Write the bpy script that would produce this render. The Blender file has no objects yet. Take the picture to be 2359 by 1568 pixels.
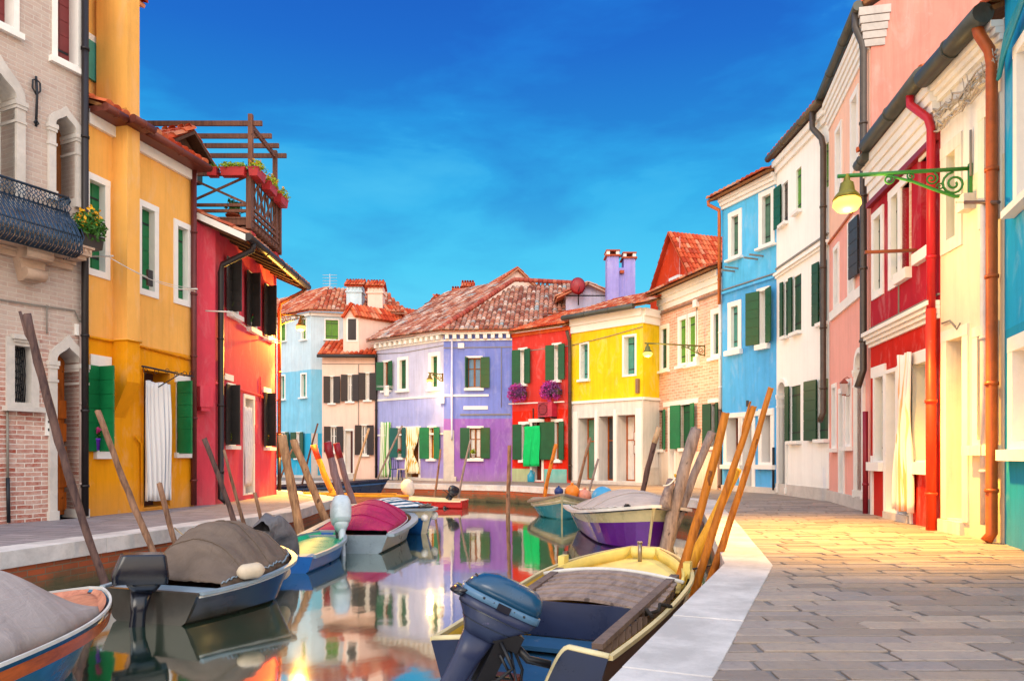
SUN_EL, SUN_AZ, SUN_E, SUN_ANG, BACK, NISH, EXPO = 28, 186, 1.2, 30, 2.05, .010, 0.0
SUN_ROT = SUN_AZ
import bpy, bmesh, math, random
from mathutils import Vector, Matrix, noise
random.seed(7)
R = math.radians
# ---------------------------------------------------------------- camera model (photo measured on a 2359 x 1568 raster)
CX, HY, EYE, LENS = 1179.5, 1049.0, 1.0, 26.0
FX = 2359*LENS/36.0
WZ = -0.55                                     # water level
scene = bpy.context.scene
COL = scene.collection

def G(x, y, z=0.0):
    d = (EYE-z)*FX/(y-HY)
    return Vector(((x-CX)*d/FX, d, z))
def AT(x, y, d):
    return Vector(((x-CX)*d/FX, d, EYE-(y-HY)*d/FX))
def lin(c):
    c /= 255.0
    return c/12.92 if c <= .04045 else ((c+.055)/1.055)**2.4
def H(s, k=1.0):
    s = s.lstrip('#')
    return tuple(min(1, lin(int(s[i:i+2], 16))*k) for i in (0, 2, 4))+(1.0,)

# ---------------------------------------------------------------- materials
class NT:
    def __init__(s, name):
        s.m = bpy.data.materials.new(name); s.m.use_nodes = True
        s.t = s.m.node_tree; s.n = s.t.nodes; s.n.clear()
        s.out = s.n.new('ShaderNodeOutputMaterial')
        s.b = s.n.new('ShaderNodeBsdfPrincipled'); s.link(s.b.outputs[0], s.out.inputs[0])
        s.tc = s.n.new('ShaderNodeTexCoord')
    def link(s, a, b): s.t.links.new(a, b)
    def node(s, t, **k):
        n = s.n.new('ShaderNode'+t)
        for a, v in k.items():
            if hasattr(n, a): setattr(n, a, v)
        return n
    def mapping(s, scale=(1, 1, 1), rot=(0, 0, 0), src='Object', loc=(0, 0, 0)):
        m = s.node('Mapping'); m.inputs['Scale'].default_value = scale; m.inputs['Rotation'].default_value = rot; m.inputs['Location'].default_value = loc
        s.link(s.tc.outputs[src], m.inputs[0]); return m.outputs[0]
    def noise(s, vec, scale=5, detail=5, rough=.6, dist=0):
        n = s.node('TexNoise'); n.inputs['Scale'].default_value = scale; n.inputs['Detail'].default_value = detail
        n.inputs['Roughness'].default_value = rough; n.inputs['Distortion'].default_value = dist
        s.link(vec, n.inputs['Vector']); return n.outputs['Fac']
    def ramp(s, fac, stops, interp='LINEAR'):
        r = s.node('ValToRGB'); e = r.color_ramp.elements; r.color_ramp.interpolation = interp
        while len(e) < len(stops): e.new(.5)
        for i, (p, c) in enumerate(stops):
            e[i].position = p; e[i].color = c if len(c) == 4 else tuple(c)+(1,)
        s.link(fac, r.inputs[0]); return r.outputs[0]
    def mix(s, f, a, b, mode='MIX'):
        n = s.node('Mix'); n.data_type = 'RGBA'; n.blend_type = mode
        for v, i in ((f, 0), (a, 6), (b, 7)):
            if hasattr(v, 'node'): s.link(v, n.inputs[i])
            else: n.inputs[i].default_value = v
        return n.outputs[2]
    def math(s, op, a, b=0.0, clamp=False):
        n = s.node('Math'); n.operation = op; n.use_clamp = clamp
        for v, i in ((a, 0), (b, 1)):
            if hasattr(v, 'node'): s.link(v, n.inputs[i])
            else: n.inputs[i].default_value = v
        return n.outputs[0]
    def sep(s, vec):
        n = s.node('SeparateXYZ'); s.link(vec, n.inputs[0]); return n.outputs
    def bump(s, h, strength=.3, dist=.01):
        n = s.node('Bump'); n.inputs['Strength'].default_value = strength; n.inputs['Distance'].default_value = dist
        s.link(h, n.inputs['Height']); s.link(n.outputs[0], s.b.inputs['Normal']); return n
    def set(s, col=None, rough=.6, metal=0, spec=.4):
        if col is not None:
            if hasattr(col, 'node'): s.link(col, s.b.inputs['Base Color'])
            else: s.b.inputs['Base Color'].default_value = col
        if hasattr(rough, 'node'): s.link(rough, s.b.inputs['Roughness'])
        else: s.b.inputs['Roughness'].default_value = rough
        s.b.inputs['Metallic'].default_value = metal
        s.b.inputs['Specular IOR Level'].default_value = spec
        return s.m

def vary(c, k):
    return tuple(min(1, v*k) for v in c[:3])+(1,)
def plaster(name, c, c2=None, zs=None, c3=None, zs2=None, worn=.35, wornc=None, dirt=.5, base=0.6, soft=1.0):
    """painted render: blotchy paint, streaks, worn flakes, salt-damp line near the pavement; zs/zs2: heights where the paint changes colour"""
    s = NT(name); v = s.mapping()
    xyz = s.sep(s.tc.outputs['Object'])
    wob = s.math('MULTIPLY', s.math('SUBTRACT', s.noise(v, 1.6, 6), .5), .10)
    col = c
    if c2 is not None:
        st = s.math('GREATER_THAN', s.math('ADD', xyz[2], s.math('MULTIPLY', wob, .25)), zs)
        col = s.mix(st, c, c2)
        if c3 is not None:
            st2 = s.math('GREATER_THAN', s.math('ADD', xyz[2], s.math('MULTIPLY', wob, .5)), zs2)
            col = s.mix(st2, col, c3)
    n1 = s.noise(v, .9, 7, .65, .4)
    col = s.mix(s.ramp(n1, [(.3, (0, 0, 0, 1)), (.7, (1, 1, 1, 1))]), s.mix(soft, col, s.mix(1, col, (.78, .78, .80, 1), 'MULTIPLY')), col)
    vs = s.mapping((5.5, 5.5, .35))
    col = s.mix(s.math('MULTIPLY', s.ramp(s.noise(vs, 1.5, 6, .7), [(.45, (0, 0, 0, 1)), (.75, (1, 1, 1, 1))]), .50*soft), col, s.mix(1, col, (.58, .56, .56, 1), 'MULTIPLY'))
    pal = s.ramp(s.noise(s.mapping((1.6, 1.6, .7), loc=(7, 3, 1)), 1.4, 8, .68, .8), [(.52, (0, 0, 0, 1)), (.66, (1, 1, 1, 1))])
    col = s.mix(s.math('MULTIPLY', pal, .22*soft), col, s.mix(.55, col, (.85, .82, .80, 1)))
    wc = wornc or (.62, .57, .52, 1)
    w = s.ramp(s.noise(v, 2.3, 9, .72, .6), [(.66-.05*worn, (0, 0, 0, 1)), (.70, (1, 1, 1, 1))])
    low = s.ramp(xyz[2], [(0.0, (1, 1, 1, 1)), (.12, (.25, .25, .25, 1)), (1, (.12, .12, .12, 1))])
    col = s.mix(s.math('MULTIPLY', s.math('MULTIPLY', w, low), worn*2.0, True), col, wc)
    dn = s.math('MULTIPLY', s.ramp(s.math('ADD', xyz[2], s.math('MULTIPLY', wob, 6)), [(.0, (1, 1, 1, 1)), (base, (0, 0, 0, 1))]), min(1, dirt*1.5))
    col = s.mix(dn, col, s.mix(.5, col, (.36, .31, .26, 1)))
    fine = s.noise(v, 38, 6, .7)
    h = s.math('ADD', s.math('MULTIPLY', fine, .5), s.math('MULTIPLY', s.noise(v, 5, 5, .6), 1.2))
    s.bump(h, .35, .012)
    return s.set(col, .88, spec=.2)
def stonem(name, c, rough=.75, stain=.5, scale=1.0, bump=.25):
    s = NT(name); v = s.mapping((scale,)*3)
    a = s.noise(v, 2.2, 8, .7, .3); b = s.noise(v, 22, 6, .7)
    col = s.mix(s.ramp(a, [(.38, (1, 1, 1, 1)), (.62, (0, 0, 0, 1))]), c, vary(c, 1-.35*stain))
    col = s.mix(s.math('MULTIPLY', s.ramp(b, [(.55, (0, 0, 0, 1)), (.75, (1, 1, 1, 1))]), .35*stain), col, vary(c, .55))
    s.bump(s.math('ADD', s.math('MULTIPLY', a, .6), b), bump, .008)
    return s.set(col, rough, spec=.3)
def paint(name, c, rough=.45, wear=.3, wc=None, spec=.4, stretch=(1, 1, 1)):
    s = NT(name); v = s.mapping(stretch)
    a = s.noise(v, 3.5, 6, .65)
    col = s.mix(s.ramp(a, [(.35, (0, 0, 0, 1)), (.68, (1, 1, 1, 1))]), vary(c, .74), c)
    w = s.ramp(s.noise(v, 11, 8, .75), [(.64, (0, 0, 0, 1)), (.7, (1, 1, 1, 1))])
    col = s.mix(s.math('MULTIPLY', w, wear), col, wc or vary(c, .45))
    s.bump(s.noise(v, 30, 5, .6), .12, .004)
    r = s.math('ADD', s.math('MULTIPLY', a, .3), rough-.15)
    return s.set(col, r, spec=spec)
def woodm(name, c, dark=None, stretch=(9, 9, .9), rough=.7, bump=.4):
    s = NT(name); v = s.mapping(stretch)
    a = s.noise(v, 2.4, 8, .7, .5); b = s.noise(s.mapping(), 2.2, 4, .6)
    d = dark or vary(c, .42)
    col = s.mix(s.ramp(a, [(.32, (0, 0, 0, 1)), (.66, (1, 1, 1, 1))]), d, c)
    col = s.mix(s.math('MULTIPLY', s.ramp(b, [(.4, (0, 0, 0, 1)), (.7, (1, 1, 1, 1))]), .45), col, vary(c, 1.25))
    k = s.ramp(s.noise(s.mapping((3, 3, 2)), 3.1, 2, .4), [(.70, (0, 0, 0, 1)), (.73, (1, 1, 1, 1))])
    col = s.mix(s.math('MULTIPLY', k, .8), col, vary(d, .5))
    s.bump(a, bump, .012)
    return s.set(col, rough, spec=.3)
def tilem(name, stops):
    s = NT(name); g = s.node('NewGeometry')
    col = s.ramp(g.outputs['Random Per Island'], stops)
    v = s.mapping()
    col = s.mix(s.math('MULTIPLY', s.ramp(s.noise(v, 7, 6, .7), [(.45, (0, 0, 0, 1)), (.7, (1, 1, 1, 1))]), .5), col, s.mix(1, col, (.55, .5, .45, 1), 'MULTIPLY'))
    s.bump(s.noise(v, 40, 4, .6), .3, .006)
    return s.set(col, .85, spec=.2)
def brickm(name, c1, c2, mortar, scale=1.0, wash=None, washz=None, washamt=.8, bw=.25, bh=.07, squash=1):
    s = NT(name)
    xyz = s.sep(s.tc.outputs['Object'])
    cmb = s.node('CombineXYZ'); s.link(xyz[0], cmb.inputs[0]); s.link(xyz[2], cmb.inputs[1])
    v = s.mapping()
    nz = s.node('TexNoise'); nz.inputs['Scale'].default_value = 3; nz.inputs['Detail'].default_value = 4; s.link(v, nz.inputs['Vector'])
    off = s.node('VectorMath'); off.operation = 'SCALE'; s.link(nz.outputs['Color'], off.inputs[0]); off.inputs['Scale'].default_value = .035
    add = s.node('VectorMath'); add.operation = 'ADD'; s.link(cmb.outputs[0], add.inputs[0]); s.link(off.outputs[0], add.inputs[1])
    b = s.node('TexBrick'); s.link(add.outputs[0], b.inputs['Vector'])
    b.inputs['Scale'].default_value = 1; b.inputs['Brick Width'].default_value = bw*scale; b.inputs['Row Height'].default_value = bh*scale
    b.inputs['Mortar Size'].default_value = .009*scale; b.inputs['Mortar Smooth'].default_value = .4; b.inputs['Bias'].default_value = -.1
    b.inputs['Color1'].default_value = c1; b.inputs['Color2'].default_value = c2; b.inputs['Mortar'].default_value = mortar
    col = b.outputs['Color']
    big = s.noise(v, 1.3, 7, .7, .4)
    col = s.mix(s.math('MULTIPLY', s.ramp(s.noise(v, 9, 6, .75), [(.4, (0, 0, 0, 1)), (.65, (1, 1, 1, 1))]), .45), col, mortar)
    if wash is not None:
        zz = s.math('ADD', xyz[2], s.math('MULTIPLY', s.math('SUBTRACT', big, .5), 2.2))
        f = s.ramp(s.math('SUBTRACT', zz, washz-.5), [(0, (0, 0, 0, 1)), (1, (1, 1, 1, 1))])
        f = s.math('MULTIPLY', f, washamt)
        col = s.mix(f, col, s.mix(s.ramp(big, [(.35, (0, 0, 0, 1)), (.65, (1, 1, 1, 1))]), vary(wash, .8), wash))
    col = s.mix(s.math('MULTIPLY', s.ramp(big, [(.5, (0, 0, 0, 1)), (.8, (1, 1, 1, 1))]), .35), col, s.mix(1, col, (.6, .55, .5, 1), 'MULTIPLY'))
    inv = s.math('SUBTRACT', 1.0, b.outputs['Fac'])
    s.bump(s.math('ADD', s.math('MULTIPLY', inv, 1.0), s.math('MULTIPLY', s.noise(v, 25, 5, .7), .8)), .5, .012)
    return s.set(col, .9, spec=.2)
def metalm(name, c, rough=.4, metal=.7, spec=.5):
    s = NT(name); v = s.mapping()
    a = s.noise(v, 6, 6, .7)
    col = s.mix(s.ramp(a, [(.35, (0, 0, 0, 1)), (.7, (1, 1, 1, 1))]), vary(c, .65), c)
    return s.set(col, s.math('ADD', s.math('MULTIPLY', a, .3), rough-.15), metal, spec)
def glassm(name, c=(.05, .06, .07, 1), rough=.08):
    s = NT(name); v = s.mapping()
    return s.set(s.mix(s.noise(v, 1.5, 3), vary(c, .5), vary(c, 1.6)), rough, 0, .6)
def stripem(name, cols, period, axis=0, rough=.85, edge=0):
    """woven cloth with stripes: cols [(fraction, colour)]"""
    s = NT(name); xyz = s.sep(s.tc.outputs['Object'])
    f = s.math('FRACT', s.math('DIVIDE', s.math('ADD', xyz[axis], 50.0), period))
    col = s.ramp(f, cols, 'CONSTANT')
    s.bump(s.noise(s.mapping(), 60, 3), .1, .003)
    return s.set(col, rough, spec=.15)
def cloth(name, c, k=.78, rough=.85, spec=.2, sc=4):
    s = NT(name); v = s.mapping((1.6, .6, .6))
    a = s.noise(v, sc, 6, .65, .8)
    col = s.mix(s.ramp(a, [(.35, (0, 0, 0, 1)), (.65, (1, 1, 1, 1))]), vary(c, k), c)
    s.bump(s.math('ADD', a, s.math('ADD', s.math('MULTIPLY', s.noise(s.mapping((.7, 2.6, 1)), 5, 4, .55, 1.2), .9), s.math('MULTIPLY', s.noise(v, 90, 3), .12))), .55, .035)
    return s.set(col, rough, spec=spec)
def emit(name, c, st):
    s = NT(name); s.b.inputs['Base Color'].default_value = (.25, .14, .03, 1)
    s.b.inputs['Emission Color'].default_value = c; s.b.inputs['Emission Strength'].default_value = st
    return s.m

# ---------------------------------------------------------------- mesh builder
class MB:
    def __init__(s): s.v = []; s.f = []; s.mi = []; s.sm = []
    def add(s, vs, fs, m=0, smooth=False):
        o = len(s.v); s.v += [tuple(v) for v in vs]
        for f in fs: s.f.append([i+o for i in f]); s.mi.append(m); s.sm.append(smooth)
    def box(s, x0, x1, y0, y1, z0, z1, m=0):
        s.add([(x0, y0, z0), (x1, y0, z0), (x1, y1, z0), (x0, y1, z0), (x0, y0, z1), (x1, y0, z1), (x1, y1, z1), (x0, y1, z1)],
              [(0, 3, 2, 1), (4, 5, 6, 7), (0, 1, 5, 4), (1, 2, 6, 5), (2, 3, 7, 6), (3, 0, 4, 7)], m)
    def obox(s, o, ex, ey, ez, m=0):
        o, ex, ey, ez = map(Vector, (o, ex, ey, ez))
        s.add([o, o+ex, o+ex+ey, o+ey, o+ez, o+ex+ez, o+ex+ey+ez, o+ey+ez],
              [(0, 3, 2, 1), (4, 5, 6, 7), (0, 1, 5, 4), (1, 2, 6, 5), (2, 3, 7, 6), (3, 0, 4, 7)], m)
    def bar(s, a, b, w, h, m=0, up=(0, 0, 1)):
        a, b = Vector(a), Vector(b); d = (b-a).normalized(); up = Vector(up)
        if abs(d.dot(up)) > .98: up = Vector((0, 1, 0))
        sx = d.cross(up).normalized(); sz = sx.cross(d).normalized()
        s.obox(a-sx*w/2-sz*h/2, b-a, sx*w, sz*h, m)
    def tube(s, pts, r, seg=8, m=0, cap=True, smooth=True, flat=1.0):
        pts = [Vector(p) for p in pts]; n = len(pts)
        rs = r if isinstance(r, (list, tuple)) else [r]*n
        vs = []; prev = None
        for i, p in enumerate(pts):
            d = (pts[min(i+1, n-1)]-pts[max(i-1, 0)])
            d = d.normalized() if d.length > 1e-9 else Vector((0, 0, 1))
            if prev is None:
                up = Vector((0, 0, 1)) if abs(d.z) < .9 else Vector((1, 0, 0))
                sx = d.cross(up).normalized()
            else:
                sx = (prev-d*prev.dot(d)).normalized()
            prev = sx; sy = d.cross(sx)
            for k in range(seg):
                a = 2*math.pi*k/seg
                vs.append(p+sx*math.cos(a)*rs[i]+sy*math.sin(a)*rs[i]*flat)
        fs = [(i*seg+k, i*seg+(k+1) % seg, (i+1)*seg+(k+1) % seg, (i+1)*seg+k) for i in range(n-1) for k in range(seg)]
        s.add(vs, fs, m, smooth)
        if cap:
            o = len(s.v)-n*seg
            s.f.append([o+k for k in range(seg)][::-1]); s.mi.append(m); s.sm.append(False)
            s.f.append([o+(n-1)*seg+k for k in range(seg)]); s.mi.append(m); s.sm.append(False)
    def loft(s, rings, m=0, smooth=True, cap=True, closed=True):
        k = len(rings[0]); vs = [p for r in rings for p in r]
        fs = []
        for i in range(len(rings)-1):
            for j in range(k if closed else k-1):
                fs.append((i*k+j, i*k+(j+1) % k, (i+1)*k+(j+1) % k, (i+1)*k+j))
        o = len(s.v)
        s.add(vs, fs, m, smooth)
        if cap and closed:
            s.f.append([o+j for j in range(k)][::-1]); s.mi.append(m); s.sm.append(False)
            s.f.append([o+(len(rings)-1)*k+j for j in range(k)]); s.mi.append(m); s.sm.append(False)
    def prism(s, poly, y0, y1, m=0):
        """polygon in x-z, extruded along y"""
        n = len(poly)
        s.add([(x, y0, z) for x, z in poly]+[(x, y1, z) for x, z in poly],
              [tuple(range(n)), tuple(range(2*n-1, n-1, -1))]+[(i, i+n, (i+1) % n+n, (i+1) % n) for i in range(n)], m)
    def slab(s, poly, z0, z1, m=0):
        n = len(poly)
        s.add([(x, y, z0) for x, y in poly]+[(x, y, z1) for x, y in poly],
              [tuple(range(n-1, -1, -1)), tuple(range(n, 2*n))]+[(i, (i+1) % n, (i+1) % n+n, i+n) for i in range(n)], m)
    def grid(s, fn, nu, nv, m=0, smooth=True):
        vs = [fn(i/nu, j/nv) for i in range(nu+1) for j in range(nv+1)]
        fs = [(i*(nv+1)+j, (i+1)*(nv+1)+j, (i+1)*(nv+1)+j+1, i*(nv+1)+j+1) for i in range(nu) for j in range(nv)]
        s.add(vs, fs, m, smooth)
    def ball(s, c, r, m=0, seg=12, rings=8, sq=(1, 1, 1)):
        c = Vector(c)
        s.loft([[c+Vector((math.cos(2*math.pi*k/seg)*math.sin(t)*r*sq[0], math.sin(2*math.pi*k/seg)*math.sin(t)*r*sq[1], -math.cos(t)*r*sq[2])) for k in range(seg)]
                for t in [max(.03, min(math.pi-.03, math.pi*i/rings)) for i in range(rings+1)]], m)
    def leaves(s, c, rad, n, size, m=0, rnd=random, shell=.35):
        for _ in range(n):
            d = Vector((rnd.gauss(0, 1), rnd.gauss(0, 1), rnd.gauss(0, 1))).normalized()
            rr = rnd.uniform(shell, 1)**.6
            p = Vector(c)+Vector((d.x*rad[0], d.y*rad[1], d.z*rad[2]))*rr
            a = Vector((rnd.gauss(0, 1), rnd.gauss(0, 1), rnd.gauss(0, 1))).normalized(); b = a.cross(d)
            if b.length < .05: continue
            b.normalize(); z = size*rnd.uniform(.6, 1.3)
            mid = p+d*z*.25
            s.add([p-a*z*.8, mid-b*z*.4, p+a*z*.8, mid+b*z*.4], [(0, 1, 2, 3)], m)
    def build(s, name, mats, parent=None, loc=None, rot=None, mat4=None):
        me = bpy.data.meshes.new(name); me.from_pydata(s.v, [], s.f)
        if not isinstance(mats, (list, tuple)): mats = [mats]
        for m in mats: me.materials.append(m)
        me.polygons.foreach_set('material_index', s.mi); me.polygons.foreach_set('use_smooth', s.sm)
        bm = bmesh.new(); bm.from_mesh(me); bmesh.ops.recalc_face_normals(bm, faces=bm.faces); bm.to_mesh(me); bm.free()
        me.update()
        o = bpy.data.objects.new(name, me); COL.objects.link(o)
        if parent is not None: o.parent = parent
        if loc is not None: o.location = loc
        if rot is not None: o.rotation_euler = rot
        return o
def tag(o, label, cat, group=None, kind=None):
    if label: o['label'] = label
    if cat: o['category'] = cat
    if group: o['group'] = group
    if kind: o['kind'] = kind
    return o
def empty(name, label, cat, loc=(0, 0, 0), rz=0, group=None):
    o = bpy.data.objects.new(name, None); COL.objects.link(o); o.empty_display_size = .2
    o.location = loc; o.rotation_euler = (0, 0, rz)
    return tag(o, label, cat, group)
def struct(o):
    o['kind'] = 'structure'; return o
def tile_roof(mb, O, e, s, poly, m=0, w=.19, ln=.34, rnd=random, lift=.0):
    """barrel tiles on the plane O + a*e + b*s; poly in (a, b); each tile an arched island"""
    O, e, s = Vector(O), Vector(e).normalized(), Vector(s).normalized(); n = e.cross(s).normalized()
    if n.z < 0: n = -n
    def inside(a, b):
        r = False; k = len(poly)
        for i in range(k):
            (x0, y0), (x1, y1) = poly[i], poly[(i+1) % k]
            if (y0 > b) != (y1 > b) and a < (x1-x0)*(b-y0)/(y1-y0)+x0: r = not r
        return r
    a0 = min(p[0] for p in poly); a1 = max(p[0] for p in poly); b0 = min(p[1] for p in poly); b1 = max(p[1] for p in poly)
    na = int((a1-a0)/w)+1; nb = int((b1-b0)/ln)+1
    for j in range(nb):
        for i in range(na):
            a = a0+(i+.5)*w; b = b0+(j+.5)*ln
            if not inside(a, b): continue
            jx, jr = rnd.uniform(-.012, .012), rnd.uniform(.9, 1.08)
            lo, hi = b-ln*.5-.03+rnd.uniform(-.015, .015), b+ln*.5+.05
            vs = []
            for (bb, rr, zz) in ((lo, w*.50*jr, .045+lift), (hi, w*.40*jr, .012+lift)):
                for k in range(5):
                    t = math.pi*k/4
                    vs.append(O+e*(a+jx+math.cos(t)*rr)+s*bb+n*(zz+math.sin(t)*w*.36))
            fs = [(k, k+1, k+6, k+5) for k in range(4)]
            fs.append((0, 1, 2, 3, 4)) if j == 0 or True else None
            mb.add(vs, fs, m, False)
    base = [O+e*a+s*b+n*.006 for a, b in poly]; k = len(base)
    mb.add(base, [tuple(range(k))], m)
    mb.add([p-n*.012 for p in base]+[p-n*.07 for p in base], [tuple(range(2*k-1, k-1, -1))]+[(i, (i+1) % k, (i+1) % k+k, i+k) for i in range(k)], 1)
# ---------------------------------------------------------------- houses
WHITE = stonem('white_stone', H('#f4f1ec', .95), .7, .22)
GREYSTONE = stonem('istrian_stone', H('#d9d2cb', .9), .75, .6)
REVEAL = plaster('white_reveal', H('#efebe4', .95), worn=.1, dirt=.2, soft=.4)
GLASS = glassm('window_glass')
DARK = paint('dark_room', H('#1b1512'), .8, .1)
IRON = metalm('wrought_iron', H('#2a2e36'), .5, .5)
BLACKPIPE = metalm('black_pipe', H('#2b2426'), .45, .3)
GREYGUT = metalm('grey_gutter', H('#5a5c55'), .5, .4)
CABLE = paint('grey_cable', H('#8d8880'), .7)
WOODBR = woodm('brown_window_wood', H('#9a5a2c'))
WOODOR = woodm('orange_door_wood', H('#c2621a'))
LACE = cloth('lace_curtain', H('#e8e6e2'), .82)
G_DARK = paint('dark_green_shutter', H('#0d5a35', .9), .4, .25)
G_MID = paint('green_shutter', H('#117a45', .9), .4, .25)
G_LIGHT = paint('light_green_shutter', H('#3f8f2e', .95), .4, .25)
G_OLIVE = paint('olive_green_shutter', H('#5f9a2a', .95), .45, .3)
G_TEAL = paint('teal_shutter', H('#4f9f93', .95), .5, .35)
G_DEEP = paint('deep_green_shutter', H('#1c4f33', .9), .45, .25)
BLACKSH = paint('charcoal_shutter', H('#34302f'), .45, .35, H('#6b6156'))
BROWNSH = paint('dark_brown_shutter', H('#4d4238'), .45, .35, H('#7b6f60'))
REDSH = paint('oxblood_shutter', H('#8c3a3c', .9), .5, .3)
TILE_RED = tilem('orange_red_tile', [(0, H('#a8361c')), (.35, H('#c9502c')), (.65, H('#d9764c')), (.85, H('#b5452b')), (1, H('#e0a07a'))])
TILE_OLD = tilem('weathered_tile', [(0, H('#7a4438')), (.25, H('#a8604a')), (.45, H('#c58e78')), (.62, H('#8f5a4c')), (.78, H('#d8c0b0')), (.9, H('#b87a5c')), (1, H('#9aa6a8'))])
TILE_MIX = tilem('mixed_tile', [(0, H('#9a3e2a')), (.4, H('#c05e3c')), (.7, H('#d49a78')), (.88, H('#a84a34')), (1, H('#ddc4ae'))])
SOFFIT = woodm('soffit_wood', H('#8a5a30'))
RAFTER = woodm('dark_rafter', H('#5a3a28'))

class Fac:
    def __init__(s, A, B):
        s.A = Vector((A[0], A[1])); s.B = Vector((B[0], B[1])); s.L = (s.B-s.A).length
        s.u = (s.B-s.A)/s.L; s.n = Vector((s.u.y, -s.u.x)); s.ang = math.atan2(s.u.y, s.u.x)
    def UD(s, px, off=0.0):
        r = (px-CX)/FX; a = s.A+s.n*off
        t = (r*a.y-a.x)/(s.u.x-r*s.u.y)
        return t, a.y+t*s.u.y
    def U(s, px, off=0.0): return s.UD(px, off)[0]
    def Z(s, px, py, off=0.0): return EYE-(py-HY)*s.UD(px, off)[1]/FX
    def L3(s, px, py, off=0.0):
        t, d = s.UD(px, off); return Vector((t, -off, EYE-(py-HY)*d/FX))
    def W(s, u, y, z):
        p = s.A+s.u*u-s.n*y; return Vector((p.x, p.y, z))

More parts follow.
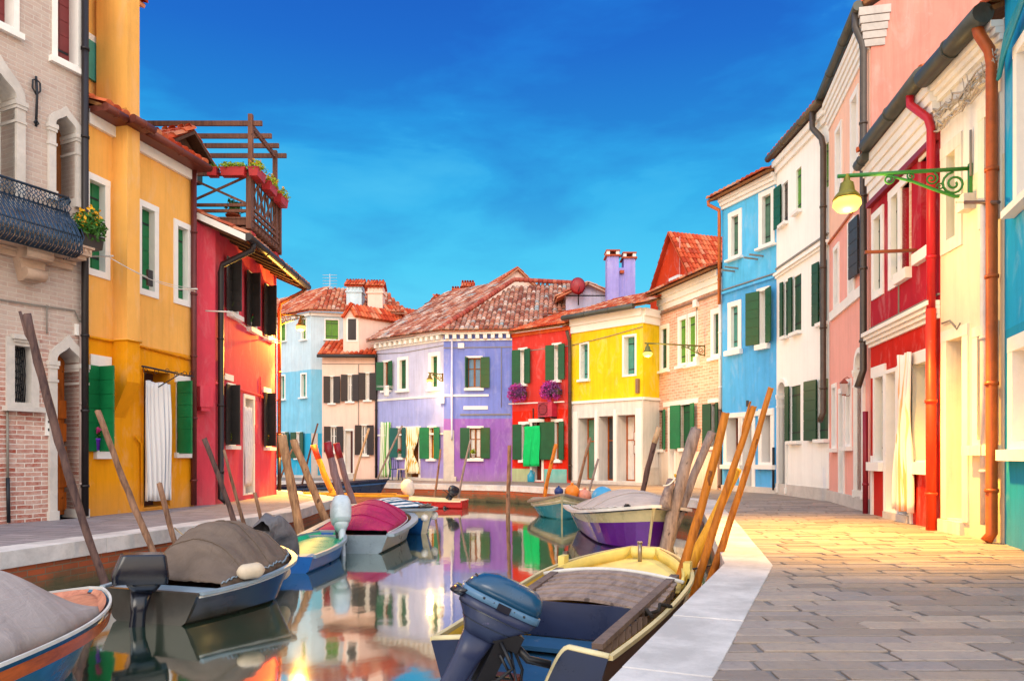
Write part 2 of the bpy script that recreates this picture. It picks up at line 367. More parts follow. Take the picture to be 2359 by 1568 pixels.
class House:
    def __init__(s, name, label, F, top, wall, depth=5.0, ext=(0, 0), cat='house', base=None):
        s.F = F; s.top = top; s.wall = wall; s.depth = depth; s.ext = ext; s.ops = []; s.extra = MB()
        s.root = empty(name, label, cat, (F.A.x, F.A.y, 0), F.ang)
        s.base = base
    def bb(s, x0, y0, x1, y1):
        F = s.F; xm = (x0+x1)/2
        a, b = F.U(x0), F.U(x1)
        return min(a, b), max(a, b), F.Z(xm, y1), F.Z(xm, y0)
    def pane_leaf(s, x0, y0, x1, y1, leafx, mat, rec=.03, lm=None, nm='window', sill=.08, leafang=174, right=None):
        """closed dark panel with a leaf folded flat beside it, from pixels"""
        F = s.F; w = abs(F.U(x0)-F.U(leafx)); sh = [(-1, leafang, w)]
        if right: sh.append((1, right[0], right[1]))
        return s.win(x0, y0, x1, y1, frame=False, rec=rec, fill='shut', fcol=mat, sh=sh, shc=lm or mat, sill=sill)
    def leaf(s, mb, o, d, w, z0, z1, m=0, t=.035, boards=True):
        """one shutter leaf: o hinge (u,y), d unit direction in plan"""
        d = Vector((d[0], d[1], 0)); nn = Vector((-d.y, d.x, 0)); o = Vector((o[0], o[1], z0)); hh = z1-z0
        if not boards:
            mb.obox(o, d*w, nn*t, (0, 0, hh), m); return
        n = max(3, int(round(hh/.24)))
        for i in range(n):
            mb.obox(o+Vector((0, 0, hh*i/n+.006)), d*w, nn*t, (0, 0, hh/n-.012), m)
        mb.obox(o+nn*t*.25, d*w*.995, nn*t*.5, (0, 0, hh), m)
    def win(s, x0, y0, x1, y1, fr=.10, rec=.16, fill='glass', fcol=None, sh=(), shc=None, sill=.06, lintel=0, frm=None, pcol=None, nm='window', zz=None, bars=True, silld=.10, frame=True):
        """opening from pixels; sh: list of (side, angle) side -1 hinge at low u, +1 at high u; angle from closed"""
        u0, u1, z0, z1 = s.bb(x0, y0, x1, y1)
        if zz: z0 = zz[0] if zz[0] is not None else z0; z1 = zz[1] if zz[1] is not None else z1
        fm = frm or WHITE
        f = fr if frame else 0
        s.ops.append((u0-f, u1+f, z0-(f if nm == 'window' else 0), z1+f, rec+.06))
        mb = MB(); P = -.025
        if frame:
            mb.box(u0-f, u0, P, rec, z0, z1); mb.box(u1, u1+f, P, rec, z0, z1)
            mb.box(u0-f-lintel, u1+f+lintel, P-.004-(.02 if lintel else 0), rec, z1, z1+f+lintel*.6)
            if nm == 'window': mb.box(u0-f, u1+f, P, rec, z0-f, z0)
            else: mb.box(u0-f, u1+f, P+.015, rec, z0-.02, z0+.015)
        else:
            mb.box(u0, u1, rec+.03, rec+.05, z0, z1)
        w = mb.build(nm, [fm], s.root)
        if sill and nm == 'window':
            k = MB(); k.box(u0-f-.05, u1+f+.05, P-silld, 0.02, z0-f*.55-sill, z0-f*.55); k.build('sill', [fm], w)
        y = rec
        if fill == 'glass':
            pb = MB(); pb.box(u0, u1, y, y+.03, z0, z1, 1)
            if bars:
                c = (u0+u1)/2; t = .045
                for a, b in ((u0, u0+t), (c-t*.8, c+t*.8), (u1-t, u1)): pb.box(a, b, y-.03, y-.001, z0, z1, 0)
                for a, b in ((z0, z0+t), (z1-t, z1), (z0+(z1-z0)*.62, z0+(z1-z0)*.62+.03)): pb.box(u0+t, u1-t, y-.028, y-.002, a, b, 0)
            pb.build('pane', [fcol or WOODBR, pcol or GLASS], w)
        elif fill == 'shut':
            pb = MB(); c = (u0+u1)/2
            for a, b in ((u0, c-.006), (c+.006, u1)):
                s.leaf(pb, (a, y), (1, 0), b-a, z0, z1)
            for zq in (z0+(z1-z0)*.14, z0+(z1-z0)*.82):
                pb.box(u0+.02, u1-.02, y-.012, y-.002, zq, zq+.03, 1)
            pb.build('shutter', [fcol or G_MID, IRON], w)
        elif fill == 'plain':
            pb = MB(); pb.box(u0, u1, y, y+.04, z0, z1); pb.build('panel', [fcol or DARK], w)
        elif fill == 'door':
            pb = MB(); n = max(2, int((u1-u0)/.28)); d = (u1-u0)/n
            pb.box(u0, u1, y+.01, y+.05, z0, z1)
            for i in range(n): pb.box(u0+i*d+.02, u0+(i+1)*d-.02, y-.012, y+.02, z0+.08, z0+(z1-z0)*.45); pb.box(u0+i*d+.02, u0+(i+1)*d-.02, y-.012, y+.02, z0+(z1-z0)*.5, z1-.08)
            pb.build('panel', [fcol or WOODOR], w)
            hb = MB(); hb.ball((u1-.08, y-.04, z0+(z1-z0)*.46), .025); hb.build('handle', [IRON], w)
        for q in sh:
            side, ang = q[0], R(q[1]); wd = q[2] if len(q) > 2 else (u1-u0)/2
            pb = MB()
            if side < 0: s.leaf(pb, (u0, P-.012), (math.cos(ang), -math.sin(ang)), wd, z0-.02, z1+.02)
            else: s.leaf(pb, (u1, P-.012), (-math.cos(ang), -math.sin(ang)), wd, z0-.02, z1+.02, t=-.035)
            pb.build('shutter', [shc or G_DARK], w)
        return w, (u0, u1, z0, z1)
    def _x(s): pass
    def band(s, name, z0, z1, proud, mat, u0=None, u1=None, steps=1):
        mb = MB(); a = -s.ext[0] if u0 is None else u0; b = s.F.L+s.ext[1] if u1 is None else u1
        for i in range(steps):
            p = proud*(i+1)/steps
            mb.box(a, b, -p, .05, z0+(z1-z0)*i/steps, z0+(z1-z0)*(i+1)/steps-(.004 if i < steps-1 else 0))
        return mb.build(name, [mat], s.root)
    def pipe(s, name, pts, r, mat, straps=True):
        """pts: list of (px, py, off)"""
        q = [s.F.L3(*p) for p in pts]
        return s.pipe3(name, q, r, mat, straps)
    def pipe3(s, name, q, r, mat, straps=True):
        mb = MB(); mb.tube(q, r, 10)
        if straps:
            for a, b in zip(q[:-1], q[1:]):
                a, b = Vector(a), Vector(b)
                if abs((b-a).z) > 1.2 and abs((b-a).normalized().z) > .97:
                    k = int((a-b).length/1.3)
                    for i in range(1, k+1):
                        c = a.lerp(b, i/(k+.4)); mb.tube([c+Vector((0, 0, -.02)), c+Vector((0, 0, .02))], r*1.22, 10)
        return mb.build(name, [mat], s.root)
    def box(s, name, u0, u1, y0, y1, z0, z1, mat):
        mb = MB(); mb.box(u0, u1, y0, y1, z0, z1); return mb.build(name, [mat], s.root)
    def finish(s, gable=None):
        F = s.F; a, b = -s.ext[0], F.L+s.ext[1]; T = s.top; D = s.depth; Bz = -.3
        us = sorted({a, b, *[max(a, min(b, x)) for o in s.ops for x in o[:2]]}); zs = sorted({Bz, T, *[max(Bz, min(T, x)) for o in s.ops for x in o[2:4]]})
        mb = MB()
        for i in range(len(us)-1):
            for j in range(len(zs)-1):
                cu, cz = (us[i]+us[i+1])/2, (zs[j]+zs[j+1])/2
                if us[i+1]-us[i] < 1e-5 or zs[j+1]-zs[j] < 1e-5: continue
                if any(o[0] < cu < o[1] and o[2] < cz < o[3] for o in s.ops): continue
                mb.add([(us[i], 0, zs[j]), (us[i+1], 0, zs[j]), (us[i+1], 0, zs[j+1]), (us[i], 0, zs[j+1])], [(0, 1, 2, 3)])
        for (p, q, z0, z1, d) in s.ops:
            p, q, z0, z1 = max(a, p), min(b, q), max(Bz, z0), min(T, z1)
            mb.add([(p, 0, z0), (q, 0, z0), (q, 0, z1), (p, 0, z1), (p, d, z0), (q, d, z0), (q, d, z1), (p, d, z1)],
                   [(0, 1, 5, 4), (1, 2, 6, 5), (2, 3, 7, 6), (3, 0, 4, 7), (4, 5, 6, 7)])
        top = [(a, 0, T), (b, 0, T), (b, D, T), (a, D, T)]
        mb.add([(a, 0, Bz), (b, 0, Bz), (b, D, Bz), (a, D, Bz)]+top, [(1, 2, 6, 5), (2, 3, 7, 6), (3, 0, 4, 7), (4, 5, 6, 7)])
        mb.v += []; o = len(mb.v); mb.v += s.extra.v; mb.f += [[i+o for i in f] for f in s.extra.f]; mb.mi += [0]*len(s.extra.f); mb.sm += s.extra.sm
        w = mb.build('wall', [s.wall], s.root)
        return w
    def roof(s, z, over, slope, length, mat, side=(.05, .05), rows=None, name='roof', u0=None, u1=None, lim=None):
        """pitched roof plane rising away from the street"""
        mb = MB(); a = (-s.ext[0] if u0 is None else u0)-side[0]; b = (s.F.L+s.ext[1] if u1 is None else u1)+side[1]
        sl = Vector((0, math.cos(R(slope)), math.sin(R(slope))))
        tile_roof(mb, (0, -over, z), (1, 0, 0), sl, [(a, 0), (b, 0), (b, length), (a, length)])
        n = Vector((0, -sl.z, sl.y))
        return mb.build(name, [mat, SOFFIT], s.root)
    def gutter(s, z, y, mat, r=.075, u0=None, u1=None):
        mb = MB(); a = -s.ext[0] if u0 is None else u0; b = s.F.L+s.ext[1] if u1 is None else u1
        n = max(2, int((b-a)/1.0)); 
        mb.tube([(a+(b-a)*i/n, y, z) for i in range(n+1)], r, 10)
        for i in range(1, n): mb.tube([(a+(b-a)*i/n-.02, y, z), (a+(b-a)*i/n+.02, y, z)], r*1.12, 10)
        return mb.build('gutter', [mat], s.root)
def child_at(F, obj):
    obj.location = (F.A.x, F.A.y, 0); obj.rotation_euler = (0, 0, F.ang); return obj
def arch_pts(c, w, z0, spring, top, kind, n=18):
    """open polyline from left foot over the arch to the right foot; half width w"""
    pts = [(c-w, z0)]
    for i in range(n+1):
        t = math.pi*(1-i/n); x = math.cos(t)*w; z = math.sin(t)
        if kind == 'ogee':
            k = 1-abs(x)/w
            zz = spring+(top-spring)*(.66*z+.34*k**3.0)
        else: zz = spring+(top-spring)*z
        pts.append((c+x, zz))
    pts.append((c+w, z0)); return pts
def arch_ring(mb, c, w, ww, z0, spring, top, top2, kind, y0, y1, m=0):
    """stone surround between an inner and an outer arch"""
    a = arch_pts(c, w, z0, spring, top, kind); b = arch_pts(c, w+ww, z0, spring, top2, kind)
    n = len(a)
    vs = [(x, y0, z) for x, z in a]+[(x, y0, z) for x, z in b]+[(x, y1, z) for x, z in a]+[(x, y1, z) for x, z in b]
    fs = []
    for i in range(n-1):
        fs += [(i, i+1, n+i+1, n+i), (2*n+i, 3*n+i, 3*n+i+1, 2*n+i+1), (i, 2*n+i, 2*n+i+1, i+1), (n+i, n+i+1, 3*n+i+1, 3*n+i)]
    mb.add(vs, fs, m)
def arch_fill(mb, c, w, spring, top, kind, ztop, y=0.0, m=0):
    a = arch_pts(c, w, spring, spring, top, kind)[1:-1]
    for (x0, z0), (x1, z1) in zip(a[:-1], a[1:]):
        mb.add([(x0, y, z0), (x1, y, z1), (x1, y, ztop), (x0, y, ztop)], [(0, 1, 2, 3)], m)
# ---------------------------------------------------------------- setting
RB = [(-2.28, -3), (.515, 3.47), (1.95, 6.79), (3.06, 11.62), (4.1, 16.4), (3.32, 18.2), (2.38, 21.06), (0, 24.2), (-3.38, 25.9), (-4.46, 26.6), (-7.9, 28.5), (-9.2, 29), (-40, 36)]
LB = [(-8.5, -5), (-5.24, 7.57), (-3.87, 13.05), (-4.02, 17.28), (-6.18, 21.06), (-6.9, 21.5), (-40, 28)]
def pavem(name, c1, c2, c3, mort, bw, bh, rot=0.0, seed=0.0):
    s = NT(name); v = s.mapping(rot=(0, 0, rot), loc=(seed, seed*.7, 0))
    nz = s.node('TexNoise'); nz.inputs['Scale'].default_value = 2.8; nz.inputs['Detail'].default_value = 7; s.link(v, nz.inputs['Vector'])
    off = s.node('VectorMath'); off.operation = 'SCALE'; s.link(nz.outputs['Color'], off.inputs[0]); off.inputs['Scale'].default_value = .10
    add = s.node('VectorMath'); add.operation = 'ADD'; s.link(v, add.inputs[0]); s.link(off.outputs[0], add.inputs[1])
    b = s.node('TexBrick'); s.link(add.outputs[0], b.inputs['Vector'])
    for k, q in (('Scale', 1), ('Brick Width', bw), ('Row Height', bh), ('Mortar Size', .017), ('Mortar Smooth', .95), ('Bias', 0)): b.inputs[k].default_value = q
    b.offset = .42; b.offset_frequency = 3; b.squash = .8; b.squash_frequency = 2
    b.inputs['Color1'].default_value = c1; b.inputs['Color2'].default_value = c2; b.inputs['Mortar'].default_value = mort
    fz = s.math('ADD', b.outputs['Fac'], s.math('MULTIPLY', s.math('SUBTRACT', s.noise(v, 14, 5, .7), .5), .5))
    edge = s.ramp(fz, [(.10, (0, 0, 0, 1)), (.32, (1, 1, 1, 1)), (.5, (1, 1, 1, 1)), (.8, (0, 0, 0, 1))])
    col = s.mix(s.ramp(s.noise(v, .8, 7, .7), [(.4, (0, 0, 0, 1)), (.65, (1, 1, 1, 1))]), b.outputs['Color'], s.mix(.5, b.outputs['Color'], c3))
    w = s.ramp(s.noise(s.mapping((1, 2.2, 1), rot=(0, 0, rot)), 5, 8, .72, .5), [(.52, (0, 0, 0, 1)), (.72, (1, 1, 1, 1))])
    col = s.mix(s.math('MULTIPLY', w, .45), col, vary(mort, 1.5))
    col = s.mix(s.math('MULTIPLY', edge, s.ramp(s.noise(v, 3.5, 6, .75), [(.38, (.0, .0, .0, 1)), (.6, (1, 1, 1, 1))])), col, vary(mort, .35))
    col = s.mix(s.math('MULTIPLY', s.ramp(s.noise(v, 45, 5, .8), [(.5, (0, 0, 0, 1)), (.75, (1, 1, 1, 1))]), .3), col, vary(c1, .5))
    inv = s.math('SUBTRACT', 1.0, b.outputs['Fac'])
    s.bump(s.math('ADD', inv, s.math('ADD', s.math('MULTIPLY', s.noise(v, 30, 6, .7), .25), s.math('MULTIPLY', w, -.3))), .6, .015)
    return s.set(col, .62, spec=.3)
PAVE_R = pavem('trachyte_paving', H('#7c6c62'), H('#a8927f'), H('#8a7f79'), H('#7d7876'), .56, .165)
PAVE_L = pavem('grey_paving', H('#857e80'), H('#9d9496'), H('#777079'), H('#6d666c'), .6, .2, R(14), 3)
def quay_pts(P, w, side):
    """offset polyline towards the land; side +1 = land on the right of travel"""
    out = []
    for i, p in enumerate(P):
        p = Vector(p); d0 = (p-Vector(P[i-1])).normalized() if i else None
        d1 = (Vector(P[i+1])-p).normalized() if i < len(P)-1 else None
        d0 = d0 or d1; d1 = d1 or d0
        n0 = Vector((d0.y, -d0.x))*side; n1 = Vector((d1.y, -d1.x))*side
        m = (n0+n1).normalized(); out.append(p+m*(w/max(.45, m.dot(n0))))
    return out
def quay(name, label, P, side, w=.42):
    root = empty(name, label, 'quay wall', (0, 0, 0))
    Q = quay_pts(P, w, side); mb = MB(); rnd = random.Random(4)
    for i in range(len(P)-1):
        a0, a1, b0, b1 = Vector(P[i]), Vector(P[i+1]), Q[i], Q[i+1]; L = (a1-a0).length
        n = max(1, int(round(L/1.35)))
        if L > 14: n = max(1, int(L/3))
        for k in range(n):
            t0, t1 = k/n, (k+1)/n; g = .0015/L
            p = [a0.lerp(a1, t0+g), a0.lerp(a1, t1-g), b0.lerp(b1, t1-g), b0.lerp(b1, t0+g)]
            j = rnd.uniform(-.004, .004)
            mb.slab([tuple(x) for x in p], -.17+j, .014+j)
    c = mb.build('coping', [COPING], root)
    bv = c.modifiers.new('bevel', 'BEVEL'); bv.width = .006; bv.segments = 2
    F0 = quay_pts(P, .04, side); F1 = quay_pts(P, .5, side)
    fb = MB()
    for i in range(len(P)-1):
        a, b = F0[i], F0[i+1]
        fb.add([(a.x, a.y, -1.6), (b.x, b.y, -1.6), (b.x, b.y, -.165), (a.x, a.y, -.165)], [(0, 1, 2, 3)])
    fb.build('brick_face', [QUAYBRICK], root)
    return root
COPING = stonem('quay_coping_stone', H('#ddd6d2', .92), .7, .95, .8, .4)
def quaybrick():
    s = NT('quay_brick'); xyz = s.sep(s.tc.outputs['Object'])
    h = s.math('ADD', s.math('MULTIPLY', xyz[0], .75), xyz[1]); c = s.node('CombineXYZ'); s.link(h, c.inputs[0]); s.link(xyz[2], c.inputs[1])
    b = s.node('TexBrick'); s.link(c.outputs[0], b.inputs['Vector'])
    for k, q in (('Scale', 1), ('Brick Width', .26), ('Row Height', .075), ('Mortar Size', .008), ('Mortar Smooth', .3)): b.inputs[k].default_value = q
    b.inputs['Color1'].default_value = H('#a8502c'); b.inputs['Color2'].default_value = H('#8a4a30'); b.inputs['Mortar'].default_value = H('#7a6450')
    v = s.mapping(); n = s.noise(v, 2.5, 7, .7, .4)
    z = s.math('ADD', xyz[2], s.math('MULTIPLY', s.math('SUBTRACT', n, .5), .35))
    f = s.ramp(s.math('ADD', z, .62), [(0, (1, 1, 1, 1)), (.16, (1, 1, 1, 1)), (.36, (0, 0, 0, 1))])
    col = s.mix(f, b.outputs['Color'], s.mix(n, H('#4a4630'), H('#5f553c')))
    f2 = s.ramp(s.math('ADD', z, .62), [(.02, (1, 1, 1, 1)), (.13, (0, 0, 0, 1))])
    col = s.mix(f2, col, H('#23261a'))
    s.bump(s.math('ADD', s.math('SUBTRACT', 1.0, b.outputs['Fac']), n), .6, .02)
    return s.set(col, .8, spec=.3)
QUAYBRICK = quaybrick()
def water():
    s = NT('canal_water'); v = s.mapping((1.0, .55, 1))
    n = s.noise(v, 1.1, 3, .5, .3); n2 = s.noise(v, 6, 2, .5)
    d = s.node('BsdfDiffuse'); s.link(s.mix(s.noise(v, .4, 3), H('#1c3a2c'), H('#2c4a34')), d.inputs[0])
    g = s.node('BsdfGlossy'); g.inputs['Color'].default_value = (.93, .95, .93, 1); g.inputs['Roughness'].default_value = .055
    bp = s.node('Bump'); bp.inputs['Strength'].default_value = .09; bp.inputs['Distance'].default_value = .05
    s.link(s.math('ADD', n, s.math('MULTIPLY', n2, .12)), bp.inputs['Height']); s.link(bp.outputs[0], g.inputs['Normal'])
    fr = s.node('Fresnel'); fr.inputs['IOR'].default_value = 1.9
    mx = s.node('MixShader'); s.link(s.math('ADD', s.math('MULTIPLY', fr.outputs[0], .42), .56, True), mx.inputs[0]); s.link(d.outputs[0], mx.inputs[1]); s.link(g.outputs[0], mx.inputs[2])
    s.link(mx.outputs[0], s.out.inputs[0]); s.n.remove(s.b); return s.m
mb = MB(); mb.add([(-60, -10, WZ), (60, -10, WZ), (60, 60, WZ), (-60, 60, WZ)], [(0, 1, 2, 3)]); struct(mb.build('water', [water()]))
mb = MB(); mb.add([(-60, -10, -1.5), (60, -10, -1.5), (60, 60, -1.5), (-60, 60, -1.5)], [(0, 1, 2, 3)])
struct(mb.build('canal_bed', [stonem('canal_mud', H('#3a3626'))]))
def pavement(name, pts, mat):
    me = MB(); me.add([(x, y, 0) for x, y in pts], [tuple(range(len(pts)))]); return struct(me.build(name, [mat]))
qr = [tuple(p) for p in quay_pts(RB, .4, 1)]; ql = [tuple(p) for p in quay_pts(LB, .4, -1)]
pavement('pavement', qr[4:]+[(-40, 400), (400, 400), (400, qr[4][1])], PAVE_R)
MORTAR = stonem('paving_mortar', H('#7f7977'), .85, .9, 2.0, .5)
pavement('paving_bed', qr[:5]+[(400, qr[4][1]), (400, -3)], MORTAR)
def slabm():
    s = NT('trachyte_slab'); g = s.node('NewGeometry'); v = s.mapping()
    col = s.ramp(g.outputs['Random Per Island'], [(0, H('#80746d')), (.3, H('#918277')), (.55, H('#9e8e82')), (.8, H('#ab998b')), (1, H('#8c8280'))])
    a = s.noise(v, 3.5, 8, .72, .6); b = s.noise(v, 26, 6, .75)
    col = s.mix(s.math('MULTIPLY', s.ramp(a, [(.42, (0, 0, 0, 1)), (.66, (1, 1, 1, 1))]), .5), col, vary(H('#857e7e'), 1))
    col = s.mix(s.math('MULTIPLY', s.ramp(b, [(.5, (0, 0, 0, 1)), (.72, (1, 1, 1, 1))]), .4), col, s.mix(1, col, (.5, .48, .48, 1), 'MULTIPLY'))
    col = s.mix(s.math('MULTIPLY', s.ramp(s.noise(v, 1.1, 5, .65), [(.5, (0, 0, 0, 1)), (.7, (1, 1, 1, 1))]), .35), col, s.mix(1, col, (.82, .79, .78, 1), 'MULTIPLY'))
    s.bump(s.math('ADD', b, s.math('MULTIPLY', a, 1.2)), .55, .010)
    return s.set(col, s.math('ADD', s.math('MULTIPLY', a, .35), .42), spec=.3)
def xq(y):
    for (x0, y0), (x1, y1) in zip(qr[:5], qr[1:5]):
        if y0 <= y <= y1: return x0+(x1-x0)*(y-y0)/(y1-y0)
    return qr[4][0]
rnd = random.Random(21); mb = MB(); y = 1.2
while y < qr[4][1]-.25:
    hgt = rnd.choice((.13, .15, .165, .165, .18)); x = xq(y+hgt/2)+.012-rnd.uniform(0, .25)
    while x < 7.4:
        L = rnd.choice((.32, .42, .5, .55, .62, .7))*rnd.uniform(.9, 1.1); gx, gy = rnd.uniform(.008, .042), rnd.uniform(.004, .014)
        a0, a1 = max(x, xq(y)+.012), x+L-gx; c0 = max(x, xq(y+hgt)+.012)
        if a1-max(a0, c0) > .06:
            q = [(a0, y), (a1, y), (a1, y+hgt-gy), (c0, y+hgt-gy)]; z = .011+rnd.uniform(-.003, .003); k = min(.035, .2*hgt)
            ring = []
            for i in range(4):
                p, pp, pn = Vector(q[i]), Vector(q[i-1]), Vector(q[(i+1) % 4]); r1, r2 = k*rnd.uniform(.5, 1.8), k*rnd.uniform(.15, .6)
                d0, d1 = (pp-p), (pn-p)
                ring += [p+d0.normalized()*(r1 if abs(d0.x) > abs(d0.y) else r2), p+d1.normalized()*(r1 if abs(d1.x) > abs(d1.y) else r2)]
            ring = [p+Vector((rnd.uniform(-.006, .006), rnd.uniform(-.004, .004))) for p in ring]; cen = Vector((sum(p.x for p in ring)/8, sum(p.y for p in ring)/8))
            up = [p+(cen-p).normalized()*.007 for p in ring]; tl = [rnd.uniform(-.002, .002) for _ in range(8)]
            mb.add([(p.x, p.y, .001) for p in ring]+[(p.x, p.y, z-.004) for p in ring]+[(p.x, p.y, z+t) for p, t in zip(up, tl)],
                   [(i, (i+1) % 8, 8+(i+1) % 8, 8+i) for i in range(8)]+[(8+i, 8+(i+1) % 8, 16+(i+1) % 8, 16+i) for i in range(8)]+[tuple(range(16, 24))], 0, False)
        x += L
    y += hgt+rnd.uniform(.004, .012)
struct(mb.build('paving_slabs', [slabm()]))
pavement('quayside_pavement', ql+[(-40, -5)], PAVE_L)
quay('quay_wall', 'pale stone coping of the wide walkway that bends along the right bank and far bank', RB, 1)
quay('quay_wall', 'pale coping stones over red brick below the ochre and coral houses', LB, -1)

# ---------------------------------------------------------------- gothic brick house (near, at the left)
def flower_box(name, label, c, L, d, hgt, ax, boxm, leafm, flowm, n=160, ls=.05, fs=.045, nf=26, spread=.16, group=None, cat='flower box'):
    r = empty(name, label, cat, c, 0, group); ax = Vector((ax[0], ax[1], 0)).normalized(); ay = Vector((-ax.y, ax.x, 0))
    mb = MB()
    b0 = [-ax*L*.46-ay*d*.42, ax*L*.46-ay*d*.42, ax*L*.46+ay*d*.42, -ax*L*.46+ay*d*.42]
    t0 = [-ax*L*.5-ay*d*.5, ax*L*.5-ay*d*.5, ax*L*.5+ay*d*.5, -ax*L*.5+ay*d*.5]
    up = Vector((0, 0, hgt)); mb.loft([b0, [p+up*.9 for p in t0], [p*1.06+up*.9 for p in t0], [p*1.06+up for p in t0]], 0, False)
    mb.build('box', [boxm], r)
    rnd = random.Random(hash(label) % 999 if False else len(label)*7+int(abs(c[1])*10))
    lb = MB()
    k = max(1, int(L/.22))
    for i in range(k):
        q = ax*((i+.5)/k-.5)*L; lb.leaves(q+Vector((0, 0, hgt+spread*.45)), (L/k*.75, L/k*.75, spread), n//k, ls, 0, rnd, .1)
    lb.build('foliage', [leafm], r)
    fb = MB()
    for i in range(nf):
        q = ax*rnd.uniform(-.5, .5)*L+ay*rnd.uniform(-.6, .6)*d+Vector((0, 0, hgt+spread*rnd.uniform(.3, 1.5)))
        fb.leaves(q, (fs*.5,)*3, 6, fs*.7, 0, rnd, .5)
    fb.build('flowers', [flowm], r)
    return r
LEAF = paint('leaf_green', H('#3f7a22', .8), .6, .2); LEAFY = paint('yellow_green_leaf', H('#9fb81e', .9), .6, .2)
YEL = paint('yellow_petal', H('#f7b81c'), .6, .1); PINK = paint('pink_petal', H('#e03a8c'), .6, .1); MAG = paint('magenta_petal', H('#b62aa8'), .6, .1)
PURP = paint('purple_petal', H('#6f3a78'), .6, .2); REDP = paint('red_petal', H('#c3202c'), .6, .1)

A, B = G(0, 1207), G(199, 1191)
Fb = Fac(A, B)
BRW = brickm('washed_brick', H('#a0503f'), H('#c8a294'), H('#ddd2c8'), 1.0, H('#c4b8ae'), 2.6, .72)
h = House('gothic_brick_house', 'old brick house with pointed white stone arches and a curved iron balcony', Fb, 9.6, BRW, 6, (3.2, 0))
CORB = stonem('balcony_stone', H('#c9ac96'), .8, .8)
for bx in ((131, -70, 178, 142), (-60, -70, 30, 42)):
    h.win(*bx, fr=.08, rec=.2, fill='shut', fcol=REDSH, sill=.09, silld=.05)
# small lattice window, ground floor
w, (u0, u1, z0, z1) = h.win(32, 797, 70, 927, fr=.12, rec=.28, fill='plain', fcol=GREYSTONE, frm=GREYSTONE, sill=.07)
mb = MB(); rnd = random.Random(3)
for i in range(9):
    for q in (-1, 1):
        zc = z0+(z1-z0)*i/8; mb.tube([(u0+.02+(u1-u0)*.0, .14, zc), (u0+(u1-u0)*.5, .10, zc+q*.07), (u0+(u1-u0)*.9, .14, zc)], .007, 5)
for i in range(8):
    uu = u0+(u1-u0)*(i+.5)/8; mb.tube([(uu, .13, z0), (uu+.03, .1, (z0+z1)/2), (uu, .13, z1)], .008, 5)
mb.build('grille', [IRON], w)
mb = MB(); a, b = h.F.U(24), h.F.U(76); zt = h.F.Z(50, 783); mb.box(a, b, -.09, .02, zt, zt+.07); mb.box(a+.03, b-.03, -.06, .02, zt-.04, zt); mb.build('hood', [GREYSTONE], w)
# arched openings
def arch_open(h, nm, xl, xr, ytop, ybot, ytip, ww, panel, pm, kind='ogee', rec=.35, zfoot=None, mat=None, springf=.55):
    F = h.F; u0, u1 = F.U(xl), F.U(xr); c = (u0+u1)/2; w = (u1-u0)/2; xm = (xl+xr)/2
    zt = F.Z(xm, ytop); zb = F.Z(xm, ybot) if zfoot is None else zfoot; z2 = F.Z(xm, ytip); sp = zt-w*2*springf
    h.ops.append((u0, u1, zb, zt, rec+.04)); arch_fill(h.extra, c, w, sp, zt, kind, zt)
    r = MB(); arch_ring(r, c, w, ww, zb, sp, zt, z2, kind, -.05, rec)
    for q in (-1, 1):
        x = c+q*(w+ww/2)
        r.box(x-ww*.72, x+ww*.72, -.075, rec-.02, sp-.10, sp-.03); r.box(x-ww*.62, x+ww*.62, -.065, rec-.02, sp-.15, sp-.10); r.box(x-ww*.62, x+ww*.62, -.062, rec-.02, sp-.36, sp-.32)
        r.box(x-ww*.66, x+ww*.66, -.07, rec-.02, zb, zb+.14)
    o = r.build(nm, [mat or GREYSTONE], h.root)
    p = MB(); p.prism(arch_pts(c, w-.001, zb, sp, zt-.002, kind), rec-.02, rec+.02); p.build('panel', [pm], o)
    return o, (c, w, zb, sp, zt)
arch_open(h, 'arched_window', 125, 172, 268, 470, 246, .11, 1, GLASSBR if False else WOODBR)
arch_open(h, 'arched_window', -42, 34, 170, 470, 128, .13, 1, REVEAL)
d, (c, w, zb, sp, zt) = arch_open(h, 'arched_door', 128, 182, 800, 1193, 772, .12, 1, GLASS, rec=.4, zfoot=0.0)
mb = MB(); k = 4
mb.box(c-w+.02, c+w-.02, .33, .37, .05, sp-.1)
for i in range(2):
    for j in range(5): mb.box(c-w+.06+i*w*.98, c-w+.06+i*w*.98+w*.82, .305, .335, .12+j*.37, .12+j*.37+.29)
arch_ring(mb, c, w-.13, .11, sp-.12, sp, zt-.16, zt-.05, 'ogee', .32, .37)
mb.build('door_leaf', [WOODOR], d)
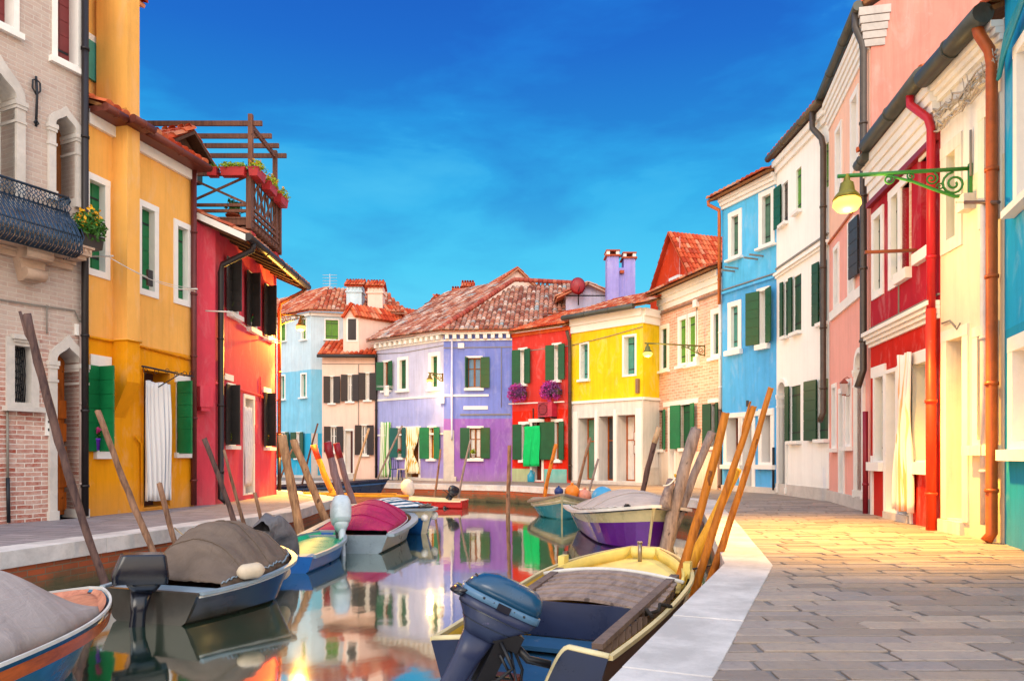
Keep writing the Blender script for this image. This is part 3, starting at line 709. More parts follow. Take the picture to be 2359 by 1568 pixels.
# balcony
F = Fb; off = .42
u1b = F.U(212, .42); u0b = -3.0
bal = MB(); zs = 4.12
bal.box(u0b, u1b, -off, .05, zs, zs+.16); bal.box(u0b, u1b+.03, -off-.03, .0, zs+.11, zs+.155); bal.box(u0b, u1b-.05, -off+.06, .0, zs-.06, zs)
uu = u0b
while uu < u1b-.04:
    bal.box(uu, uu+.04, -off-.018, -off+.01, zs+.05, zs+.1); uu += .08
zm = F.Z(80, 598)
bal.box(u0b, F.U(159), -.10, .05, zm-.05, zm+.07); bal.box(u0b, F.U(159)+.03, -.13, .05, zm+.03, zm+.075)
bo = bal.build('balcony', [CORB], h.root)
for uc in (F.U(60), -1.6):
    mb = MB()
    mb.prism([(0, 0)]*0 or [(uc-.2, zs-.06), (uc+.2, zs-.06), (uc+.2, zs-.2), (uc+.12, zs-.52), (uc-.12, zs-.52), (uc-.2, zs-.2)], -.16, .04)
    mb.prism([(uc-.2, zs-.04), (uc+.2, zs-.04), (uc+.2, zs-.2), (uc-.2, zs-.2)], -off+.08, -.16)
    mb.tube([(uc-.2, -off+.14, zs-.14), (uc+.2, -off+.14, zs-.14)], .08, 10); mb.tube([(uc-.15, -.2, zs-.42), (uc+.15, -.2, zs-.42)], .09, 10); mb.build('bracket', [CORB], bo)
rail = MB(); prof = [(.27, .70), (.27, .60), (.27, .47), (.34, .36), (.47, .22), (.57, .06), (.60, -.06), (.56, -.17), (.44, -.24)]
ur = F.U(186, .56)
def pr(u, k, sh=0): return (u+sh, -prof[k][0]-.0, zs+.16+prof[k][1])
n = int((ur+2.4)/.034)
for i in range(n):
    u = -2.4+(ur+2.4)*i/(n-1)
    rail.tube([pr(u, k) for k in range(2, 9)], .008, 5)
    q = .07 if i % 2 else -.07
    rail.tube([pr(u+q*math.sin(k*1.1), k) for k in range(2, 9)], .0075, 5)
    rail.tube([pr(u, 0), (u+q*.6, -.275, zs+.16+.64), (u-q*.6, -.275, zs+.16+.55), pr(u, 2)], .008, 5)
for k in (0, 2, 5, 8): rail.tube([pr(-2.4, k), pr(ur, k)], .013 if k else .02, 6)
rail.tube([pr(ur, 0), (ur+.03, -.27, zs+.82), (ur+.05, -.2, zs+.78)], .015, 6)
for i in range(7):                                                   # return to the wall
    f = i/6
    rail.tube([(ur, -prof[k][0]*(f*.9+.05), zs+.16+prof[k][1]) for k in range(0, 9)], .007, 5)
rail.tube([(ur, 0, zs+.86), (ur, -.27, zs+.86)], .02, 6)
rail.build('railing', [metalm('blue_grey_iron', H('#3a5068'), .4, .6)], bo)
# wall anchor, cables, letterbox plate
an = MB(); q = F.L3(83, 234, .04); an.tube([(q.x, -.04, q.z+.38), (q.x+.01, -.05, q.z+.1), (q.x, -.04, q.z-.38)], .018, 6)
for sx in (-1, 1):
    an.tube([(q.x, -.05, q.z+.1), (q.x+sx*.06, -.05, q.z+.18), (q.x+sx*.055, -.05, q.z+.30), (q.x, -.05, q.z+.33)], .013, 6); an.tube([(q.x, -.05, q.z-.36), (q.x+sx*.035, -.05, q.z-.33), (q.x, -.05, q.z-.28)], .012, 6)
an.build('wall_anchor', [IRON], h.root)
q0, q1 = F.L3(0, 690, .03), F.L3(172, 715, .03)
cb = MB(); cb.tube([F.L3(-60, 676, .03), q0, q1, F.L3(182, 738, .03), F.L3(199, 745, .04)], .012, 6); cb.tube([F.L3(108, 702, .03), F.L3(108, 768, .03)], .01, 6); cb.build('cable', [CABLE], h.root)
mb = MB(); a = F.U(103); b = F.U(119); z0, z1 = F.Z(110, 1003), F.Z(110, 950); mb.box(a, b, -.03, .02, z0, z1); lp = mb.build('doorbell_plate', [WHITE], h.root)
mb = MB()
for f, g in ((.82, .06), (.55, .10), (.2, .12)): mb.box(a+.03, b-.03, -.036, -.031, z0+(z1-z0)*f, z0+(z1-z0)*(f+g))
mb.build('bell_button', [IRON], lp)
mb = MB(); z = F.Z(207*0+180, 760); mb.box(F.U(171), F.U(180), -.03, .02, z-.09, z+.09); mb.build('number_plate', [WHITE], h.root)
cb = MB(); cb.tube([F.L3(18, 1100, .03), F.L3(20, 1203, .03)], .025, 8, 1); cb.tube([F.L3(17, 935, .03), F.L3(18, 1100, .03)], .018, 8); cb.build('conduit', [CABLE, IRON], h.root)
h.pipe('drainpipe', [(196, -90, .09), (196, 600, .09), (196, 1188, .09)], .055, BLACKPIPE)
h.pipe('drainpipe', [(187, 745, .05), (187, 1188, .05)], .028, paint('pale_conduit', H('#a08c86'), .6))
h.finish()
q = F.L3(203, 573, .34); fb = F.W(q.x, q.y, q.z)
flower_box('flower_pot', 'dark planter of yellow lilies hanging at the end of the iron balcony', fb, .36, .26, .20, F.u, BLACKSH, LEAF, YEL, 620, .055, .085, 22, .27, cat='flower pot')

# ---------------------------------------------------------------- ochre house
Fo = Fac(G(199.5, 1190), G(447, 1165)); F = Fo
OCH = plaster('ochre_render', H('#f2a00a'), H('#f8b85e'), 2.97, worn=.12, dirt=.25, soft=.7)  # both oranges brightened past the paint to lift this dimly lit row
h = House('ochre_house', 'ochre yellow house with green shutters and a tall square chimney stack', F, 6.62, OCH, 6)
for bx in ((204, 420, 240, 622), (324.5, 481, 354, 668), (408, 525, 431, 690)):
    w, (u0, u1, z0, z1) = h.win(*bx, fr=.11, rec=.10, fill='shut', fcol=G_MID, sill=.0)
w, _ = h.win(221, 848, 248, 1037, fr=.0, rec=.10, fill='shut', fcol=G_DARK, sh=[(-1, 176, .28), (-1, 98, .34)], shc=G_MID, sill=.14, silld=.05)
w, q = h.win(405, 882, 432, 1042, fr=.0, rec=.10, fill='shut', fcol=G_DARK, sh=[(-1, 98, .34)], shc=G_MID, sill=.1, silld=.05)
for xl, xr, y0, y1 in ((206, 254, 819, 846), (402, 440, 866, 882)):
    a, b = F.U(xl), F.U(xr); xm = (xl+xr)/2; h.box('lintel', a, b, -.03, .02, F.Z(xm, y1), F.Z(xm, y0), WHITE)
w, dq = h.win(329, 856, 389, 1160, fr=.02, rec=.35, fill='plain', fcol=paint('plum_door', H('#5b4246'), .5), nm='door', zz=(0.05, None), frm=OCH)
# chimney breast
u0 = F.U(259); P0 = F.A+F.u*u0
def offs(px):
    r = (px-CX)/FX; return (r*P0.y-P0.x)/(F.n.x-r*F.n.y)
d = offs(293); u1 = F.U(322, d); e = -offs(222)
print('breast', d, u1-u0, e)
mb = MB(); zb0, zb1 = F.Z(275, 962), F.Z(305, 880, d)
mb.box(u0, u1, -d, .04, zb1, 6.9)
mb.add([(u0, 0, zb0), (u1, 0, zb0), (u0, -d, zb1), (u1, -d, zb1), (u0, 0.03, zb1), (u1, 0.03, zb1)], [(0, 1, 3, 2), (0, 2, 4), (1, 5, 3)])
mb.build('chimney_breast', [OCH], h.root)
u1s = F.U(322, d)
mb = MB(); mb.box(u0, u1s, -d+.005, e, 6.6, 12.5); mb.build('chimney', [OCH], h.root)
# setback storey behind the stack
mb = MB(); mb.box(-.6, u0+.9, e+.1, 5.9, 6.7, 9.35); st = mb.build('upper_storey', [OCH], h.root)
mb = MB(); a = F.U(203, -e-.1); b = F.U(217, -e-.1); mb.box(a-1.2, b, e+.04, e+.12, F.Z(212, 188, -e-.1), F.Z(212, 100, -e-.1)); mb.build('shutter', [G_TEAL], st)
mb = MB(); mb.box(a-1.2, b+.12, e+.05, e+.11, F.Z(212, 100, -e-.1), F.Z(212, 84, -e-.1)); mb.build('lintel', [WHITE], st)
mb = MB(); tile_roof(mb, (-.7, e-.15, 9.3), (1, 0, 0), (0, .94, .34), [(0, 0), (u0+1.7, 0), (u0+1.7, 3), (0, 3)]); mb.build('roof', [TILE_RED], st)
h.band('cornice', 6.42, 6.66, .07, WHITE)
DGUT = metalm('russet_gutter', H('#7a3a2c'), .5, .3)
h.roof(6.72, .30, 22, 1.6, TILE_RED, side=(.0, .0))
mb = MB(); mb.box(0, F.L, -.33, .0, 6.60, 6.70); 
mb.box(u0-.06, u1+.06, -d-.16, -.32, 6.60, 6.70); mb.build('eave_board', [DGUT], h.root)
h.gutter(6.66, -.36, DGUT, .07, 0, u0-.1); h.gutter(6.66, -.36, DGUT, .07, u1+.1, F.L)
h.gutter(6.66, -d-.2, DGUT, .07, u0-.1, u1+.1)
mb = MB(); mb.tube([F.L3(204, 775, .03), F.L3(258, 785, .03), (u0, -.04, 2.97), (u0-.015, -d-.02, 2.97), (u1+.015, -d-.02, 2.97), (u1+.015, -.03, 2.97), F.L3(446, 829, .03)], .022, 6); mb.build('cable', [OCH], h.root)
h.pipe('drainpipe', [(446.5, 392, .07), (446.5, 1163, .07)], .055, metalm('maroon_pipe', H('#6e2f2c'), .5, .2))
h.pipe('conduit', [(312, 1005, .04), (326, 1022, .04), (327, 1160, .04)], .02, OCH, False)
mb = MB(); q = F.L3(306, 641, 0); mb.box(q.x, q.x+.001+.12, -d-.02, -d+.02, q.z-.14, q.z+.14); mb.build('vent', [BLACKSH], h.root)
# dormer
dm = MB(); ud = F.U(449, -.2)+.42; dm.box(ud-1.0, ud+.12, .42, 3, 6.7, 7.08); do = dm.build('dormer', [paint('dark_teal_wood', H('#2c4a50'), .6)], h.root)
mb = MB()
for sgn, nm in ((1, 0), (-1, 0)):
    tile_roof(mb, (ud-.42+sgn*.78, .2, 7.06), (0, 1, 0), (-sgn*.82, 0, .57), [(0, 0), (3, 0), (3, .96), (0, .96)])
mb.prism([(ud-1.0, 7.08), (ud+.12, 7.08), (ud-.42, 7.46)], .42, 2.9, 1); mb.build('roof', [TILE_RED, RAFTER], do)
h.finish()
mb = MB(); mb.tube([F.L3(327, 843, .35), F.L3(447, 868, .35)], .018, 6)
for px in (335, 360, 385, 405, 425, 440):
    q = F.L3(px, 856 if px < 390 else 862, .33)
    mb.tube([q+Vector((math.cos(t)*.07*(1-t/9), 0, math.sin(t)*.07*(1-t/9))) for t in [k*.8 for k in range(9)]], .006, 5)
mb.tube([F.L3(350, 900, .0), F.L3(420, 858, .35)], .01, 5); mb.tube([F.L3(330, 850, 0), F.L3(330, 843, .35)], .01, 5); mb.tube([F.L3(440, 868, 0), F.L3(440, 866, .35)], .01, 5)
tag(child_at(F, mb.build('curtain_rail', [IRON])), 'scrolled iron curtain rail above the door of the ochre house', 'curtain rail')
def curtain(name, label, F, xl, xr, yt, yb, off, mat, folds=7, amp=.05, pinch=None, cat='curtain', flare=0, top=None):
    u0, u1 = F.U(xl, off), F.U(xr, off); xm = (xl+xr)/2; z0, z1 = F.Z(xm, yb, off), F.Z(xm, yt, off)
    mb = MB(); ph = random.Random(len(label)).uniform(0, 6)
    def fn(a, b):
        z = z1+(z0-z1)*b; c = (u0+u1)/2; w = (u1-u0)/2*(1+flare*b)
        if pinch: w *= 1-pinch[1]*math.exp(-((b-pinch[0])/.16)**2); c += pinch[2]*math.exp(-((b-pinch[0])/.3)**2)
        s = math.sin(a*folds*2*math.pi+ph+math.sin(b*3)*.6)
        return (c+(a*2-1)*w+.25*amp*math.sin(a*9+b*4), -off+amp*s*(.35+.65*b)+.02*math.sin(b*5+a*3), z+.012*math.sin(a*11))
    mb.grid(fn, folds*8, 16)
    o = mb.build(name, [mat]); m = o.modifiers.new('thickness', 'SOLIDIFY'); m.thickness = .006
    return tag(child_at(F, o), label, cat)
STR_W = stripem('white_striped_cotton', [(0, H('#eceae8')), (.55, H('#c9ccd6')), (.62, H('#eceae8')), (.8, H('#aab4c4')), (.85, H('#eceae8'))], .13)
curtain('door_curtain', 'white curtain with thin grey stripes over the door of the ochre house', F, 334, 391, 880, 1152, .10, STR_W, 6, .05, None, flare=.04)
def pot_plant(name, label, p, r, hgt, potm, leafm, flm, n=70, ls=.04, spread=.12, nf=10, fs=.04, cat='potted plant', group=None):
    o = empty(name, label, cat, p, 0, group); mb = MB(); k = 12
    mb.loft([[Vector((math.cos(2*math.pi*i/k)*rr, math.sin(2*math.pi*i/k)*rr, z)) for i in range(k)] for rr, z in ((r*.7, 0), (r, hgt*.85), (r*1.12, hgt*.86), (r*1.12, hgt))])
    mb.build('pot', [potm], o); rnd = random.Random(len(label)); lb = MB(); lb.leaves((0, 0, hgt+spread*.6), (spread*.75, spread*.75, spread*.8), n, ls, 0, rnd, .1); lb.build('foliage', [leafm], o)
    if flm:
        fb = MB()
        for i in range(nf): fb.leaves((rnd.gauss(0, spread*.4), rnd.gauss(0, spread*.4), hgt+spread*rnd.uniform(.7, 1.6)), (fs*.5,)*3, 7, fs*.7, 0, rnd, .5)
        fb.build('flowers', [flm], o)
    return o
VIOLET = paint('violet_pot', H('#7a35d8'), .4, .05); WPOT = paint('white_pot', H('#e8e4dc'), .4, .1); TERRA = paint('terracotta_pot', H('#b5502c'), .7, .2); REDPOT = paint('red_planter', H('#b8282c'), .5, .15)
def on_sill(F, px, py, off): 
    u, d = F.UD(px, off); z = F.Z(px, py, off); return F.W(u, -off, z)
pot_plant('flower_pot', 'violet pot of pink flowers between green shutters beside the gothic door', on_sill(F, 223, 1037, .05), .055, .2, VIOLET, LEAF, PINK, 60, .04, .1, 16, .055)
pot_plant('flower_pot', 'violet pot of red geraniums in the window next to the curtained ochre door', on_sill(F, 419, 1040, .05), .055, .18, VIOLET, LEAF, REDP, 80, .04, .11, 16, .055)

# ---------------------------------------------------------------- coral house
CORAL = plaster('coral_render', H('#e04a5c'), worn=.15, dirt=.15, soft=.7)  # red lightened in the base colour, since the facade rendered too dull
cA, cC, cD = G(447.6, 1164), G(496, 1161.5), G(637, 1138)
Fc = Fac(cC, cD); F = Fc
h = House('coral_house', 'coral red house with charcoal shutters and deep timber eaves under a roof terrace', F, 5.72, CORAL, 6)
for xl, y0, xr, y1 in ((527, 606, 545, 720), (572, 636, 588, 754), (611, 664, 624, 774)):
    h.win(xl, y0, xr, y1, fr=.07, rec=.15, fill='glass', fcol=BLACKSH, sh=[(-1, 174, .30), (-1, 100, .25)], shc=BLACKSH, sill=.1, silld=.1)
for xl, y0, xr, y1 in ((525, 890, 538, 1022), (611, 908, 622, 1026)):
    h.win(xl, y0, xr, y1, fr=.07, rec=.15, fill='glass', fcol=BLACKSH, sh=[(-1, 174, .30), (-1, 100, .23)], shc=BLACKSH, sill=.08, silld=.1)
h.win(563, 918, 582, 1131, fr=.09, rec=.25, fill='plain', fcol=REVEAL, nm='door', zz=(.12, None))
for xl, xr, y0, y1 in ((515, 535, 862, 876), (605, 622, 893, 905)):
    h.box('lintel', F.U(xl), F.U(xr), -.035, .02, F.Z((xl+xr)/2, y1), F.Z((xl+xr)/2, y0), WHITE)
# flank wall facing the ochre house
Fs = Fac(cA, cC)
def rel(F, p): 
    v = Vector((p[0], p[1]))-F.A; return Vector((v.dot(F.u), -v.dot(F.n)))
a = rel(F, cA); mb = MB(); b = a+Vector((-1.6, 2.0)); mb.slab([(0, 0), (a.x, a.y), (b.x, b.y), (b.x+3, b.y+.5)], -.3, 5.9); mb.build('flank_wall', [CORAL], h.root)
# roof, barge board, eaves
EO = .74; ez = 5.36; sl = 24
h.roof(ez+.06, EO, sl, 3.4, TILE_MIX, side=(.35, .15))
h.gutter(ez+.02, -EO-.05, BLACKPIPE, .08, -.35, F.L+.12)
mb = MB(); t = math.tan(R(sl))
for i in range(9):
    u = -.25+(F.L+.3)*i/8
    mb.add([(u-.05, -EO+.03, ez-.08), (u+.05, -EO+.03, ez-.08), (u+.05, .25, ez-.08+(EO+.2)*t), (u-.05, .25, ez-.08+(EO+.2)*t), (u-.05, -EO+.03, ez-.01), (u+.05, -EO+.03, ez-.01), (u+.05, .25, ez-.01+(EO+.2)*t), (u-.05, .25, ez-.01+(EO+.2)*t)],
           [(0, 3, 2, 1), (4, 5, 6, 7), (0, 1, 5, 4), (1, 2, 6, 5), (2, 3, 7, 6), (3, 0, 4, 7)])
mb.build('rafter', [RAFTER], h.root)
mb = MB(); mb.add([(-.36, -EO, ez-.06), (-.30, -EO, ez-.06), (-.30, .55, ez-.06+1.29*t), (-.36, .55, ez-.06+1.29*t), (-.36, -EO, ez+.07), (-.30, -EO, ez+.07), (-.30, .55, ez+.07+1.29*t), (-.36, .55, ez+.07+1.29*t)],
       [(0, 3, 2, 1), (4, 5, 6, 7), (0, 1, 5, 4), (1, 2, 6, 5), (2, 3, 7, 6), (3, 0, 4, 7)])
mb.build('barge_board', [WHITE], h.root)
zq = F.Z(502, 612, .09)
h.pipe3('drainpipe', [(-.05, -EO-.05, ez-.03), (-.02, -EO-.03, ez-.16), (.06, -.12, zq+.06), (.06, -.09, zq-.1), (.06, -.09, .12), (.06, -.2, .05)], .06, BLACKPIPE)
h.pipe3('drainpipe', [(F.L+.06, -EO-.05, ez), (F.L+.04, -EO+.1, ez-.12), (F.L-.02, -.12, ez-.42), (F.L-.02, -.08, ez-.6), (F.L-.02, -.08, .9)], .045, metalm('copper_pipe', H('#8a5230'), .5, .4))
h.pipe3('drainpipe', [(F.L-.02, -.08, .95), (F.L-.02, -.08, .1)], .05, BLACKPIPE, False)
z = F.Z(560, 901, .03)
mb = MB(); mb.tube([(-.02, -.03, z+.04), (F.L, -.03, z-.02)], .02, 6); mb.tube([F.L3(517, 876-12, .03), F.L3(514, 827, .03)], .02, 6); mb.tube([F.L3(600, 925, .03), F.L3(600, 868, .03)], .02, 6); mb.build('cable', [CORAL], h.root)
mb = MB(); q = F.L3(588, 1000, 0); mb.box(q.x-.1, q.x+.1, -.04, .02, q.z-.22, q.z+.22); mb.build('meter_door', [CORAL], h.root)
h.finish()
mb = MB(); q = Fs.L3(455, 915, 0); mb.box(q.x-.05, q.x+.22, -.22, .0, q.z-.2, q.z+.22); mb.box(q.x-.02, q.x+.16, -.2, .0, q.z-.28, q.z-.2)
tag(child_at(Fs, mb.build('utility_box', [CORAL])), 'coral painted box fixed on the flank of the coral house', 'utility box')
curtain('door_curtain', 'narrow white gathered curtain in the doorway of the coral house', F, 563, 581, 938, 1118, .03, cloth('white_curtain', H('#e6e2e4'), .85), 5, .04)
for px, py, lb, fm in ((532, 722, 'trailing green plant on the first upper sill of the coral house', None), (575, 753, 'red flowering plant on the middle upper sill of the coral house', REDP)):
    pot_plant('potted_plant', lb, on_sill(F, px, py, .03), .06, .1, WPOT, LEAFY if not fm else LEAF, fm, 80, .045, .13, 8, .05)
pot_plant('potted_plant', 'small pale potted plant on the lower sill by the black drainpipe', on_sill(F, 527, 1023, .03), .05, .1, TERRA, LEAFY, WPOT, 40, .035, .1, 5, .04)
pot_plant('potted_plant', 'small yellow flowering plant on the sill beside the orange glowing corner', on_sill(F, 612, 1027, .03), .05, .1, TERRA, LEAF, YEL, 40, .035, .1, 6, .04)

# roof terrace
tw = woodm('terrace_wood', H('#7d5240'), H('#4a2e26')); 
ter = empty('roof_terrace', 'brown timber roof terrace with crossed railings and open pergola beams', 'roof terrace', (0, 0, 0))
X1, Y0, Y1, ZF, ZR = -5.39, 15.25, 17.2, 5.92, 6.82; X0 = -8.0
mb = MB(); 
for i in range(9): mb.box(X0, X1, Y0+(Y1-Y0)*i/9+.004, Y0+(Y1-Y0)*(i+1)/9-.004, ZF-.04, ZF)
mb.box(X0, X1, Y0+.02, Y0+.1, ZF-.16, ZF-.045); mb.box(X1-.1, X1-.02, Y0+.11, Y1, ZF-.16, ZF-.045)
for i in range(10): y = Y0+.2+(Y1-Y0-.3)*i/9; mb.box(X1-.5, X1+.06, y-.03, y+.03, ZF-.24, ZF-.165)
mb.build('floor', [tw], ter)
for x, y, zt in ((X1-.04, Y0+.12, 8.08), (X1-.04, Y1-.25, 7.98)):
    mb = MB(); mb.box(x-.045, x+.045, y-.045, y+.045, ZF, zt); mb.build('post', [tw], ter)
for x, y, z in ((X1-.03, Y0, ZR+.02), (-6.72, Y0, ZR), (X1-.03, Y1, ZR), (-7.9, Y0, ZR)):
    mb = MB(); mb.box(x-.05, x+.05, y-.05, y+.05, ZF-.25, z); mb.build('post', [tw], ter)
for i, y in enumerate((Y0+.12, 15.98, 16.48, Y1-.17)):
    mb = MB(); mb.bar((X0-.3, y+.055, 7.92), (X1+.18, y+.055, 7.92), .05, .10); mb.build('beam', [tw], ter)
mb = MB(); mb.bar((X1-.04, Y0+.12, 7.86), (X1-.04, Y1-.2, 7.86), .05, .11); mb.build('beam', [tw], ter)
def xrail(pts, nm):
    mb = MB()
    for (a, b) in zip(pts[:-1], pts[1:]):
        a, b = Vector(a), Vector(b); up = Vector((0, 0, 1))
        for z in (ZR-.03, ZF+.12, ZF+.24): mb.bar(a+up*z, b+up*z, .05, .06)
        mb.bar(a+up*(ZF+.27), b+up*(ZR-.07), .026, .045); mb.bar(a+up*(ZR-.07), b+up*(ZF+.27), .03, .045)
    return mb.build(nm, [tw], ter)
xrail([(-7.9, Y0, 0), (-6.72, Y0, 0), (X1-.08, Y0, 0)], 'railing')
xrail([(X1-.03, Y0+.05+(Y1-Y0-.1)*i/4, 0) for i in range(5)], 'railing')
mb = MB()
for i in range(9): y = Y0+.1+(Y1-Y0-.2)*i/8; mb.box(X1-.05, X1-.02, y-.014, y+.014, ZF-.2, ZR-.07)
mb.build('baluster', [tw], ter)
for y in (Y0+.25, Y1-.15):
    mb = MB(); mb.box(X1-.28, X1-.06, y-.1, y+.12, 5.52, ZF-.25); mb.box(X1-.32, X1-.03, y-.13, y+.15, ZF-.3, ZF-.25); mb.build('pier', [CORAL], ter)
mb = MB(); mb.bar((X1-.16, Y0+.02, ZF-.27), (X1-.16, Y1, ZF-.27), .1, .14); mb.build('beam', [tw], ter)
for px, L, ax, lb, lf in ((X1-.72, .2, (1, 0), 'small red pot at the inner end of the terrace rail', 30), (X1-.30, .5, (1, 0), 'long red box of green plants on the front terrace rail', 260),):
    flower_box('flower_box', lb, (px, Y0-.12, ZR-.12), L, .2, .17, ax, REDPOT, LEAFY, LEAF, lf, .05, .03, 10, .07)
for i, lb in enumerate(('red box of yellow-green plants at the near corner of the terrace', 'red box of yellow-green plants midway along the terrace side', 'red box of yellow flowers at the outer end of the terrace')):
    flower_box('flower_box', lb, (X1+.1, Y0+.1+i*.78, ZR-.10-i*.0), .5, .2, .18, (0, 1), REDPOT, LEAFY, YEL, 190, .05, .045, 30, .13)
pot_plant('potted_plant', 'dark green plant on the floor of the roof terrace', (X1-.55, Y0+.5, ZF), .14, .2, TERRA, LEAF, None, 120, .07, .25)
# ---------------------------------------------------------------- far houses across the side canal
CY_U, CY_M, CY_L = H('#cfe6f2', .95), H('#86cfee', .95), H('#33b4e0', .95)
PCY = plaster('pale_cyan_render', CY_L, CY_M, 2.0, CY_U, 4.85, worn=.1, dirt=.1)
C3 = AT(716, 1049, 33); L3 = Vector((-12.4, 35.9)); R3 = AT(806, 1049, 33.4)
F = Fac((L3.x, L3.y), (C3.x, C3.y))
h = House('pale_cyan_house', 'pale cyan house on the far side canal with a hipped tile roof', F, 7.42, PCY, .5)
for bx in ((645, 745, 658, 785), (696, 736, 705, 781)): h.win(*bx, fr=.06, rec=.1, fill='shut', fcol=G_OLIVE, sill=.05)
for bx in ((646, 866, 656, 918), (695, 862, 705, 913)): h.win(*bx, fr=.07, rec=.12, fill='shut', fcol=G_TEAL, sill=.06)
h.win(647, 996, 660, 1054, fr=.04, rec=.1, fill='glass', fcol=WHITE, sh=[(-1, 170, .3), (1, 170, .34)], shc=G_DEEP); h.win(684, 996, 694, 1054, fr=.04, rec=.1, fill='glass', fcol=WHITE, sh=[(-1, 170, .34), (1, 170, .3)], shc=G_DEEP)
h.band('plinth', -.2, .12, .04, GREYSTONE); h.band('cornice', 7.24, 7.40, .1, WHITE)
h.finish()
F2 = Fac((C3.x, C3.y), (R3.x, R3.y)); root = h.root
h2 = House('x', None, F2, 7.42, PCY, 4); r2 = h2.root
h2.win(750, 737, 779, 781, fr=.05, rec=.06, fill='shut', fcol=G_OLIVE, sill=.05); h2.band('plinth', -.2, .12, .04, GREYSTONE); h2.band('cornice', 7.24, 7.40, .1, WHITE); h2.box('quoin', .02, .3, -.02, .02, .1, 2.0, GREYSTONE)
h2.finish()
def merge(r2, root):
    """second facade of a corner house: its parts become parts of the same house"""
    bpy.context.view_layer.update()
    for o in list(r2.children):
        mw = o.matrix_world.copy(); o.parent = root; o.matrix_parent_inverse = root.matrix_world.inverted(); o.matrix_world = mw
    bpy.data.objects.remove(r2)
merge(r2, root)
def hip_pt(x, y, z): return Vector((x, y, z))
def roof3(name, O, e, apex_pts, mat, root, w=.19, ln=.34, flip=False):
    """world-space tiled plane: O eave start, e eave end, apex_pts the remaining corners"""
    O = Vector(O); E = Vector(e); P = [Vector(p) for p in apex_pts]
    ev = (E-O).normalized(); nn = ev.cross(P[0]-O).normalized(); sv = nn.cross(ev).normalized()
    if sv.z < 0: sv = -sv
    poly = [(0, 0), ((E-O).length, 0)]+[((p-O).dot(ev), (p-O).dot(sv)) for p in P]
    mb = MB(); tile_roof(mb, O, ev, sv, poly, 0, w, ln)
    o = mb.build(name, [mat]); o.parent = root; bpy.context.view_layer.update(); o.matrix_parent_inverse = root.matrix_world.inverted(); return o
ez = 7.44; cc = Vector((C3.x, C3.y-.3, ez)); el = Vector((L3.x-.2, L3.y-.35, ez)); er = Vector((R3.x+2.6, R3.y+.0, ez)); ap = AT(757, 662, 36.5); ap2 = AT(886, 668, 37)
roof3('roof', el, cc, [ap, Vector((el.x-.5, el.y+3.5, ap.z))], TILE_MIX, root); roof3('roof', cc, er, [ap2, ap], TILE_MIX, root)
def wpart(root, name, mb, mats):
    o = mb.build(name, mats); o.parent = root; bpy.context.view_layer.update(); o.matrix_parent_inverse = root.matrix_world.inverted(); return o
def chimney(root, px0, px1, ytop, ybot, d, mat, capmat, dep=.7):
    a, b = AT(px0, ytop, d), AT(px1, ybot, d); mb = MB(); mb.box(a.x, b.x, d, d+dep, b.z-.5, a.z)
    mb.box(a.x-.05, b.x+.05, d-.05, d+dep+.05, a.z-.32, a.z-.25); 
    for i in range(4): x = a.x+(b.x-a.x)*(i+.1)/4; mb.box(x, x+(b.x-a.x)*.1, d-.03, d+.05, a.z-.24, a.z+.001)
    ch = wpart(root, 'chimney', mb, [mat])
    t = MB(); m = (a.x+b.x)/2; w = (b.x-a.x)/2+.08
    tile_roof(t, (a.x-.08, d-.12, a.z-.02), (1, 0, 0), (0, .85, .52), [(0, 0), (2*w, 0), (2*w, .56), (0, .56)], 0, .13, .2); tile_roof(t, (a.x-.08, d+dep+.12, a.z-.02), (1, 0, 0), (0, -.85, .52), [(0, 0), (2*w, 0), (2*w, .56), (0, .56)], 0, .13, .2)
    o = t.build('cap', [capmat]); o.parent = ch; bpy.context.view_layer.update(); o.matrix_parent_inverse = ch.matrix_world.inverted()
    return ch
chimney(root, 798, 833, 657, 705, 33.6, PCY, TILE_RED)

PEACH = plaster('peach_pink_render', H('#f6d4c4'), worn=.25, dirt=.2, soft=.6, wornc=H('#e8dccf'))
F = Fac(AT(742, 1049, 31.6).xy, AT(868, 1049, 31.7).xy); 
h = House('peach_pink_house', 'peach pink house with dark shutters and an attic gable between the cyan and lilac houses', F, 5.2, PEACH, 5)
DS = paint('slate_shutter', H('#332b2e'), .45, .3)
for x0, y0, x1, y1, o in ((761, 868, 769, 927, 1), (801, 864, 812, 923, 1), (842, 860, 852, 920, 1), (762, 983, 776, 1040, 1), (833, 980, 846, 1046, 1)):
    h.win(x0, y0, x1, y1, fr=.05, rec=.1, fill='glass', fcol=WHITE, pcol=GLASS, sh=[(-1, 165, .28), (1, 165, .3)], shc=DS, sill=.07)
h.win(796, 992, 812, 1087, fr=.08, rec=.14, fill='plain', fcol=WHITE, nm='door', zz=(.25, None), frm=WHITE)
q = F.bbx if hasattr(F, 'bbx') else None
h.box('step', F.U(793), F.U(815), -.12, .02, -.02, .23, GREYSTONE)
h.box('door_leaf', F.U(808), F.U(813), -.03, .1, .26, F.Z(810, 992), paint('maroon_door', H('#4a1f24'), .5))
h.roof(5.28, .25, 24, 3.0, TILE_RED, side=(.15, 0)); h.gutter(5.22, -.3, BLACKSH, .07, -.15)
h.band('cable', 4.9, 4.93, .02, CABLE); h.pipe('conduit', [(819*1.0+7, 838, .03), (826, 1000, .03)], .015, CABLE, False)
h.pipe('drainpipe', [(866.5, 815, .07), (866.5, 1100, .07)], .05, BLACKPIPE)
h.finish(); root = h.root
mb = MB(); ua, ub = F.U(791), F.U(828); za, zt = 6.95, F.Z(810, 696); um = (ua+ub)/2
mb.prism([(ua, 5.2), (ub, 5.2), (ub, za), (um, zt), (ua, za)], -.02, 3.0); at = mb.build('attic', [PEACH], root)
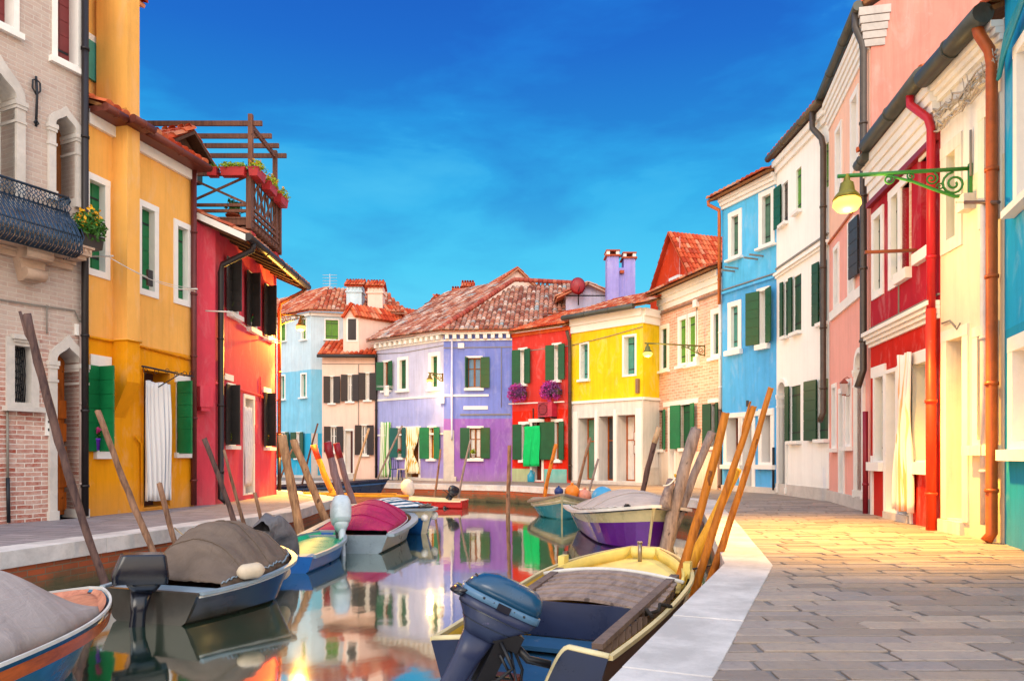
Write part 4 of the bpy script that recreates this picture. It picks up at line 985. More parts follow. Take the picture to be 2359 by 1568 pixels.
mb = MB(); a, b = F.U(802), F.U(821); z0, z1 = F.Z(811, 783), F.Z(811, 735)
mb.box(a-.06, b+.06, -.05, -.021, z0-.08, z1+.05, 1); mb.box(a, b, -.06, -.05, z0, z1, 0); mb.box(a+.02, a+.3, -.075, -.061, z0, z1, 2); mb.box(b-.3, b, -.075, -.061, z0, z1, 2); mb.build('window', [GLASS, WHITE, DS], at)
w0, w1 = AT(828, 1049, 31.7), AT(958, 1049, 34.2); mb = MB()
mb.add([(w0.x, w0.y, 5), (w1.x, w1.y, 5), (w1.x, w1.y, 7.0), (w0.x, w0.y, 6.95)], [(0, 1, 2, 3)])
o = wpart(root, 'attic_wall', mb, [PEACH])
rl = AT(810, 696, 31.5); rr = AT(968, 715, 35.2)
roof3('roof', (w0.x-.12, w0.y-.25, 6.92), (w1.x, w1.y-.15, 6.98), [rr, rl], TILE_RED, root)
roof3('roof', (AT(789, 735, 31.5).x, 35, 6.9), (AT(789, 735, 31.5).x, 31.4, 6.9), [rl, rl+Vector((0, 4, 0))], TILE_RED, root)
chimney(root, 847, 881, 659, 712, 33.2, PEACH, TILE_RED)

# ---------------------------------------------------------------- lilac corner house
LIL_U, LIL_L = H('#c3c4ec', .95), H('#a9a6e4', .95)
PL1 = plaster('pale_lilac_render', H('#a79ade', .95), H('#aab2ea', .95), 2.15, H('#ced0ee', .92), 3.35, worn=.55, wornc=H('#d9cfe4'), dirt=.35)  # paler lilac than PL2 on the adjoining face, palest above the upper split
PL2 = plaster('violet_blue_render', H('#a070cc', .95), H('#7f90e2', .95), 2.45, worn=.6, wornc=H('#cdb2d8'), dirt=.4)
lA, lC, lD = G(867, 1102.7), G(1022, 1107.5), G(1180, 1108)
F = Fac(lA, lC)
h = House('lilac_house', 'lilac corner house with a broad weathered hip roof and a lamp near its corner', F, 5.78, PL1, .6)
h.win(885, 834, 897, 897, fr=.08, rec=.14, fill='glass', fcol=WOODBR, sh=[(-1, 160, .34), (1, 168, .3)], shc=G_DARK, sill=.08)
h.win(921, 829, 936, 895, fr=.13, rec=.12, fill='shut', fcol=G_DARK, sill=.08); h.win(994, 820, 1008, 891, fr=.15, rec=.12, fill='shut', fcol=G_DARK, sill=.08)
h.win(918, 986, 928, 1052, fr=.06, rec=.14, fill='glass', fcol=WOODBR, pcol=LACE, sh=[(-1, 150, .36), (1, 165, .3)], shc=paint('teal_green_shutter', H('#0e5f5c'), .45), sill=.08, lintel=.04)
h.win(990, 985, 1002, 1055, fr=.06, rec=.14, fill='glass', fcol=WOODBR, pcol=YEL, sh=[(-1, 165, .44), (1, 172, .36)], shc=G_MID, sill=.08, lintel=.04)
h.win(938, 988, 965, 1096, fr=.1, rec=.25, fill='door', fcol=WOODBR, nm='door', zz=(.1, None), lintel=.02)
h.win(877, 985, 898, 1098, fr=.03, rec=.2, fill='plain', fcol=DARK, nm='door', zz=(.05, None))
zw = F.Z(950, 902); h.band('string_course', 3.32, 3.40, .035, WHITE); h.band('string_course', 1.83, 1.9, .035, WHITE)
h.band('plinth', -.2, .1, .03, GREYSTONE)
def dentils(h, z):
    mb = MB(); n = int(h.F.L/.3)
    mb.box(0, h.F.L, -.06, .02, z-.24, z-.18); mb.box(-.05, h.F.L+.1, -.26, .02, z, z+.06)
    for i in range(n): u = h.F.L*(i+.3)/n; mb.box(u, u+.14, -.22, .02, z-.17, z-.005)
    return mb.build('cornice', [WHITE], h.root)
dentils(h, 5.74)
h.pipe('cable', [(868, 815, .02), (930, 812, .02), (1022, 795, .02)], .012, CABLE, False)
h.finish(); root = h.root
F2 = Fac(lC, lD); h2 = House('x', None, F2, 5.78, PL2, 4)
h2.win(1077, 824, 1108, 892, fr=.07, rec=.14, fill='glass', fcol=WOODBR, pcol=glassm('blue_glass', H('#5a7fa0')), sh=[(1, 172, .36), (-1, 100, .3)], shc=G_DARK, sill=.09)
h2.win(1082, 986, 1108, 1054, fr=.06, rec=.14, fill='glass', fcol=WOODBR, pcol=LACE, sh=[(-1, 172, .37), (1, 172, .37)], shc=G_DARK, sill=.1, lintel=.05)
h2.band('string_course', 3.32, 3.40, .035, WHITE, 0, F2.U(1126)); h2.box('panel', F2.U(1068), F2.U(1124), -.03, .02, F2.Z(1096, 943), F2.Z(1096, 935), WHITE); h2.box('string_course', F2.U(1060), F2.U(1176), -.03, .02, F2.Z(1096, 956), F2.Z(1096, 953), CABLE)
h2.box('quoin', .0, .42, -.035, .02, .0, 2.0, GREYSTONE)
h2.box('cable', .0, F2.L, -.025, .0, F2.Z(1100, 801), F2.Z(1100, 799), CABLE); h2.box('junction_box', F2.U(1056), F2.U(1070), -.12, .0, F2.Z(1063, 802), F2.Z(1063, 791), WHITE); h2.box('meter_box', F2.U(1013), F2.U(1024), -.1, .0, F2.Z(1018, 929), F2.Z(1018, 913), WHITE)
h2.pipe('drainpipe', [(1041, 780, .05), (1041, 1000, .05), (1041, 1012, .05)], .04, paint('lilac_white_pipe', H('#d8d8f0')), False); h2.pipe('conduit', [(1155, 800, .03), (1155, 938, .03)], .015, CABLE, False)
h2.box('doorstep', F2.U(1040), F2.U(1052), -.14, .0, .0, .18, GREYSTONE)
dentils(h2, 5.74); h2.finish(); merge(h2.root, root)
ez = 5.86; eC = Vector((lC.x-.12, lC.y-.38, ez)); eL = Vector((lA.x-.4, lA.y-.25, ez)); eR = Vector((.15, 28.55, ez)); RP = AT(1185, 646, 33.2); e2 = AT(1316, 653, 33.4)
roof3('roof', eC, eR, [Vector((2.2, 30.4, ez+(30.4-28.7)/(33.2-28.7)*(RP.z-ez))), e2, RP], TILE_OLD, root)
roof3('roof', eL, eC, [RP, RP+(eL-eC).normalized()*4.2], TILE_OLD, root)
mb = MB(); n = 26
for i in range(n): a = eC.lerp(RP, i/n); b = eC.lerp(RP, (i+1.15)/n); mb.tube([a+Vector((0, 0, .05)), b+Vector((0, 0, .07))], [.11, .085], 8)
m = (e2-RP)
for i in range(12): mb.tube([RP+m*(i/12)+Vector((0, 0, .04)), RP+m*((i+1.1)/12)+Vector((0, 0, .05))], [.11, .09], 8)
wpart(root, 'ridge_tiles', mb, [tilem('ridge_tile', [(0, H('#9a4038')), (1, H('#b86a58'))])])
# dormer with satellite dish
dp = AT(1335, 690, 30.2); mb = MB(); mb.box(dp.x-.55, dp.x+1.2, 30.2, 32.5, 6.4, 7.55); 
mb.prism([(dp.x-.6, 7.5), (dp.x+1.25, 7.5), (dp.x+.35, 8.0)], 30.2, 32.5); dmr = wpart(root, 'dormer', mb, [PL1])
t = MB(); tile_roof(t, (dp.x-.95, 29.9, 7.42), (0, 1, 0), (.92, 0, .42), [(0, 0), (2.8, 0), (2.8, 1.45), (0, 1.45)]); tile_roof(t, (dp.x+1.6, 29.9, 7.42), (0, 1, 0), (-.92, 0, .42), [(0, 0), (2.8, 0), (2.8, 1.45), (0, 1.45)])
o = t.build('roof', [TILE_MIX]); o.parent = dmr; bpy.context.view_layer.update(); o.matrix_parent_inverse = dmr.matrix_world.inverted()
dish = empty('satellite_dish', 'dark red satellite dish on the dormer above the red house', 'satellite dish', AT(1331, 659, 29.6))
mb = MB(); mb.loft([[Vector((math.cos(2*math.pi*k/20)*r, -.12+.9*r*r, math.sin(2*math.pi*k/20)*r*1.12)) for k in range(20)] for r in (.02, .12, .22, .31)], 0, True, True)
mb.build('reflector', [paint('dark_red_dish', H('#9c1f2c'), .4, .1)], dish)
mb = MB(); mb.tube([(0, .0, -.28), (.05, -.3, -.1)], .012, 6); mb.tube([(0, .05, 0), (.05, .25, -.2), (.05, .3, -.7)], .025, 6); mb.build('arm', [IRON], dish)

# ---------------------------------------------------------------- red house with petunias
PRED = plaster('vermilion_render', H('#e02a10', .95), H('#dd4038', .95), 2.72, worn=.1, dirt=.05)
F = Fac(lD, G(1315, 1112))
h = House('red_house', 'bright red house with green shutters and two hanging petunia baskets', F, 5.74, PRED, 4)
for x0, y0, x1, y1 in ((1200, 806, 1211, 883), (1278, 795, 1289, 874)):
    h.win(x0, y0, x1, y1, fr=.05, rec=.14, fill='glass', fcol=WHITE, sh=[(-1, 170, .36), (1, 165, .34)], shc=G_DARK, sill=.09, lintel=.06)
h.win(1203, 978, 1213, 1057, fr=.06, rec=.14, fill='glass', fcol=WOODBR, sh=[(-1, 172, .4), (1, 172, .2)], shc=G_DARK, sill=.1, lintel=.1); h.win(1279, 972, 1290, 1057, fr=.06, rec=.14, fill='glass', fcol=WOODBR, sh=[(-1, 172, .62), (1, 168, .26)], shc=G_DARK, sill=.1, lintel=.1)
h.win(1226, 972, 1248, 1107, fr=.1, rec=.3, fill='door', fcol=paint('rust_door', H('#7a2c18'), .5), nm='door', zz=(.05, None), lintel=.05)
h.box('plinth', 0, F.U(1222), -.02, .02, -.1, .5, plaster('pale_green_plinth', H('#b9cc98'), worn=.3)); h.box('plinth', F.U(1254), F.U(1306), -.02, .02, -.1, .5, plaster('teal_plinth', H('#6cc0b8'), worn=.3))
h.band('cornice', 5.6, 5.74, .06, plaster('orange_cornice', H('#e0612c')))
h.band('cable', 5.0, 5.03, .02, CABLE); h.box('conduit', F.U(1228), F.U(1230), -.03, 0, 2.0, 2.8, BLACKPIPE)
h.roof(5.78, .28, 21, 3.2, TILE_RED, side=(.05, .0))
h.pipe('drainpipe', [(1306, 762, .3), (1312, 785, .08), (1313, 820, .08), (1313, 1105, .08)], .065, metalm('brown_pipe', H('#5a4638'), .5, .3))
h.finish(); rh = h.root
tag(child_at(F, (lambda m: (m.tube([F.L3(1172, 930, .22), F.L3(1300, 925, .22)], .025, 8), m.tube([F.L3(1200, 929, .22), F.L3(1200, 929, 0)], .015, 6), m.tube([F.L3(1285, 926, .22), F.L3(1285, 926, 0)], .015, 6), m.build('awning_rod', [WHITE]))[-1])(MB())), 'white horizontal rod across the front of the red house', 'awning rod')
q = F.L3(1270, 943, 0); ac = empty('air_conditioner', 'pink painted air conditioner on the red house below the petunias', 'air conditioner', F.W(q.x, 0, q.z), F.ang)
PKM = paint('raspberry_paint', H('#c0304c'), .45, .15); mb = MB(); mb.box(-.36, .30, -.36, -.05, -.28, .27); mb.build('casing', [PKM], ac)
mb = MB()
for i in range(9): mb.box(-.33, .1, -.372, -.361, -.23+i*.055, -.20+i*.055)
mb.tube([(-.12+math.cos(a*.5)*.2, -.378, math.sin(a*.5)*.2) for a in range(14)], .01, 5); mb.build('grille', [paint('dark_raspberry', H('#7a1a2e'))], ac)
mb = MB(); mb.box(-.34, -.3, -.36, .0, -.34, -.285); mb.box(.22, .26, -.36, .0, -.34, -.285); mb.build('bracket', [IRON], ac)
for px, py, w, lb in ((1196, 903, .38, 'hanging basket of magenta petunias under the window beside the lilac house'), (1274, 898, .42, 'larger hanging basket of magenta petunias above the pink air conditioner')):
    q = F.L3(px, py, .28); o = empty('flower_basket', lb, 'flower basket', F.W(q.x, q.y, q.z), F.ang, 'petunia baskets on the red house')
    mb = MB(); mb.box(-w*.8, w*.8, -.12, .12, -.18, .02); mb.build('trough', [BROWNSH], o); rnd = random.Random(int(px))
    mb = MB(); mb.leaves((0, -.05, .0), (w, .26, .30), 420, .06, 0, rnd, .3); mb.build('foliage', [PURP], o)
    mb = MB(); mb.leaves((-w*.42, -.06, .04), (w*.62, .28, .28), 230, .055, 0, rnd, .75); mb.leaves((-w*.85, -.05, -.06), (w*.4, .26, .28), 150, .06, 0, rnd, .5); mb.leaves((w*.5, -.08, -.22), (w*.4, .2, .2), 60, .055, 0, rnd, .2); mb.leaves((-w*.2, -.08, .22), (w*.7, .2, .16), 90, .06, 0, rnd, .2); mb.leaves((-w*.3, -.1, -.3), (w*.25, .15, .16), 40, .05, 0, rnd, .2); mb.build('flowers', [paint('petunia_petal', H('#c03aa8'), .6, .1)], o)
mb = MB(); u0, u1 = F.U(1215), F.U(1250); z0, z1 = F.Z(1232, 1074), F.Z(1232, 982)
def fn(a, b): return (u0+(u1-u0)*(a+.03*math.sin(b*6)+(.1*b if a < .5 else -.08*b)*(1-2*abs(a-.5))), -.20-.03*math.sin(a*10+b*2)-.02*b, z1+(z0-z1)*b+.02*a)
mb.grid(fn, 16, 12, 0); 
o = mb.build('green_towel', [cloth('emerald_towel', H('#12c46a'), .85)]); m = o.modifiers.new('thickness', 'SOLIDIFY'); m.thickness = .01
tag(child_at(F, o), 'bright emerald towel hanging over the door of the red house', 'towel')
mb = MB(); mb.loft([[Vector((math.cos(2*math.pi*k/14)*r, math.sin(2*math.pi*k/14)*r*.6, z)) for k in range(14)] for r, z in ((.13, 0), (.14, .05), (.14, .26), (.06, .36), (.045, .42), (.05, .46))]); mb.tube([(.05, 0, .42), (.13, 0, .36), (.12, 0, .26)], .02, 6)
q = G(1223, 1109); tag(mb.build('plastic_jug', [paint('cyan_plastic', H('#1c9ac0'), .3, .05)], loc=(q.x, q.y-.25, 0)), 'cyan plastic jug standing by the door of the red house', 'jug')

# ---------------------------------------------------------------- yellow shop house
PY = plaster('yellow_render', H('#f7d81e', .95), worn=.25, dirt=.0, wornc=H('#f3e3a0'))
PWS = plaster('white_shopfront', H('#e9e6e2', .95), worn=.15, dirt=.3)
PYW = plaster('yellow_over_white_render', H('#e9e4de', .95), H('#f7d41c', .95), 2.93, worn=.22, dirt=.2, wornc=H('#f3e3a0'))
sA, sC, sD = G(1316.5, 1112), G(1481, 1117.7), G(1519, 1116)
F = Fac(sA, sC); h = House('yellow_shop_house', 'yellow house with a white three bay shopfront on its ground floor', F, 5.95, PYW, 4)
h.win(1338, 792, 1355, 872, fr=.05, rec=.22, fill='shut', fcol=G_TEAL, sill=.08); h.win(1438, 775, 1463, 862, fr=.07, rec=.24, fill='shut', fcol=G_TEAL, sill=0)
for i, (a, b, y0) in enumerate(((1332, 1369, 962), (1379, 1412, 958), (1422, 1463, 955))):
    w, q = h.win(a, y0, b, 1108, frame=False, rec=.55, fill='glass', fcol=WOODOR, pcol=(glassm('green_glass', H('#5a8a74')), GLASS, LACE)[i], nm='door', zz=(.12, None), bars=True)
    if i == 2:
        mb = MB(); 
        for z in (1.5, 1.05): mb.box(q[1]-.42, q[1]-.1, .50, .515, z, z+.34, 0); mb.box(q[1]-.39, q[1]-.13, .495, .499, z+.03, z+.31, 1)
        mb.build('notice_frame', [WOODOR, WHITE], w)
    if i == 0:
        mb = MB(); mb.box(q[1]-.32, q[1]-.12, .50, .51, 1.1, 1.5); mb.build('notice', [WHITE], w)
h.band('string_course', 2.88, 2.97, .06, WHITE); h.band('plinth', -.1, .1, .03, GREYSTONE)
for x0, x1 in ((1319, 1331), (1370, 1378), (1413, 1421), (1464, 1480)): h.box('pier', F.U(x0)+.02, F.U(x1)-.02, -.025, .02, .1, 2.6, WHITE)
h.band('cornice', 5.45, 5.95, .12, WHITE, steps=2)
h.roof(6.02, .35, 19, 3.4, TILE_MIX, side=(.1, .3)); h.gutter(5.98, -.4, GREYGUT, .09, -.1, F.L-.1)
mb = MB(); mb.tube([F.L3(1318, 795, .03), F.L3(1400, 775, .03), F.L3(1481, 752, .03)], .012, 6); mb.build('cable', [CABLE], h.root)
h.box('bracket', F.L-.22, F.L-.12, -.12, .0, F.Z(1476, 905), F.Z(1476, 872), paint('rusty_iron', H('#8a6a58')))
h.finish(); root = h.root
F2 = Fac(sC, sD); h2 = House('x', None, F2, 5.95, PYW, .25); h2.band('string_course', 2.88, 2.97, .06, WHITE); h2.band('cornice', 5.45, 5.95, .12, WHITE, steps=2); h2.band('plinth', -.1, .6, .03, GREYSTONE); h2.finish(); merge(h2.root, root)
# twin chimney above the shop roof
a, b = AT(1399, 590, 29), AT(1465, 690, 29); mb = MB()
mb.box(a.x, a.x+.45, 29, 29.6, b.z-.6, a.z); mb.box(b.x-.45, b.x, 29.15, 29.75, b.z-.6, a.z-.05); mb.box(a.x+.45, b.x-.45, 29.12, 29.7, b.z-.6, a.z-.42); mb.box(a.x+.03, b.x-.1, 28.96, 29.7, b.z-.8, b.z-.2)
ch = wpart(root, 'chimney', mb, [plaster('lilac_chimney', H('#a6a0e6'), worn=.15, dirt=0)])
mb = MB()
for x0, x1, y0, z in ((a.x, a.x+.45, 29, a.z), (b.x-.45, b.x, 29.15, a.z-.05)):
    mb.box(x0-.07, x1+.07, y0-.07, y0+.67, z, z+.06, 0); mb.box(x0-.02, x0+.1, y0-.02, y0+.6, z+.061, z+.2, 1); mb.box(x1-.1, x1+.02, y0-.02, y0+.6, z+.061, z+.2, 1); mb.box(x0-.05, x1+.05, y0-.05, y0+.63, z+.201, z+.25, 0)
mb.box(a.x+.5, b.x-.46, 28.98, 29.12, a.z-.66, a.z-.55, 0); mb.box(a.x+.02, b.x-.05, 28.92, 28.957, b.z-.25, b.z-.17, 0)
o = mb.build('cap', [TERRA, WHITE]); o.parent = ch; bpy.context.view_layer.update(); o.matrix_parent_inverse = ch.matrix_world.inverted()

# ---------------------------------------------------------------- background houses
def block(name, label, F, top, mat, depth, ridge, roofm, over=.2):
    h = House(name, label, F, top, mat, depth); h.finish()
    mb = MB(); L = F.L; mb.prism([(-.0, top), (L, top), (L/2, ridge)], 0.0, depth); mb.build('gable', [mat], h.root)
    sl = math.hypot(L/2, ridge-top); k = (sl+over)/sl
    mb = MB()
    for sg, x in ((1, 0), (-1, L)):
        e = Vector((sg*L/2, 0, ridge-top)).normalized(); O = Vector((x, -.2, top))-e*over
        tile_roof(mb, O, (0, 1, 0), e, [(0, 0), (depth+.3, 0), (depth+.3, sl+over), (0, sl+over)])
    mb.build('roof', [roofm], h.root); return h
ORR = plaster('orange_red_render', H('#e0431a'), worn=.1, dirt=0)
hb = block('orange_red_house', 'orange red gabled house rising behind the roofs near the sky blue house', Fac((6.55, 35), (7.75, 31.2)), 8.35, ORR, 6, 11.0, TILE_RED)
FF = hb.F; q = FF.L3(1560, 655, .1); mb = MB(); mb.box(q.x-.3, q.x+.5, -.35, -.02, q.z-.4, q.z+.3); mb.build('air_conditioner', [WHITE], hb.root)
mb = MB(); q = FF.L3(1564, 545, .1); mb.tube([(q.x, -.06, q.z), (q.x, -.06, q.z-4)], .03, 6); mb.build('drainpipe', [paint('pink_pipe', H('#e08a80'))], hb.root)
block('peach_gable_house', 'pale peach gable wall showing above the lilac roof', Fac(AT(1085, 1049, 37).xy, AT(1290, 1049, 39).xy), 8.6, PEACH, 3, 10.6, TILE_MIX)
block('terracotta_roof_house', 'low house whose orange tile roof shows between the peach attic and the lilac roof', Fac(AT(940, 1049, 38).xy, AT(1075, 1049, 36).xy), 7.4, PEACH, 3, 8.9, TILE_RED)
block('distant_house', 'house whose reddish roof shows just beyond the coral house gutter', Fac(AT(560, 1049, 40).xy, AT(705, 1049, 41).xy), 8.3, PEACH, 4, 9.6, TILE_MIX)
root = bpy.data.objects['terracotta_roof_house']
chimney(root, 1044, 1061, 676, 700, 36.5, WHITE, TILE_RED, .4); chimney(root, 1066, 1090, 661, 700, 37, paint('orange_chimney', H('#e0915a')), TILE_RED, .5)
# ---------------------------------------------------------------- right-hand row
bA, bB = G(1519, 1116), G(1661, 1127)
F = Fac(bA, bB)
BR2 = brickm('pale_pink_brick', H('#c67f66'), H('#e2ac92'), H('#efdccd'), 1.0, H('#eccbb6'), 1.6, .2, bw=.28, bh=.095)
h = House('pale_brick_house', 'pale pink brick house with green ground floor shutters and a long lamp arm', F, 6.4, BR2, 4)
h.win(1525, 757, 1537, 848, fr=.14, rec=.05, fill='shut', fcol=G_DEEP, sill=.08)
h.win(1567, 736, 1581, 836, fr=.13, rec=.05, fill='shut', fcol=G_OLIVE, sill=.1); h.win(1588, 729, 1603, 833, fr=.13, rec=.05, fill='shut', fcol=G_OLIVE, sill=.1)
h.win(1645, 722, 1658, 815, fr=.16, rec=.06, fill='shut', fcol=G_DEEP, sill=.1)
h.win(1517, 945, 1531, 1034, fr=.0, rec=.1, fill='shut', fcol=G_DARK, sh=[(-1, 165, .32), (1, 165, .2)], shc=G_MID, sill=.1)
h.win(1544, 946, 1554, 1112, fr=.12, rec=.2, fill='plain', fcol=WHITE, nm='door', zz=(.1, None))
h.win(1570, 932, 1594, 1032, fr=.0, rec=.08, fill='shut', fcol=G_DARK, sh=[(-1, 170, .5), (1, 165, .36)], shc=G_MID, sill=.1)
h.win(1641, 930, 1652, 1028, fr=.0, rec=.08, fill='shut', fcol=G_DARK, sh=[(-1, 165, .34), (1, 165, .2)], shc=G_DEEP, sill=.1)
h.band('lintel', F.Z(1600, 929), F.Z(1600, 917), .03, WHITE, .3, F.U(1609)); h.box('lintel', F.U(1632), F.L, -.03, .02, F.Z(1645, 927), F.Z(1645, 918), WHITE)
for x0, x1 in ((1519, 1541), (1557, 1655)): h.box('plinth', F.U(x0)+.05, F.U(x1), -.04, .02, -.1, F.Z(1600, 1040), plaster('cream_plinth', H('#e9ddcf'), worn=.5, dirt=.6))
zc = F.Z(1590, 690); h.band('cornice', zc-.02, zc+.55, .16, WHITE, steps=3); h.band('string_course', zc-.16, zc-.10, .07, paint('brown_corbels', H('#8a6a58')))
h.box('cable', F.U(1605), F.U(1607), -.03, 0, F.Z(1606, 800), F.Z(1606, 705), CABLE); h.box('junction_box', F.U(1604), F.U(1612), -.12, 0, F.Z(1608, 843), F.Z(1608, 822), WHITE); h.box('junction_box', F.U(1603), F.U(1611), -.12, 0, F.Z(1608, 707), F.Z(1608, 690), WHITE)
h.roof(6.5, .45, 19, 3.4, TILE_MIX, side=(.3, .1))
h.pipe('drainpipe', [(1660, 640, .06), (1660, 942, .06)], .06, WHITE); h.pipe('drainpipe', [(1660, 945, .07), (1660, 1115, .07), (1657, 1122, .12)], .06, metalm('brown_pipe2', H('#6a5044'), .5, .3), False)
h.finish()

uA, uB = G(1664, 1128.5), G(1789, 1137); F = Fac(uA, uB); zb = 5.68
PBL = plaster('sky_blue_render', H('#56b2f0'), H('#5cc4f8'), zb, worn=.6, dirt=.15, wornc=H('#b9dff5'))
h = House('sky_blue_house', 'tall sky blue house at the bend with an orange downpipe on its corner', F, 8.36, PBL, 5)
LAT = paint('lattice_shutter', H('#4f7a66'), .6, .7, H('#a9c0a0'))
h.win(1686, 497, 1702, 588, fr=.14, rec=.09, fill='shut', fcol=LAT, sill=.06); h.win(1757, 450, 1777, 560, fr=.14, rec=.09, fill='shut', fcol=LAT, sill=.06)
h.win(1685, 705, 1701, 800, fr=.14, rec=.09, fill='shut', fcol=G_TEAL, sill=.14); h.win(1752, 670, 1768, 790, fr=.06, rec=.15, fill='glass', fcol=WHITE, sh=[(-1, 165, .42), (1, 160, .34)], shc=G_DARK, sill=.14, lintel=.05)
SH = woodm('shop_door_wood', H('#8a3f22'))
h.win(1675, 962, 1702, 1064, fr=.13, rec=.35, fill='glass', fcol=SH, sill=.12); h.win(1712, 962, 1733, 1120, fr=.13, rec=.4, fill='glass', fcol=GREYSTONE, nm='door', zz=(.1, None)); h.win(1756, 952, 1776, 1064, fr=.13, rec=.35, fill='glass', fcol=SH, sill=.12)
h.band('lintel', F.Z(1725, 959)+.0, F.Z(1725, 948), .045, WHITE, F.U(1669), F.U(1782)); h.band('plinth', -.1, .16, .05, GREYSTONE)
h.band('string_course', zb-.03, zb+.04, .06, PBL); h.band('string_course', zb+.08, zb+.11, .04, CABLE)
h.band('cornice', 8.1, 8.4, .16, WHITE, steps=3)
for px, py in ((1692, 625), (1700, 618), (1745, 597), (1758, 590)):
    q = F.L3(px, py, 0); h.box('line_bracket', q.x-.02, q.x+.02, -.45, 0, q.z-.02, q.z+.02, CABLE)
h.roof(8.44, .32, 18, 2.5, TILE_MIX, side=(.3, .0)); 
OP = metalm('orange_pipe', H('#c8682a'), .45, .2)
h.pipe3('drainpipe', [(-.25, -.3, 8.42), (-.25, -.3, 8.3), (-.02, -.1, 8.1), (-.02, -.09, 7.9), (-.02, -.09, zb-.3)], .05, OP)
h.pipe('drainpipe', [(1781.5, 1030, .05), (1781.5, 1128, .05)], .03, BLACKPIPE, False)
h.box('wall_number', F.U(1720), F.U(1725), -.02, 0, F.Z(1722, 936), F.Z(1722, 922), BLACKSH)
h.finish()

wA, wB = uB, G(1909.5, 1154); F = Fac(wA, wB)
PWH = plaster('white_render', H('#fbf9f4'), worn=.12, dirt=.35, wornc=H('#dccfae'), soft=.35)
h = House('white_house', 'tall white house with many dark green shutters and an arched doorway', F, 8.68, PWH, 5)
h.pane_leaf(1803, 420, 1815, 514, 1791, BROWNSH, .06, G_DARK)
h.win(1834, 388, 1846, 486, frame=False, rec=.05, fill='shut', fcol=G_OLIVE, sill=.08); h.win(1901, 330, 1909, 432, frame=False, rec=.04, fill='shut', fcol=G_OLIVE, sill=0)
h.pane_leaf(1808, 648, 1816, 774, 1803, G_DEEP); h.pane_leaf(1829, 634, 1846, 764, 1823, G_DEEP)
h.pane_leaf(1891, 600, 1905, 742, 1879, G_DEEP)
h.pane_leaf(1822, 888, 1844, 1015, 1815, G_DEEP)
h.pane_leaf(1886, 873, 1908, 1011, 1863, G_DEEP)
arch_open(h, 'arched_door', 1795, 1813, 880, 1130, 872, .06, 1, GREYSTONE, 'round', .3, .05, WHITE, .5)
h.band('string_course', 5.62, 5.74, .10, PWH, steps=2); h.band('cable', 5.85, 5.89, .04, CABLE); h.band('plinth', -.1, .28, .035, GREYSTONE)
h.band('cornice', 8.35, 8.66, .13, WHITE, steps=2)
h.roof(8.82, .16, 18, 2.5, TILE_RED, side=(.1, .0)); h.gutter(8.78, -.2, metalm('olive_gutter', H('#6a5c48'), .5, .4), .085, -.1)
h.pipe3('drainpipe', [(F.L-.4, -.2, 8.72), (F.L-.4, -.2, 8.35), (F.L-.1, -.12, 8.0), (F.L-.06, -.1, 7.8), (F.L-.06, -.1, 1.95), (F.L-.02, -.2, 1.75)], .065, BROWNPIPE := metalm('dark_taupe_pipe', H('#5c4f45'), .45, .35))
h.finish()

pA, pB = G(1910.5, 1154), G(2003, 1180.5); F = Fac(pA, pB)
PSA = plaster('salmon_render', H('#f6b0a2'), H('#fccbb2'), 5.6, soft=.6, worn=.30, dirt=.3, wornc=H('#e8d8cc'))
h = House('salmon_house', 'tall salmon pink house whose side wall rises above the crimson house', F, 8.74, PSA, 6)
h.win(1928, 300, 1938, 445, fr=.1, rec=.15, fill='plain', fcol=REVEAL, sill=0); h.win(1964, 225, 1976, 378, fr=.12, rec=.15, fill='plain', fcol=REVEAL, sill=0)
h.win(1924, 575, 1932, 700, fr=.1, rec=.25, fill='plain', fcol=REVEAL, sill=0); h.win(1958, 520, 1967, 672, fr=.12, rec=.25, fill='plain', fcol=REVEAL, sill=0)
h.win(1984, 492, 1990, 625, frame=False, rec=.05, fill='glass', fcol=WHITE, sh=[(-1, 175, .5)], shc=BLACKSH, sill=0)
h.win(1920, 893, 1926, 1027, fr=.09, rec=.2, fill='plain', fcol=REVEAL, sill=.08); h.win(1936, 905, 1944, 1135, fr=.1, rec=.25, fill='plain', fcol=REVEAL, nm='door', zz=(.22, None)); h.win(1952, 885, 1960, 1022, fr=.1, rec=.2, fill='plain', fcol=REVEAL, sill=.08)
arch_open(h, 'arched_door', 1975, 1991, 812, 1140, 800, .09, 1, WHITE, 'round', .3, .22, WHITE, .5)
h.band('string_course', F.Z(1950, 712), F.Z(1950, 690), .05, WHITE, F.U(1916), F.U(1990)); h.band('plinth', -.1, .24, .05, GREYSTONE); h.band('cable', 5.62, 5.66, .04, OP)
h.band('cornice', 8.12, 8.70, .15, WHITE, steps=5); mb = MB(); [mb.box(F.L+.001, F.L+.055+.008*i, -.10-.022*i, .24+.022*i, 8.14+.135*i, 8.14+.135*i+(.12 if i < 4 else .14)) for i in range(5)]; mb.build('cornice_end', [GREYSTONE], h.root)
h.roof(8.9, .14, 30, 5.5, TILE_RED, side=(.05, .12)); h.gutter(8.86, -.2, GREYGUT, .09, -.1, F.L+.08)
mb = MB(); yz = [(.02, 4.5), (5.9, 4.5), (5.9, 8.84+6.0*.577), (.02, 8.84)]; mb.add([(F.L+x, a, b) for x in (0, .03) for a, b in yz], [(0, 1, 2, 3), (7, 6, 5, 4), (0, 4, 5, 1), (1, 5, 6, 2), (2, 6, 7, 3), (3, 7, 4, 0)]); mb.build('side_wall', [plaster('pink_party_wall', H('#ee9f8e'), worn=.7, wornc=H('#f0ddd2'), dirt=0)], h.root)
